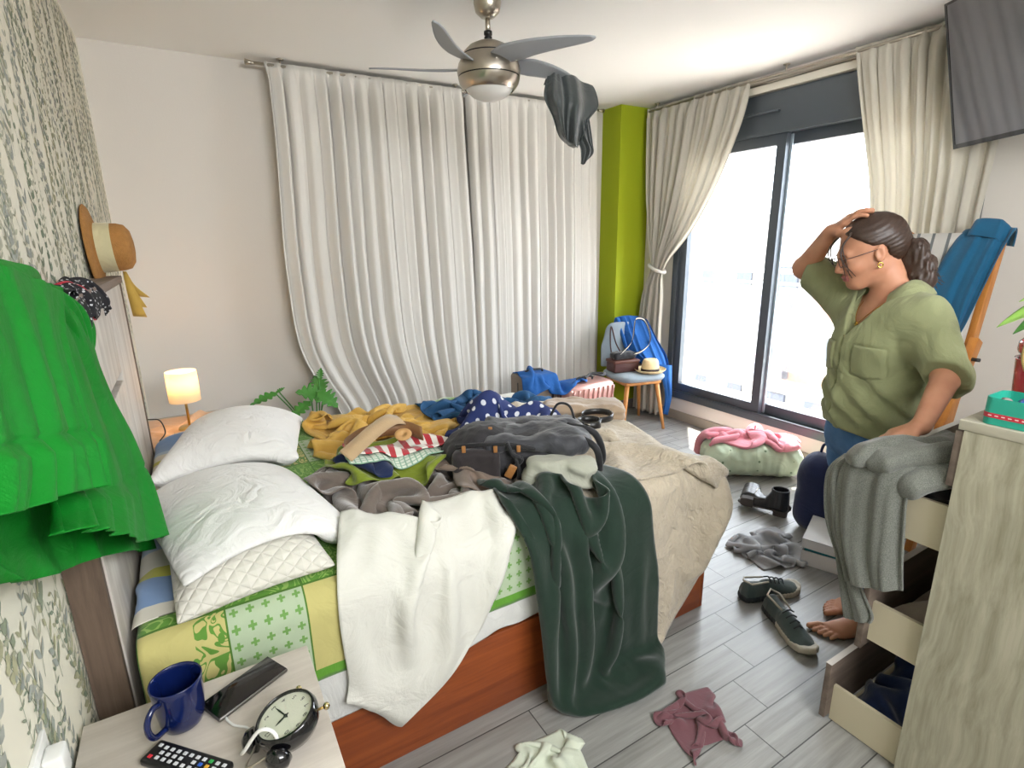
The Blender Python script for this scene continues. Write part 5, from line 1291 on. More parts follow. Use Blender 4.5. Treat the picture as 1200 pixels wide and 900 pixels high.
def fpoly(P2, pts):
    """signed distance to closed polygon, P2 (N,2)"""
    v = np.array(pts, np.float32); d = ((P2-v[0])**2).sum(1); s = np.ones(len(P2)); n = len(v)
    for i in range(n):
        j = i-1; e = v[j]-v[i]; w_ = P2-v[i]; b = w_-e*np.clip((w_ @ e)/max(float(e @ e), 1e-9), 0, 1)[:, None]; d = np.minimum(d, (b*b).sum(1))
        c1 = P2[:, 1] >= v[i, 1]; c2 = P2[:, 1] < v[j, 1]; c3 = e[0]*w_[:, 1] > e[1]*w_[:, 0]
        s = np.where((c1 & c2 & c3) | (~c1 & ~c2 & ~c3), -s, s)
    return s*np.sqrt(d)
SOLE = [(0, -.030), (.03, -.036), (.09, -.033), (.15, -.042), (.21, -.047), (.25, -.038), (.272, -.012), (.272, .012), (.255, .034), (.21, .042), (.15, .036), (.09, .029), (.03, .031), (0, .026), (-.008, 0)]
def sneaker(loc, rz, label, seed):
    m_up = fabric('sneaker_grey_green', '#3F4C4A', crease=.15, rough=.6, spec=.3); m_sole = plain('sneaker_sole', srgb('#B9B2A2'), rough=.6); m_dk = plain('sneaker_trim', srgb('#262C30'), rough=.6); m_lin = fabric('sneaker_lining', '#9C9A94', crease=.1)
    s = thing('sneaker', label, 'shoe', loc); c, sn = math.cos(rz), math.sin(rz)
    def L(P): q = P-np.array(loc, np.float32); return np.stack([q[:, 0]*c+q[:, 1]*sn, -q[:, 0]*sn+q[:, 1]*c, q[:, 2]], 1)
    lo = np.array(loc)-.32; hi = np.array(loc)+.34; lo[2] = -.02; hi[2] = .16
    def prism(q, off, z0, z1, r):
        d2 = fpoly(q[:, :2], SOLE)-off; dz = np.maximum(z0-q[:, 2], q[:, 2]-z1); a = np.stack([d2+r, dz+r], 1)
        return np.minimum(a.max(1), 0)+np.linalg.norm(np.maximum(a, 0), axis=1)-r
    def sole(P):
        q = L(P); zz = q.copy(); zz[:, 2] = q[:, 2]-.012*np.clip((q[:, 0]-.2)/.07, 0, 1)**2; return prism(zz, .003, .001, .030, .008)+.0008*np.sin(q[:, 0]*400)
    blob('sole', sole, lo, hi, .004, [m_sole, m_dk], s, fm=lambda C_: (L(C_)[:, 0] < .10).astype(int))
    def top(x): return np.interp(x, [-.01, .0, .03, .08, .11, .16, .21, .26, .28], [.088, .092, .082, .074, .083, .068, .052, .040, .02])
    def shell(q, off):
        d2 = fpoly(q[:, :2], SOLE); T = top(q[:, 0]); k = np.clip((q[:, 2]-.02)/np.maximum(T-.02, .01), 0, 1.3)
        lean = .016*k**2+.012*np.clip(k-.5, 0, 1)*(q[:, 0] > .10)
        return smax(d2+lean-off, q[:, 2]-T-off*.5, .03)
    def upper(P):
        q = L(P); d = smax(shell(q, .001), .018-q[:, 2], .004)
        cav = smax(shell(q, -.006), q[:, 0]-.105-.10*np.clip(q[:, 2]-.03, 0, .1), .01); cav = np.where(q[:, 2] > .03, cav, .02)
        return smax(d, -cav, .004)
    blob('upper', upper, lo, hi, .0035, m_up, s, smoothit=1)
    def lining(P):
        q = L(P); cav = smax(shell(q, -.0052), q[:, 0]-.10, .01); ring = smax(cav, -(cav+.004), .001); return smax(ring, .026-q[:, 2], .002)
    blob('lining', lining, lo, hi, .0038, m_lin, s)
    W2 = lambda x, y, z: (loc[0]+x*c-y*sn, loc[1]+x*sn+y*c, loc[2]+z)
    mb = MB(); mb.tube([W2(x, y, z) for x, y, z in [(.105, -.018, .078), (.02, -.028, .086), (-.003, 0, .094), (.02, .025, .086), (.105, .018, .078)]], .004, 8); mb.build('collar_edge', m_sole, s)
    for k in range(4):
        x = .115+.022*k; z = float(top(x))+.003; mb = MB()
        mb.tube(spline([W2(x, -.024+.002*k, z-.010), W2(x+.004, 0, z+.004), W2(x, .024-.002*k, z-.010)], 9), .003, 7); mb.build('lace', m_dk, s)
    return s
sneaker((1.825, 1.205, 0), math.atan2(-.085, .26), 'grey green sneaker lying behind its mate, toe towards the woman', 1)
sneaker((1.862, 1.105, 0), math.atan2(-.235, -.105), 'grey green sneaker with pale sole edge, toe towards the camera', 2)

def boot(loc, rz, roll, label):
    m_l = plain('black_boot_leather', srgb('#1D1E20'), rough=.32, bump=.25, bscale=60, coat=.2); m_s = plain('boot_sole', srgb('#4B4643'), rough=.7)
    s = thing('ankle_boot', label, 'shoe', loc); Rm = np.array((Matrix.Rotation(rz, 3, 'Z') @ Matrix.Rotation(roll, 3, 'X')), np.float32); l32 = np.array(loc, np.float32)
    L = lambda P: (P-l32) @ Rm; lo = np.array(loc)-.30; hi = np.array(loc)+.32; lo[2] = -.03; hi[2] = .22
    sc = lambda q: q*np.array([1/.92, 1/.85, 1], np.float32)
    def sole(P):
        q = L(P); d2 = fpoly(sc(q)[:, :2], SOLE)*.85; z = q[:, 2]; d = np.maximum(d2-.001, np.abs(z-.030)-.004); h = np.maximum(np.maximum(d2-.0, q[:, 0]-.062), np.abs(z-.014)-.014); return np.minimum(d, h)
    blob('sole_and_heel', sole, lo, hi, .004, m_s, s)
    def up(P):
        q = L(P); T = np.interp(q[:, 0], [-.02, .07, .11, .17, .25], [.155, .15, .085, .068, .045]); d2 = fpoly(sc(q)[:, :2], SOLE)*.85
        k = np.clip((q[:, 2]-.03)/.06, 0, 2); d = smax(d2+.006*k, q[:, 2]-T, .03); sh = smax(np.sqrt((q[:, 0]-.038)**2+(q[:, 1]*1.15)**2)-.046, np.abs(q[:, 2]-.10)-.055, .006)
        d = smin(smax(d, q[:, 2]-.12, .01), sh, .02); d = smax(d, .033-q[:, 2], .004)
        cav = np.maximum(np.sqrt((q[:, 0]-.038)**2+(q[:, 1]*1.15)**2)-.040, .06-q[:, 2]); return smax(d, -cav, .003)
    blob('upper', up, lo, hi, .0036, m_l, s, smoothit=1)
    a = lambda x, y, z: tuple(np.array(loc)+Rm @ np.array([x, y, z])); MB().tube([a(.075, -.02, .145), a(.07, -.035, .10), a(.06, -.038, .05)], .002, 6).build('zip', m_steel, s)
    return s
boot((2.63, 1.53, 0), R(112), 0, 'black ankle boot standing upright, heel towards the camera')
boot((2.50, 1.72, .045), R(-62), R(-78), 'black ankle boot tipped on its side showing its sole')

# shoe box with a lifted lid
m_card = plain('white_card', srgb('#D9DADB'), rough=.5)
sb = thing('shoe_box', 'white cardboard box with ajar lid beside the woman on the tiles', 'box', (2.4, 1.1, 0))
MB_ = frame_M((2.278, 1.232, 0), (.93, .37, 0), (.37, -.93, 0), (0, 0, 1))
def ubox(name, w_, l_, h_, M, mat, par, t_=.003, openup=True):
    mb = MB(); z0 = 0 if openup else h_-t_
    mb.box((0, 0, z0), (w_, l_, z0+t_), M=M)
    for b in (((0, 0, 0), (t_, l_, h_)), ((w_-t_, 0, 0), (w_, l_, h_)), ((0, 0, 0), (w_, t_, h_)), ((0, l_-t_, 0), (w_, l_, h_))): mb.box(b[0], b[1], M=M)
    return mb.build(name, mat, par)
ubox('box', .30, .33, .072, MB_, m_card, sb)
ubox('lid', .306, .336, .045, MB_ @ TM((-.003, -.003, .088), 0, R(-1.5), R(2)), m_card, sb, openup=False)
MB().box((.012, .01, .062), (.29, .32, .088), M=MB_, r=.006).build('tissue', plain('teal_tissue', srgb('#2F8C96'), rough=.6, var=.3, bump=.6, bscale=25), sb)
# navy bag
def f_nb(P): return sd_box(P, (2.66, 1.335, .205), (.11, .15, .205), .09, eul(0, 0, .3))+.006*vnoise(P, .06, 4)
nb = thing('navy_bag', 'dark navy soft bag standing on the floor behind the woman\'s legs', 'bag', (2.66, 1.33, 0))
blob('body', f_nb, (2.4, 1.1, -.02), (2.9, 1.6, .5), .012, fabric('navy_bag_cloth', '#232B4A', crease=.2), nb)
MB().tube(spline([(2.62, 1.25, .38), (2.60, 1.28, .47), (2.64, 1.38, .47), (2.68, 1.42, .38)], 20), .007, 8).build('handle', m_navy, nb)

# ================================================================== on the chair and the suitcases
def mcp(x, y, z): return MC @ Vector((x, y, z))
bb = thing('leather_bag', 'small dark brown leather box bag on the chair seat', 'bag', mcp(-.09, .03, .46))
MB().box((-.20, -.05, .462), (.02, .09, .55), M=MC, r=.012).build('body', leather('oxblood_leather', '#4A2A26'), bb)
MB().box((-.205, -.055, .535), (.025, .095, .56), M=MC, r=.008).build('flap', leather('oxblood_leather_flap', '#5A3428'), bb)
MB().tube([mcp(*p) for p in spline([(-.18, .02, .56), (-.16, .10, .66), (-.12, .17, .80), (-.09, .13, .66), (-.06, .05, .56)], 30)], .006, 8).build('strap', leather('dark_strap', '#3B1F1C'), bb)
cb = thing('camera_pouch', 'black soft pouch lying on the brown leather bag', 'pouch', mcp(-.09, .0, .56))
def f_cp(P): c = np.array(mcp(-.09, .02, .59)); return sd_box(P, c, (.10, .055, .028), .024, eul(0, 0, CA))+.006*vnoise(P, .03, 3)
blob('body', f_cp, np.array(mcp(-.09, .02, .59))-.16, np.array(mcp(-.09, .02, .59))+.16, .006, m_bag_d, cb)
for k, pts in enumerate(([(-.14, -.03, .61), (-.04, -.02, .70), (.04, .08, .80), (.09, .14, .855), (.17, .14, .84), (.20, .10, .74), (.17, .05, .66), (.06, -.02, .62), (-.02, -.03, .60)],)):
    P_ = [mcp(*p) for p in spline(pts, 70)]; V, F_ = ribbon(P_, .026, (.1, -.4, .9)); o = mesh_obj('woven_strap', V, F_, stripes('strap_stripes', [(0, srgb('#1E1E22')), (.3, srgb('#E3DED2')), (.7, srgb('#1E1E22'))], None, 1), cb, uv=[(i/len(V), i % 2) for i in range(len(V))]); solid(o, .003, 0)
m_pale_straw = plain('pale_straw', srgb('#D9C295'), rough=.8, bump=.5, bscale=260, var=.1, vscale=60)
fh = thing('fedora', 'pale straw fedora with dark band on the front edge of the chair', 'hat', mcp(.10, -.09, .46))
fc_ = mcp(.09, -.10, .462)
MB().lathe([(.060, .012), (.075, .004), (.095, .003), (.112, .018), (.116, .026)], 48, tuple(fc_), cap=False, sx=1.1).build('brim', m_pale_straw, fh).modifiers.new('t', 'SOLIDIFY').thickness = .003
V = []; n = 48
for i, (r_, z_) in enumerate([(.064, .010), (.062, .04), (.058, .075), (.050, .10), (.035, .108), (.015, .092), (0.001, .088)]):
    for k in range(n):
        a = 2*math.pi*k/n; pin = 1-(.18*max(0, math.cos(a-1.2))**6+.18*max(0, math.cos(a+1.9))**6)*(z_ > .06); V.append((fc_.x+1.15*r_*math.cos(a)*pin, fc_.y+r_*math.sin(a)*pin, fc_.z+z_))
o = mesh_obj('crown', V, [(i*n+k, i*n+(k+1) % n, (i+1)*n+(k+1) % n, (i+1)*n+k) for i in range(6) for k in range(n)], m_pale_straw, fh); solid(o, .002); subd(o, 1)
MB().lathe([(.0665, .012), (.0655, .032)], 48, tuple(fc_), cap=False, sx=1.15).build('band', plain('hat_band', srgb('#2B1C1C'), rough=.7), fh).modifiers.new('t', 'SOLIDIFY').thickness = .002
jn = thing('denim_jeans', 'bright blue denim garment draped over the chair back and trailing to the floor', 'garment', (3.25, 3.1, .5))
panel('body', [[mcp(-.06, .26, .62), mcp(.06, .27, .58), mcp(.2, .27, .60), mcp(.24, .26, .60)], [mcp(-.05, .235, .86), mcp(.05, .24, .87), mcp(.16, .23, .86), mcp(.215, .20, .84)], [mcp(-.03, .17, .72), mcp(.07, .13, .73), mcp(.18, .10, .70), mcp(.27, .10, .68)], [mcp(-.0, .12, .60), mcp(.10, .04, .58), mcp(.22, .02, .54), mcp(.33, .04, .54)], [mcp(.10, .03, .49), mcp(.20, -.02, .47), mcp(.27, -.03, .43), mcp(.35, .02, .40)]], m_denim_b, 5, .018, (-.3, -.9, .2), 11, par=jn, nu=60, nv=50, a0=.5)
panel('leg', [[mcp(.21, -.03, .50), mcp(.29, -.06, .49), mcp(.36, .0, .47)], [mcp(.245, -.05, .36), mcp(.30, -.07, .35), mcp(.37, .0, .33)], [mcp(.29, -.03, .22), mcp(.335, -.05, .21), mcp(.39, .02, .20)], [mcp(.28, -.03, .07), mcp(.31, -.05, .06), mcp(.345, .0, .06)]], m_denim_b, 2, .012, (-.3, -.9, .1), 12, par=jn, nu=30, nv=40)
sc_cols = [rbox((1.90, 3.02, 0), (2.17, 3.24, .57), .02, .006, .8), rbox((2.20, 2.92, 0), (2.63, 3.14, .485), .05, .008, .8), floor_c()]
o = drape('denim_shirt', [(1.88, 2.98, .60), (2.38, 2.98, .60), (2.40, 3.22, .60), (1.92, 3.24, .60)], (.66, .42), .019, m_denim_b, sc_cols, (), seed=45, lift=.04, amp=.07, steps=120, pf=5)
tag(o, 'bright blue denim shirt thrown over the taupe suitcase', 'shirt')
o = MB().tube(spline([(2.38, 2.98, .515), (2.46, 3.02, .53), (2.54, 2.99, .515), (2.60, 3.03, .512), (2.52, 3.08, .515)], 40), .009, 8).build('luggage_strap', m_bag_d)
tag(o, 'black webbing strap coiled on the pink suitcase', 'strap')

# ================================================================== garment on the fan, sweater on the deck chair
gf = thing('dark_garment', 'dark grey garment dangling from a blade of the ceiling fan', 'garment', (1.70, 2.30, 2.2))
m_dk = fabric('dark_grey_satin', '#3C4242', crease=.3, rough=.45, spec=.5)
panel('front', [[(1.60, 2.36, 2.20), (1.66, 2.37, 2.21), (1.74, 2.37, 2.20), (1.82, 2.36, 2.18)], [(1.595, 2.31, 2.246), (1.66, 2.31, 2.247), (1.75, 2.31, 2.238), (1.85, 2.31, 2.215)], [(1.54, 2.265, 2.13), (1.64, 2.24, 2.13), (1.74, 2.25, 2.12), (1.86, 2.27, 2.12)], [(1.60, 2.28, 2.05), (1.65, 2.25, 2.04), (1.73, 2.25, 2.03), (1.81, 2.28, 2.05)], [(1.64, 2.28, 1.97), (1.67, 2.26, 1.94), (1.73, 2.26, 1.93), (1.78, 2.28, 1.99)], [(1.70, 2.28, 1.935), (1.715, 2.27, 1.92), (1.74, 2.27, 1.918), (1.76, 2.28, 1.95)]], m_dk, 2, .035, (-.4, -.9, 0), 21, par=gf, nu=90, nv=60, a0=.35)
panel('tail', [[(1.72, 2.29, 2.06), (1.77, 2.28, 2.05), (1.82, 2.29, 2.06)], [(1.73, 2.29, 1.98), (1.78, 2.27, 1.97), (1.845, 2.29, 1.95)], [(1.77, 2.29, 1.92), (1.81, 2.27, 1.91), (1.85, 2.29, 1.90)], [(1.775, 2.29, 1.85), (1.785, 2.28, 1.845), (1.80, 2.29, 1.86)]], m_dk, 3, .02, (-.4, -.9, 0), 22, par=gf, nu=40, nv=30, a0=.5)
bs = thing('teal_sweater', 'teal blue sweater hung over the corner of the deck chair', 'sweater', (3.18, 1.08, 1.2))
m_teal = fabric('teal_jersey', '#1F5B7E', crease=.2, sheen=.3)
panel('front', [[(3.24, .995, 1.42), (3.25, 1.08, 1.44), (3.25, 1.15, 1.45)], [(3.20, .985, 1.50), (3.20, 1.07, 1.515), (3.20, 1.17, 1.50)], [(3.14, 1.00, 1.42), (3.13, 1.08, 1.43), (3.14, 1.20, 1.41)], [(3.07, 1.02, 1.24), (3.06, 1.11, 1.24), (3.07, 1.23, 1.24)], [(3.02, 1.04, 1.08), (3.01, 1.12, 1.07), (3.02, 1.25, 1.07)], [(3.00, 1.06, 1.00), (2.99, 1.13, .995), (3.00, 1.255, 1.00)]], m_teal, 3, .020, (-.9, -.35, .1), 23, par=bs, nu=70, nv=60, a0=.6, thick=.004)
panel('hood', [[(3.24, .995, 1.45), (3.22, 1.04, 1.50), (3.21, 1.12, 1.52)], [(3.19, .985, 1.49), (3.18, 1.04, 1.535), (3.18, 1.13, 1.55)], [(3.15, .995, 1.44), (3.14, 1.05, 1.46), (3.14, 1.14, 1.48)]], m_teal, 2, .014, (-.8, -.3, .5), 24, par=bs, nu=40, nv=24, a0=.8, thick=.004)

# ================================================================== clothes in the drawers
def heap_hf(x0, x1, y0, y1, zb, h, seed):
    hf = HF(x0-.02, x1+.02, y0-.02, y1+.02, zb); X = np.linspace(-1, 1, hf.nx)[:, None]; Y = np.linspace(-1, 1, hf.ny)[None]; rng = np.random.default_rng(seed)
    hf.Z = zb+h*np.clip(1-np.abs(X)**3, 0, 1)*np.clip(1-np.abs(Y)**3, 0, 1)*(.8+.25*smooth_noise(hf.nx, hf.ny, rng, 6)); return hf
def drawer_cols(nm, hf):
    z0_, zs_, yf_ = DRW[nm]; xa, xb = DX+.044, DX+.905; ya, yb = .074, yf_-.019
    def walls(P, Q):
        low = P[:, 2] < zs_+.0; P[low, 0] = np.clip(P[low, 0], xa+.004, xb-.004); P[low, 1] = np.clip(P[low, 1], ya, yb-.004); P[:, 0] = np.clip(P[:, 0], xa-.0, xb); P[:, 1] = np.clip(P[:, 1], ya, yb)
    return [hf_c(hf, .004, .7, .5), walls]
for nm, name, label, col, zt, sz, sd in (('low', 'navy_clothes', 'navy blue garments stuffed into the bottom drawer', '#1E2C50', .15, (.62, .56), 51), ('mid', 'brown_sweater', 'grey-brown knitted sweater stuffed into the middle drawer', '#94877C', .20, (.60, .52), 52), ('high', 'black_clothes', 'black garments stuffed into the top drawer', '#17171A', .09, (.66, .56), 53)):
    z0_, zs_, yf_ = DRW[nm]; hf = heap_hf(DX+.05, DX+.50, .16, yf_-.02, z0_, zt, sd)
    o = drape(name, [(DX+.06, .20, zs_), (DX+.48, .20, zs_), (DX+.48, yf_-.04, zs_), (DX+.06, yf_-.04, zs_)], sz, .018, fabric(name, col, crease=.3, sheen=.3), drawer_cols(nm, hf), (), seed=sd, lift=.05, amp=.06, steps=110, pf=4, thick=.004)
    tag(o, label, 'garment')
z0_ = DRW['low'][0]
def plaid():
    t = NT('dark_plaid'); tc = t.n('ShaderNodeTexCoord'); sp = t.n('ShaderNodeSeparateXYZ', {0: tc.outputs['Object']})
    a = [t.math('LESS_THAN', t.math('FRACT', t.math('MULTIPLY', sp.outputs[i], 90.)), .2) for i in (0, 1)]
    return t.done(t.n('ShaderNodeBsdfPrincipled', {'Base Color': t.mix(t.math('MAXIMUM', a[0], a[1]), srgb('#17181C'), srgb('#B9BBB6')), 'Roughness': .9}).outputs[0])
def f_pl(P): return sd_ell(P, (DX+.10, .46, z0_+.055), (.055, .05, .05), None)+.006*vnoise(P, .03, 2)
tag(blob('plaid_cloth', f_pl, (DX+.02, .36, z0_-.02), (DX+.2, .56, z0_+.13), .006, plaid()), 'dark plaid garment in the bottom drawer corner next to the dresser side', 'garment')

# hoodie over the top drawer
hd = thing('grey_hoodie', 'grey marl sweatshirt hanging out of the top drawer under the woman\'s hand', 'sweatshirt', (1.52, .66, .8))
def marl():
    t = NT('grey_marl'); tc = t.n('ShaderNodeTexCoord'); n1 = t.n('ShaderNodeTexNoise', {'Vector': tc.outputs['Object'], 'Scale': 500., 'Detail': 3.}); n2 = t.n('ShaderNodeTexNoise', {'Vector': tc.outputs['Object'], 'Scale': 12., 'Detail': 4., 'Distortion': 1.})
    c = t.mix(t.n('ShaderNodeMapRange', {0: n1.outputs[0], 1: .35, 2: .65}).outputs[0], srgb('#51534D'), srgb('#74766E'))
    bp = t.n('ShaderNodeBump', {'Height': n1.outputs[0], 'Strength': .25, 'Distance': .0015}); bp = t.n('ShaderNodeBump', {'Height': n2.outputs[0], 'Strength': .25, 'Distance': .02, 'Normal': bp.outputs[0]})
    return t.done(t.n('ShaderNodeBsdfPrincipled', {'Base Color': c, 'Roughness': .95, 'Sheen Weight': .3, 'Normal': bp.outputs[0]}).outputs[0])
m_marl = marl()
panel('body', [[(1.60, .66, .90), (1.60, .60, .895), (1.60, .53, .87)], [(1.53, .70, .905), (1.535, .63, .925), (1.54, .55, .90)], [(1.500, .735, .84), (1.492, .66, .86), (1.498, .565, .845)], [(1.488, .725, .72), (1.478, .65, .71), (1.492, .555, .72)], [(1.480, .70, .63), (1.470, .635, .62), (1.488, .545, .64)], [(1.478, .665, .535), (1.466, .61, .55), (1.486, .535, .578)]], m_marl, 2, .016, (-1, .2, 0), 31, par=hd, nu=70, nv=70, a0=.5, thick=.006)
panel('sleeve', [[(1.56, .72, .88), (1.56, .755, .87), (1.60, .76, .86)], [(1.508, .735, .83), (1.505, .765, .82), (1.53, .775, .82)], [(1.498, .69, .66), (1.500, .745, .68), (1.51, .752, .70)], [(1.496, .64, .53), (1.498, .69, .56), (1.505, .715, .60)], [(1.50, .60, .46), (1.50, .645, .43), (1.51, .675, .43)], [(1.50, .60, .43), (1.50, .64, .415), (1.51, .665, .412)]], m_marl, 2, .014, (-1, .3, 0), 32, par=hd, nu=50, nv=60, a0=.6, thick=.006)
for k, (pts, r0) in enumerate((([(1.50, .70, .89), (1.54, .66, .925), (1.60, .60, .935), (1.68, .57, .93), (1.76, .60, .92)], .030), ([(1.51, .63, .90), (1.56, .58, .93), (1.62, .53, .925), (1.70, .50, .90)], .034), ([(1.515, .56, .855), (1.56, .52, .885), (1.62, .50, .88), (1.70, .51, .86)], .032))):
    P_ = np.array([list(p) for p in spline(pts, 14)], np.float32)
    def f_f(P, P_=P_, r0=r0):
        d = None
        for a, b in zip(P_[:-1], P_[1:]):
            e = sd_cap(P, a, b, r0, r0); d = e if d is None else np.minimum(d, e)
        return d+.010*vnoise(P, .045, 3+k)+.004*np.sin(P[:, 0]*60+P[:, 1]*90)
    blob('fold', f_f, P_.min(0)-.06, P_.max(0)+.06, .006, m_marl, hd, smoothit=1)

# ================================================================== on the dresser
tin = thing('sewing_tin', 'open turquoise tin with a red ribbon band, on the dresser corner', 'tin', (DX+.07, .34, DZ))
MTn = TM((DX+.008, .258, DZ+.001), R(0)); w_, l_, h_ = .105, .205, .062
m_tq = plain('turquoise_tin', srgb('#2FA58F'), rough=.35, metal=.2); m_in = plain('tin_inside', srgb('#2A2A2C'), rough=.5)
def rrect(w_, l_, r, n=6): return [(cx_+r*math.cos(a0+math.pi/2*i/n), cy_+r*math.sin(a0+math.pi/2*i/n)) for (cx_, cy_, a0) in ((w_-r, l_-r, 0), (r, l_-r, math.pi/2), (r, r, math.pi), (w_-r, r, 1.5*math.pi)) for i in range(n+1)]
o_, i_ = rrect(w_, l_, .018), [(x+.002 if x < w_/2 else x-.002, y+.002 if y < l_/2 else y-.002) for x, y in rrect(w_, l_, .018)]
n = len(o_); V = [MTn @ Vector((x, y, z)) for z, ring in ((0, o_), (h_, o_), (h_, i_), (.003, i_)) for x, y in ring]
mesh_obj('body', V, [(k*n+i, k*n+(i+1) % n, (k+1)*n+(i+1) % n, (k+1)*n+i) for k in range(3) for i in range(n)]+[tuple(range(n))[::-1], tuple(3*n+i for i in range(n))], m_tq, tin, False)
e_ = [((x-w_/2)*1.012+w_/2, (y-l_/2)*1.008+l_/2) for x, y in o_]; V = [MTn @ Vector((x, y, z)) for z in (.016, .027) for x, y in e_]
mesh_obj('ribbon_band', V, [(i, (i+1) % n, n+(i+1) % n, n+i) for i in range(n)], stripes('red_ribbon', [(0, srgb('#B5283A'))], None), tin, False)
for i in range(16):
    MB().box((-.0016, l_*.04+i*l_*.058, .0205), (-.0006, l_*.04+i*l_*.058+.006, .0225), M=MTn).build('ribbon_stitch', plain('stitch', srgb('#E8D5D0')), tin)
def inside(name, label, cat_, x, y, z, r, L_, col, ax=(1, .3, .1), rough=.4):
    tag(MB().lathe([(0, -L_/2), (r*.7, -L_/2), (r, -L_/2+.003), (r, L_/2-.003), (r*.7, L_/2), (0, L_/2)], 20, M=align_M(MTn @ Vector((x, y, z)), ax, (0, 0, 1))).build(name, plain(name+'_m', srgb(col), rough=rough)), label, cat_)
inside('blue_spool', 'blue spool of thread inside the open turquoise tin', 'spool', .045, .145, .045, .014, .035, '#2A55B0')
inside('red_spool', 'red spool of thread inside the open turquoise tin', 'spool', .052, .055, .046, .014, .045, '#C4283A', (.3, 1, .1))
inside('black_case', 'black round case inside the open turquoise tin between the spools', 'case', .055, .10, .040, .016, .03, '#1B1B1E', (0, 0, 1))
inside('grey_spool', 'grey spool of thread in the corner of the turquoise tin', 'spool', .035, .178, .042, .013, .03, '#8D8C86', (1, .1, .4))
inside('white_button', 'white round button box inside the turquoise tin', 'case', .082, .125, .045, .013, .008, '#D8D8D4', (0, 0, 1))
inside('dark_spool', 'dark brown spool near the red one in the turquoise tin', 'spool', .085, .07, .043, .012, .035, '#3A2A2A', (1, .2, 0))

rp = thing('red_pot', 'glossy red cylindrical pot with a lid on the dresser behind the tin', 'pot', (1.737, .388, DZ))
m_red = plain('red_enamel', srgb('#B80F26'), rough=.25, coat=.4)
PX, PY = 1.737, .388
MB().lathe([(0, 0), (.081, 0), (.084, .005), (.091, .10), (.093, .125), (.095, .13), (.091, .13), (.088, .125), (.085, .02), (0, .015)], 56, (PX, PY, DZ+.001)).build('body', m_red, rp)
MB().lathe([(.092, 0), (.0945, .006), (.0945, .022), (.089, .03), (.04, .036), (0, .037)], 56, M=TM((PX+.002, PY, DZ+.142), 0, R(3), R(-3))).build('lid', m_red, rp)
MB().tube(spline([(PX-.080, PY+.050, DZ+.11), (PX-.085, PY+.058, DZ+.14), (PX-.085, PY+.058, DZ+.180), (PX-.08, PY+.056, DZ+.190)], 16), .005, 8).build('cord_end', leather('tan_cord', '#B79A62'), rp)
m_leaf = plain('leaf_green', srgb('#3F7F2C'), rough=.4, var=.3, vscale=30, coat=.1); m_leaf2 = plain('leaf_variegated', srgb('#7FA84A'), rough=.4, var=.45, vscale=22)
def leaf_mesh(base, tip, wd, up, mat, par, droop=.1, fold=.15, name='leaf', lobes=0):
    base, tip, up = Vector(base), Vector(tip), Vector(up); ax = tip-base; L_ = ax.length; ax.normalize(); sd = ax.cross(up).normalized(); nn = sd.cross(ax).normalized()
    def fn(u, v):
        t = v; w_ = wd*math.sin(math.pi*min(1, t**.75))**.9*(1-.2*t)+.0005
        if lobes: w_ *= (.45+.55*abs(math.sin(math.pi*lobes*t)))**1.0
        s = (u-.5)*2
        return base+ax*(t*L_+(.10*L_*abs(s)*(1 if lobes else 0)))+sd*(s*w_)+nn*(fold*w_*abs(s)*1.2-droop*L_*t*t+droop*L_*t*.3)
    o = MB().grid(fn, 9, 44 if lobes else 20).build(name, mat, par); solid(o, .0008); return o
pp = thing('peace_lily', 'leafy green pot plant at the right picture edge behind the red pot', 'plant', (2.10, .34, DZ))
MB().lathe([(0, 0), (.055, 0), (.07, .10), (.073, .105), (.066, .105), (.06, .09), (0, .09)], 40, (2.10, .34, DZ)).build('flower_pot', plain('white_pot', srgb('#D6D3CC'), rough=.4), pp)
for k, (b, tp, wd, m_) in enumerate((((1.93, .42, DZ+.285), (1.66, .512, DZ+.222), .036, m_leaf2), ((1.93, .42, DZ+.30), (1.73, .50, DZ+.275), .034, m_leaf2), ((1.93, .44, DZ+.26), (1.78, .515, DZ+.185), .034, m_leaf), ((2.12, .33, DZ+.28), (2.16, .45, DZ+.38), .04, m_leaf), ((2.1, .3, DZ+.28), (2.0, .20, DZ+.36), .04, m_leaf), ((2.13, .3, DZ+.24), (2.24, .24, DZ+.30), .04, m_leaf2))):
    leaf_mesh(b, tp, wd, (0, 0, 1), m_, pp)
    MB().tube(spline([(2.10, .34, DZ+.09), ((2.10+b[0])/2, (.34+b[1])/2, DZ+.17), b], 10), .003, 6).build('stem', m_leaf, pp)

# ================================================================== on the near nightstand
m_mug = plain('cobalt_glaze', srgb('#0D1B4C'), rough=.12, coat=.5)
NZ_ = .5905; mgx, mgy = -.125, 1.052
mug = thing('mug', 'dark blue mug standing on the pale nightstand', 'mug', (mgx, mgy, NZ_))
MB().lathe([(0, 0), (.030, 0), (.034, .004), (.0385, .02), (.0415, .05), (.043, .085), (.0445, .098), (.0435, .1), (.0415, .098), (.040, .085), (.038, .05), (.034, .02), (.028, .008), (0, .007)], 56, (mgx, mgy, NZ_)).build('body', m_mug, mug)
ha = math.atan2(-.75, -.66)
MB().tube([(mgx+math.cos(ha)*r_, mgy+math.sin(ha)*r_, NZ_+z_) for r_, z_ in [(p.x, p.z) for p in spline([(.040, 0, .080), (.056, 0, .084), (.070, 0, .070), (.072, 0, .048), (.062, 0, .028), (.038, 0, .022)], 24)]], .0055, 12).build('handle', m_mug, mug)
ph = thing('smartphone', 'black smartphone lying face up on the nightstand', 'phone', (0, 1.05, NZ_))
PM = frame_M((-.066, 1.008, NZ_+.0005), (.887, .46, 0), (-.46, .887, 0), (0, 0, 1))
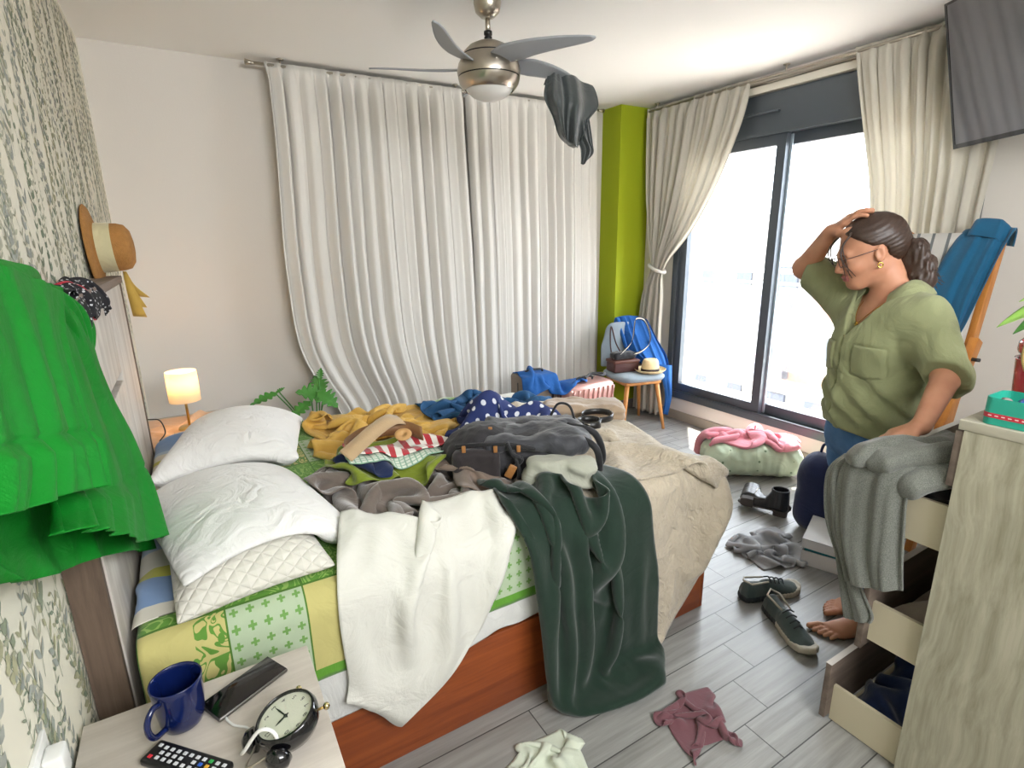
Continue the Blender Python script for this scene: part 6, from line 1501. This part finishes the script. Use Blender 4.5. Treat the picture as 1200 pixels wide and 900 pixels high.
MB().box((0, 0, 0), (.152, .070, .009), M=PM, r=.004).build('body', plain('phone_edge', srgb('#6B6864'), rough=.3, metal=.7), ph)
MB().box((.002, .002, .0085), (.150, .068, .0096), M=PM, r=.0005).build('screen', m_blackg, ph)
MB().tube([PM @ Vector((.012, .060, .0097)), PM @ Vector((.012, .0605, .0099))], .003, 10).build('camera_dot', m_black, ph)
rc = thing('remote_control', 'black remote control with white and coloured keys on the nightstand', 'remote', (-.12, .94, NZ_))
RM = frame_M((-.193, .985, NZ_+.0005), (.68, -.733, 0), (.733, .68, 0), (0, 0, 1)) @ Matrix.Diagonal((1, 1, 1, 1))
MB().box((0, 0, 0), (.165, .045, .014), M=RM, r=.005).build('body', m_black, rc)
kcol = {'w': plain('key_white', srgb('#C9CBCE'), rough=.5), 'r': plain('key_red', srgb('#D0303C'), rough=.5), 'g': plain('key_green', srgb('#2F9C4C'), rough=.5), 'b': plain('key_blue', srgb('#2F5FC0'), rough=.5), 'y': plain('key_yellow', srgb('#D9A83A'), rough=.5)}
rows_ = ['r..w', 'www', 'www', 'www', 'www', 'w.w', 'www', 'wbw', 'ryg', 'www', 'w.w']
for i, rw_ in enumerate(rows_):
    for j, ch_ in enumerate(rw_):
        if ch_ == '.': continue
        nx_ = len(rw_); x = .010+i*.0142; y = .0075+(j+.5)*(.030/nx_)
        MB().box((x, y-.0032, .0135), (x+.0075, y+.0032, .0153), M=RM, r=.0008).build('key', kcol[ch_], rc)
# alarm clock on its back
ck = thing('alarm_clock', 'round black twin-bell alarm clock with cream dial lying on the nightstand', 'clock', (.045, .895, NZ_))
cax = Vector((-.22, -.02, .97)).normalized(); cc = Vector((.046, .898, NZ_+.042)); top12 = Vector((-.90, -.43, 0)); top12 = (top12-cax*top12.dot(cax)).normalized(); xr = top12.cross(cax).normalized()
CM = frame_M(cc, xr, top12, cax)   # x = 3 o'clock, y = 12 o'clock, z = out of the dial
MB().lathe([(0, -.030), (.030, -.029), (.046, -.020), (.0545, -.004), (.0555, .010), (.052, .021), (.0485, .024), (.0475, .021), (.0475, .016)], 64, M=CM, cap=False).build('case', m_blackg, ck)
dial = MB().lathe([(0, .0165), (.0478, .0165)], 64, M=CM, cap=False).build('dial', plain('dial_cream', srgb('#D9DCC8'), rough=.6), ck)
def text_mb(s, size, M, name, mat, par):
    cu = bpy.data.curves.new('t', 'FONT'); cu.body = s; cu.size = size; cu.align_x = 'CENTER'; cu.align_y = 'CENTER'; cu.extrude = .0001
    to = bpy.data.objects.new('t', cu); me = bpy.data.meshes.new_from_object(to); bpy.data.objects.remove(to)
    me.transform(M); me.materials.clear(); me.materials.append(mat); return link(bpy.data.objects.new(name, me), par)
m_ink = plain('ink', srgb('#1E1E1E'), rough=.6)
for k in range(1, 13):
    a = math.pi/2-k*math.pi/6; text_mb(str(k), .0115, CM @ Matrix.Translation((.0375*math.cos(a), .0375*math.sin(a), .0168)), 'numeral', m_ink, dial)
def hand(ang, L_, wd): 
    Mx = CM @ Matrix.Rotation(ang, 4, 'Z'); return MB().prism([(-wd, -.006), (wd, -.006), (wd*1.6, L_*.6), (0, L_), (-wd*1.6, L_*.6)], .0175, .0182, M=Mx)
hand(R(0), .022, .0012).build('hour_hand', m_ink, ck); hand(R(-92), .034, .0009).build('minute_hand', m_ink, ck)
MB().lathe([(0, .0165), (.003, .0165), (.003, .019), (0, .0192)], 16, M=CM).build('hub', m_ink, ck)
MB().lathe([(0, .0235), (.03, .0228), (.0478, .021)], 48, M=CM, cap=False).build('dial_glass', glass_mat('dial_glass', (1, 1, 1), .08), ck)
for s in (-1, 1):
    d = (top12*.80+xr*.60*s).normalized(); p = cc+d*.056
    MB().lathe([(.0, .022), (.012, .020), (.020, .012), (.022, .0), (.020, -.001), (0, -.001)], 32, M=align_M(p+d*.004-cax*.004, d, cax)).build('bell', m_blackg, ck)
    d = (-top12*.78+xr*.62*s).normalized(); MB().tube([cc+d*.052, cc+d*.064], .0025, 8).build('foot_stem', m_brass, ck); MB().lathe([(0, -.0065), (.0045, -.005), (.0065, 0), (.0045, .005), (0, .0065)], 20, M=TM(cc+d*.068)).build('foot', plain('gold_ball', srgb('#C9B98A'), rough=.2, metal=1.), ck)
MB().tube(spline([cc+top12*.056+xr*.02, cc+top12*.088, cc+top12*.056-xr*.02], 14), .0022, 8).build('top_handle', m_steel, ck)
cbp = [(.01, 1.115, .594), (-.03, 1.10, .594), (-.055, 1.03, .594), (-.045, .99, .595), (-.02, .965, .594), (-.018, .935, .596), (-.035, .91, .600), (-.03, .885, .625), (-.002, .872, .665), (.02, .86, .655), (.022, .845, .61), (.005, .82, .595), (-.03, .78, .594), (-.05, .70, .594)]
tag(MB().tube(spline(cbp, 160), [.0022 if i < 80 else .0032 for i in range(160)], 10).build('charging_cable', m_whitep), 'white charging cable looping over the black alarm clock', 'cable')
so = thing('wall_socket', 'white socket plate with plug low on the leafy wallpaper by the nightstand', 'socket', (XL, .93, .72))
MB().box((XL, .89, .665), (XL+.008, .97, .745), r=.002).build('plate', m_whitep, so); MB().box((XL+.008, .91, .68), (XL+.035, .95, .73), r=.006).build('plug', m_whitep, so)

# ================================================================== far corner
pt = thing('philodendron', 'green lobed-leaf houseplant rising behind the mustard garment', 'plant', (.55, 3.25, 0))
MB().lathe([(0, 0), (.10, 0), (.13, .26), (.135, .27), (.12, .27), (.115, .25), (0, .25)], 40, (.55, 3.25, 0)).build('flower_pot', plain('grey_pot', srgb('#8B8880'), rough=.6), pt)
for (tip, base, wd) in (((.215, 3.20, .635), (.37, 3.27, .66), .035), ((.40, 3.28, .68), (.35, 3.27, .655), .015), ((.40, 3.12, .545), (.53, 3.2, .60), .045), ((.47, 3.22, .66), (.62, 3.24, .60), .085), ((.66, 3.16, .56), (.57, 3.24, .64), .075), ((.60, 3.40, .70), (.62, 3.28, .62), .06), ((.62, 3.3, .76), (.60, 3.28, .70), .025)):
    leaf_mesh(base, tip, wd, (0, -.6, .8), m_leaf, pt, lobes=5, droop=.15)
    MB().tube(spline([(.55, 3.25, .26), ((.55+base[0])/2, 3.25, .50), base], 14), .004, 6).build('stem', m_leaf, pt)
HN = HF(-.29, .15, 2.80, 3.36, .586)
o = drape('peach_cloth', [(-.27, 2.85, .60), (.13, 2.85, .60), (.13, 3.3, .60), (-.27, 3.3, .60)], (.48, .5), .02, fabric('peach_cotton', '#D9B08A', crease=.3), [hf_c(HN, .003, .8, .2), rbox((-.292, 2.80, 0), (.15, 3.36, .585), .004, .003, .7)], (), seed=61, lift=.005, amp=.02, steps=70, pf=4, thick=.002)
tag(o, 'peach cotton cloth spread under the lit lamp on the far nightstand', 'cloth')
# ================================================================== the woman
def skin_mat():
    t = NT('skin'); tc = t.n('ShaderNodeTexCoord'); n1 = t.n('ShaderNodeTexNoise', {'Vector': tc.outputs['Object'], 'Scale': 18., 'Detail': 4.}); n2 = t.n('ShaderNodeTexNoise', {'Vector': tc.outputs['Object'], 'Scale': 260., 'Detail': 2.})
    c = t.mix(n1.outputs[0], srgb('#A97257'), srgb('#C79477')); bp = t.n('ShaderNodeBump', {'Height': n2.outputs[0], 'Strength': .12, 'Distance': .001})
    return t.done(t.n('ShaderNodeBsdfPrincipled', {'Base Color': c, 'Roughness': .5, 'Specular IOR Level': .35, 'Subsurface Weight': .12, 'Subsurface Radius': (.02, .008, .004), 'Subsurface Scale': .5, 'Normal': bp.outputs[0]}).outputs[0])
m_skin = skin_mat(); m_lip = plain('lips', srgb('#A4605A'), rough=.4); m_nail = plain('nails', srgb('#C98F7C'), rough=.3)
f32 = lambda *a: np.array(a, np.float32)
CH = f32(1.999, .988, 1.430)
fw = Vector((-.698, .716, -.36)).normalized(); lf = Vector((-.716, -.698, 0)).normalized(); uh = fw.cross(lf).normalized()
if uh.z < 0: uh = -uh
HM3 = np.stack([np.array(fw), np.array(lf), np.array(uh)], 1).astype(np.float32)
HW = lambda x, y, z: CH+HM3 @ f32(x, y, z)
HL = lambda P: (P-CH) @ HM3
FT = Vector((-.902, .432, 0)); LT = Vector((-.432, -.902, 0)); NB = f32(2.045, .905, 1.285)      # torso facing, her left, base of the neck
TLc = f32(2.035, .915, 0)
def TL(P): q = P-TLc; return np.stack([q[:, 0]*FT.x+q[:, 1]*FT.y, q[:, 0]*LT.x+q[:, 1]*LT.y, q[:, 2]], 1)     # forward, left, up
def TW(f, l, z): return f32(TLc[0]+FT.x*f+LT.x*l, TLc[1]+FT.y*f+LT.y*l, z)
S_L, E_L, W_L = TW(-.005, .145, 1.235), f32(1.90, .672, 1.073), f32(1.668, .626, .972)
S_R, E_R, W_R = TW(-.005, -.125, 1.275), f32(2.067, 1.249, 1.362), HW(.078, -.080, .092)
def hand_caps(wr, d, n, thumb, curl, sc=1., spread=.10):
    """metacarpals, four fingers of three bones, thumb; n points out of the palm"""
    d = Vector(d).normalized(); n = Vector(n); n = (n-d*n.dot(d)).normalized(); s = d.cross(n).normalized()*thumb; wr = Vector(wr); C_ = []; K = []
    for k, (off, ml, L3, r) in enumerate(((.026, .072, (.036, .022, .017), .0085), (.009, .075, (.040, .025, .018), .0088), (-.009, .072, (.037, .023, .018), .0083), (-.025, .066, (.029, .018, .016), .0073))):
        kn = wr+d*ml*sc+s*off*sc; C_.append((wr+s*off*.45*sc+d*.008, kn, .0135*sc, .0115*sc)); p = kn; a = 0
        for j, L_ in enumerate(L3):
            a += curl[j]; dd = (d*math.cos(a)+n*math.sin(a)+s*(off/.026*spread)*(1 if j == 0 else .3)).normalized(); q = p+dd*L_*sc; rr = r*sc*(1-.10*j); K.append((p, q, rr, rr*.92)); p = q
    b = wr+d*.018*sc+s*.020*sc; m = b+(d*.62+s*.62+n*.35).normalized()*.040*sc; e = m+(d*.85+s*.35+n*.30).normalized()*.030*sc; g_ = e+(d*.95+n*.30).normalized()*.024*sc
    T_ = [(b, m, .0145*sc, .0115*sc), (m, e, .0105*sc, .0095*sc), (e, g_, .0095*sc, .008*sc)]
    return C_, K, T_
HR = hand_caps(W_R, Vector(HW(-.012, .010, .148))-Vector(W_R), -(Vector(HM3[:, 2])*.9+Vector(HM3[:, 0])*.3), -1, (.12, .35, .35), 1.0)
HLh = hand_caps(W_L, (-.55, .62, -.42), (-.25, .1, -.95), 1, (.20, .35, .35), 1.0)
def d_caps(P, caps, k, d=None):
    for a, b, ra, rb in caps:
        e = sd_cap(P, a, b, ra, rb); d = e if d is None else smin(d, e, k)
    return d
FD = Vector((-.87, .49, 0)).normalized(); FN = Vector((-.49, -.87, 0))        # feet: forward, her left
def foot_caps(heel, medial):
    h = Vector(heel); C_ = []; w_ = FN*medial
    C_.append((h+FD*.03+Vector((0, 0, .028)), h+FD*.05+Vector((0, 0, .11)), .030, .030)); C_.append((h+FD*.012+Vector((0, 0, .024)), h+FD*.03+Vector((0, 0, .03)), .024, .030))
    for off, ln in ((.022, .165), (.005, .165), (-.012, .155), (-.026, .14)): C_.append((h+FD*.05+Vector((0, 0, .045)), h+FD*ln+w_*off+Vector((0, 0, .017)), .028, .014))
    C_.append((h+FD*.03+Vector((0, 0, .018)), h+FD*.14-w_*.024+Vector((0, 0, .014)), .022, .013)); T_ = []
    for off, a, b, r in ((.030, .168, .232, .0125), (.010, .172, .226, .0088), (-.006, .168, .216, .0083), (-.021, .160, .203, .0078), (-.035, .148, .186, .0075)):
        p = h+FD*a+w_*off*.8+Vector((0, 0, .014)); m = h+FD*(a+b)*.5+w_*off+Vector((0, 0, .017)); e = h+FD*b+w_*off*1.05+Vector((0, 0, r+.0015)); T_ += [(p, m, r*1.05, r), (m, e, r, r*.95)]
    return C_, T_
heelL = Vector((2.08, .812, 0)); heelR = Vector((2.238, .873, 0))
FL, FR = foot_caps(heelL, -1), foot_caps(heelR, 1)
def body(P):
    q = HL(P); d = sd_ell(q, (-.012, 0, .03), (.094, .074, .085)); d = smin(d, sd_ell(q, (.028, 0, -.038), (.066, .057, .072)), .04)
    d = smin(d, sd_ell(q, (.070, 0, -.094), (.021, .025, .017)), .028)
    for s in (-1, 1):
        d = smin(d, sd_cap(q, f32(.005, s*.048, -.058), f32(.060, s*.018, -.092), .017, .014), .03); d = smin(d, sd_ell(q, (.064, s*.034, -.030), (.024, .022, .022)), .02)
    d = smin(d, sd_ell(q, (.079, 0, .014), (.014, .044, .010)), .02)
    for s in (-1, 1): d = -smin(-d, sd_ell(q, (.097, s*.031, -.003), (.016, .018, .011)), .012); d = smin(d, sd_ell(q, (.077, s*.031, -.004), (.0125, .0145, .0115)), .004)
    d = smin(d, sd_cap(q, f32(.089, 0, .004), f32(.108, 0, -.034), .0065, .0095), .014)
    for s in (-1, 1): d = smin(d, sd_ell(q, (.098, s*.0105, -.040), (.010, .0065, .0065)), .006)
    d = smin(d, sd_ell(q, (.091, 0, -.060), (.0115, .020, .0055)), .006); d = smin(d, sd_ell(q, (.089, 0, -.0715), (.0115, .017, .0065)), .006)
    d = smax(d, -sd_box(q, (.103, 0, -.0662), (.010, .019, .0008), .0005), .002)
    for s in (-1, 1):
        e = sd_ell(q, (-.004, s*.076, -.010), (.017, .0075, .029), axes((1, 0, .25), (0, 1, 0))); e = smax(e, -sd_ell(q, (.001, s*.083, -.006), (.009, .005, .017)), .003); d = smin(d, e, .006)
    nb = NB; d = smin(d, sd_cap(P, HW(-.030, 0, -.045), nb+f32(-.01, .0, -.0), .050, .054), .025)
    t_ = TL(P)
    d2 = sd_ell(t_, (0, 0, 1.17), (.095, .145, .13)); d2 = smin(d2, sd_ell(t_, (.0, 0, .98), (.095, .125, .16)), .08); d2 = smin(d2, sd_ell(t_, (-.005, 0, .80), (.105, .145, .12)), .08)
    for s in (-1, 1): d2 = smin(d2, sd_ell(t_, (.075, s*.065, 1.12), (.055, .06, .06)), .03)
    d = smin(d, d2, .05)
    d = smin(d, sd_cap(P, S_L, E_L, .048, .040), .05); d = smin(d, sd_cap(P, E_L, W_L, .038, .024), .02)
    d = smin(d, sd_cap(P, S_R, E_R, .048, .040), .05); d = smin(d, sd_cap(P, E_R, W_R, .041, .027), .02)
    for hip, knee, heel in ((TW(0, .08, .78), f32(2.00, .855, .42), heelL), (TW(0, -.08, .78), f32(2.12, .965, .42), heelR)):
        d = smin(d, sd_cap(P, hip, knee, .085, .055), .05); d = smin(d, sd_cap(P, knee, f32(heel.x+FD.x*.04, heel.y+FD.y*.04, .10), .052, .032), .03)
    for H_, k in ((HR, .010), (HLh, .010)):
        h = d_caps(P, H_[0], .014); f_ = None
        for i in range(4):
            e = d_caps(P, H_[1][i*3:i*3+3], .004); f_ = e if f_ is None else np.minimum(f_, e)
        th = d_caps(P, H_[2], .008); d = smin(d, smin(smin(h, f_, .006), th, .010), .012)
    for F_ in (FL, FR):
        h = d_caps(P, F_[0], .022); f_ = None
        for i in range(5):
            e = d_caps(P, F_[1][i*2:i*2+2], .004); f_ = e if f_ is None else np.minimum(f_, e)
        d = smin(d, smin(h, f_, .006), .02)
    return np.maximum(d, -P[:, 2]+.0005)
wo = thing('person', 'barefoot person in olive shirt and blue jeans, one hand on head, beside the open drawers', 'person', (2.05, .9, 0))
def bodymat(C_):
    q = HL(C_); lips = (q[:, 0] > .083) & (np.abs(q[:, 1]) < .021) & (q[:, 2] < -.0555) & (q[:, 2] > -.0775)
    return np.where(lips, 1, 0)
blob('body', body, (1.55, .5, -.01), (2.40, 1.40, 1.62), .0042, [m_skin, m_lip], wo, fm=bodymat)

# eyes under half-lowered lids
for s in (-1, 1):
    c = HW(.0765, s*.031, -.005); EM = frame_M(c, HM3[:, 0], HM3[:, 1], HM3[:, 2])
    MB().lathe([(0, -.0125), (.0125*.7, -.0088), (.0128, 0), (.0125*.72, .0092), (0, .0131)], 20, M=frame_M(c, HM3[:, 1], HM3[:, 2], HM3[:, 0])).build('eye', plain('eye_white', srgb('#D8D2CC'), rough=.2), wo)
    MB().lathe([(0, .0133), (.0052, .0122)], 16, M=frame_M(c, HM3[:, 1], HM3[:, 2], HM3[:, 0]), cap=False).build('iris', plain('iris_brown', srgb('#3A2418'), rough=.1), wo)
    MB().tube([HW(.091+.0*abs(y), s*(.031+y), .016-abs(y-.002)*.25) for y in (-.014, -.006, .004, .014)], [.001, .0022, .0022, .001], 6).build('eyebrow', plain('brow', srgb('#3A271E'), rough=.8), wo)

# hair
def hair_mat():
    t = NT('brown_hair'); tc = t.n('ShaderNodeTexCoord'); mp = t.n('ShaderNodeMapping', {0: tc.outputs['Object']}); mp.inputs['Rotation'].default_value = (0, R(12), R(-46)); mp.inputs['Scale'].default_value = (14, 170, 170)
    n1 = t.n('ShaderNodeTexNoise', {'Vector': mp.outputs[0], 'Scale': 1., 'Detail': 3., 'Distortion': .4}); c = t.mix(n1.outputs[0], srgb('#1B1410'), srgb('#463024')); bp = t.n('ShaderNodeBump', {'Height': n1.outputs[0], 'Strength': .35, 'Distance': .002})
    return t.done(t.n('ShaderNodeBsdfPrincipled', {'Base Color': c, 'Roughness': .45, 'Specular IOR Level': .5, 'Normal': bp.outputs[0]}).outputs[0])
m_hair = hair_mat()
def hair(P):
    q = HL(P); d = sd_ell(q, (-.016, 0, .036), (.102, .082, .084)); d = smin(d, sd_ell(q, (-.060, 0, -.010), (.052, .068, .060)), .03)
    d = smin(d, sd_ell(q, (-.092, 0, -.01), (.020, .03, .03)), .03)
    # hairline: keep what lies above/behind a plane sloping from forehead to ear
    face = q[:, 0]*.80-(q[:, 2]-.045)*.75-.030+.10*np.maximum(np.abs(q[:, 1])-.055, 0)
    ear = np.sqrt((q[:, 0]-.002)**2+(q[:, 2]+.012)**2)-.030
    d = smax(d, face, .010); d = smax(d, -ear, .006)
    return smax(d, -(q[:, 2]+.062+.3*(q[:, 0]+.05)), .015)+.0007*np.sin(q[:, 2]*420+q[:, 0]*60+np.abs(q[:, 1])*200)+.0012*vnoise(P, .03, 2)
blob('hair', hair, CH-.16, CH+.16, .0036, m_hair, wo)
PT0, PT1, PT2 = HW(-.108, 0, -.008), f32(2.060, .855, 1.395), f32(2.064, .845, 1.338)
def pony(P):
    d = smin(sd_cap(P, PT0, f32(*(PT0+(PT1-PT0)*.5)), .014, .038), sd_cap(P, f32(*(PT0+(PT1-PT0)*.5)), PT2, .041, .036), .02)
    return d+.010*vnoise(P*np.array([1, 1, .45], np.float32), .022, 5)+.005*vnoise(P*np.array([1, 1, .4], np.float32), .009, 6)
blob('ponytail', pony, np.minimum(PT0, PT2)-.09, np.maximum(PT0, PT1)+.09, .0034, m_hair, wo)
rng = random.Random(8)
for k in range(60):
    a = Vector(PT2)+Vector((rng.uniform(-.02, .02), rng.uniform(-.03, .02), rng.uniform(-.01, .05))); b = a+Vector((rng.uniform(-.01, .02), rng.uniform(-.035, .005), rng.uniform(-.045, -.01)))
    MB().tube(spline([a, a.lerp(b, .5)+Vector((0, rng.uniform(-.01, .01), rng.uniform(-.01, .01))), b], 8), [.0022*(1-i/9) for i in range(8)], 5).build('curl', m_hair, wo)
for k in range(6):     # strands framing the face
    y0 = .050+.012*rng.random(); s = 1 if k % 3 else -1
    pts = [HW(.052, s*y0*.8, .080), HW(.090+rng.uniform(0, .01), s*(y0+.004), .045+rng.uniform(-.01, .01)), HW(.100+rng.uniform(-.01, .01), s*(y0+.006), -.005), HW(.088+rng.uniform(-.02, .02), s*(y0-.001), -.050-rng.random()*.025)]
    MB().tube(spline(pts, 18), [.0026*(1-.75*i/17)+.0003 for i in range(18)], 5).build('strand', m_hair, wo)
for s_ in (1,): MB().tube([Vector(PT0)+Vector(HM3[:, 1])*.016*math.cos(a)+Vector(HM3[:, 2])*.018*math.sin(a)+Vector(HM3[:, 0])*.004 for a in [2*math.pi*k/20 for k in range(20)]], .0045, 8, closed=True).build('hair_tie', plain('cream_tie', srgb('#D8C88C'), rough=.7), wo)
# glasses, earring, necklace
gl = None; m_gl = plain('glasses_frame', srgb('#3A2A2E'), rough=.3)
for s in (-1, 1):
    c = (.105, s*.032, -.006); MB().tube([HW(c[0]-.004*abs(math.cos(a)), c[1]+s*.023*math.cos(a), c[2]+.016*math.sin(a)) for a in [2*math.pi*k/28 for k in range(28)]], .0012, 6, closed=True).build('glasses_rim', m_gl, wo)
    MB().tube([HW(.101, s*.055, .002), HW(.06, s*.074, .004), HW(.005, s*.086, .006)], .0014, 6).build('glasses_temple', m_gl, wo)
MB().tube([HW(.105, -.009, -.002), HW(.109, 0, .0), HW(.105, .009, -.002)], .0013, 6).build('glasses_bridge', m_gl, wo)
MB().tube([HW(.006+.007*math.cos(a), .080, -.046+.008*math.sin(a)) for a in [2*math.pi*k/20 for k in range(20)]], .0022, 8, closed=True).build('earring', plain('gold', srgb('#D8B45A'), rough=.2, metal=1.), wo)
NKP = [TW(.02, -.060, 1.30), TW(.088, -.035, 1.235), TW(.112, .0, 1.195), TW(.092, .035, 1.235), TW(.02, .062, 1.30)]

# shirt
m_shirtw = fabric('olive_linen', '#888C68', var=.1, crease=.6, cscale=7., bump=.5, fine=300., sheen=.15)
ELs = E_L+(W_L-E_L)*.06; ERs = E_R+(S_R-E_R)*.14
def shirt(P):
    t_ = TL(P); f_, l_, z_ = t_[:, 0], t_[:, 1], t_[:, 2]
    d = sd_ell(t_, (0, 0, 1.19), (.118, .172, .125)); d = smin(d, sd_ell(t_, (.012, 0, 1.03), (.132, .172, .17)), .09); d = smin(d, sd_ell(t_, (.01, 0, .87), (.135, .176, .16)), .10)
    d = smin(d, sd_ell(t_, (.075, 0, 1.10), (.065, .12, .075)), .06)
    d = smin(d, sd_cap(P, S_L+f32(0, 0, -.008), ELs, .068, .062), .06); d = smin(d, sd_cap(P, S_R, ERs, .070, .058), .07)
    d = smin(d, sd_cap(P, TW(-.01, -.10, 1.16), ERs+f32(0, 0, -.02), .07, .045), .06)
    # sleeve cuffs, rolled
    for E0, ax in ((ELs, (W_L-E_L)), (ERs, (E_R-S_R))):
        ax = ax/np.linalg.norm(ax); r = (P-E0); h = r @ ax.astype(np.float32); rad = np.linalg.norm(r-h[:, None]*ax.astype(np.float32), axis=1); cuff = smax(rad-.062, np.abs(h+.010)-.020, .008); d = smin(d, cuff, .006); d = np.where((np.abs(r).max(1) < .14), smax(d, np.where(rad < .10, h-.012, -1), .005), d)
    # folds
    fold = .006*np.sin(l_*42+f_*20+z_*9+3*vnoise(P, .12, 3))*np.clip(1.2-z_, 0, .35)*2.6+.008*vnoise(P*np.array([1, 1, .45], np.float32), .07, 4)+.003*vnoise(P*np.array([1, 1, .4], np.float32), .03, 6)
    fold = fold+.006*np.sin((z_+.8*l_-.5*f_)*70+2*vnoise(P, .1, 9))*np.exp(-((z_-.93)/.10)**2)
    d = d+fold*.9
    # hem, higher at the sides
    hem = .800+.020*np.cos(l_*14)+.06*np.clip(np.abs(l_)-.10, 0, .1)+.012*np.sin(f_*20); d = smax(d, hem-z_, .008)
    # open neck
    nk = np.linalg.norm((P-(NB+f32(-.012, .004, .03)))*np.array([1, 1, .8], np.float32), axis=1)-.074; d = smax(d, -nk, .006)
    v_ = np.abs(l_+.004)-.075*np.clip((z_-1.145)/.13, 0, 1.3); v_ = np.where(f_ > .03, v_, .1); v_ = np.maximum(v_, .045-f_); d = smax(d, -v_, .004)
    # placket and pockets stand a little proud
    front = f_ > .02
    pl_ = np.clip(.014-np.abs(l_-.006), 0, .002)*1.6; pk = 0
    for c in (-.085, .085):
        a = np.minimum(.050-np.abs(l_-c), np.minimum(1.125-z_, z_-1.015-.25*np.abs(l_-c))); pk = pk+np.clip(a, 0, .003)*1.2-.003*np.exp(-(a/.003)**2)
    slit = .006*np.exp(-((l_+.010)/.0035)**2)*(z_ < 1.15)
    return d-np.where(front & (z_ < 1.2), pl_+pk-slit, 0)
blob('shirt', shirt, (1.72, .55, .76), (2.30, 1.34, 1.40), .0042, m_shirtw, wo)
# collar
CU = Vector((0, 0, 1)); rows_c = []
for j, (rr, zz) in enumerate(((.072, .052), (.090, .050), (.122, .006))):
    row = []
    for k in range(13):
        a = R(-138+276*k/12); fr = -math.cos(a); dn = .085*max(0, fr-.15)**1.2
        row.append(Vector(TW(rr*1.0*fr+.004, rr*math.sin(a)*1.02, NB[2]+zz-dn-(.02*j if fr > .5 else 0))))
    rows_c.append(row)
V = [p for r_ in rows_c for p in [cat(r_, u/40) for u in range(41)]]
o = mesh_obj('collar', V, [(j*41+i, j*41+i+1, (j+1)*41+i+1, (j+1)*41+i) for j in range(2) for i in range(40)], m_shirtw, wo); solid(o, .004, 0); subd(o, 1)
for k in range(6): MB().lathe([(0, 0), (.0045, 0), (.0045, .0015), (0, .002)], 14, M=align_M(TW(.136-.004*k*0, .006, 1.13-k*.058), (FT.x, FT.y, 0), (0, 0, 1))).build('button', plain('shirt_button', srgb('#5E6648'), rough=.4), wo)
MB().tube(spline([Vector(p) for p in NKP], 40), .0012, 6).build('necklace', plain('gold_chain', srgb('#C89B4A'), rough=.25, metal=1.), wo)
MB().lathe([(0, 0), (.007, 0), (.007, .0015), (0, .002)], 16, M=align_M(TW(.114, 0, 1.19), (FT.x, FT.y, 0), (0, 0, 1))).build('pendant', plain('gold_pendant', srgb('#C89B4A'), rough=.25, metal=1.), wo)

# jeans
def jeans(P):
    t_ = TL(P); d = sd_ell(t_, (0, 0, .80), (.118, .155, .13))
    for hip, knee, heel in ((TW(0, .075, .76), f32(2.00, .855, .42), heelL), (TW(0, -.075, .76), f32(2.12, .965, .42), heelR)):
        e = smin(sd_cap(P, hip, knee, .096, .064), sd_cap(P, knee, f32(heel.x+FD.x*.045, heel.y+FD.y*.045, .12), .062, .042), .03); d = smin(d, e, .03)
    wr = .003*np.sin(t_[:, 2]*95+4*vnoise(P, .06, 2))*np.clip(.78-t_[:, 2], 0, .1)*10*np.exp(-((t_[:, 2]-.66)/.10)**2)+.002*vnoise(P, .03, 5)
    d = smax(d, t_[:, 2]-.885, .005); d = smax(d, .095-t_[:, 2], .004)
    pk = np.abs(sd_ell(t_, (.10, .095, .86), (.09, .055, .075)))-.0015; d = np.where((np.abs(t_[:, 1]-.09) < .07) & (t_[:, 0] > 0), d+.002*np.exp(-(pk/.002)**2), d)
    return d+wr
m_jean = fabric('worn_denim', '#4A6F9C', var=.4, crease=.2, bump=.5, fine=500., sheen=.05)
blob('jeans', jeans, (1.80, .65, .06), (2.38, 1.2, .93), .006, m_jean, wo, smoothit=1)
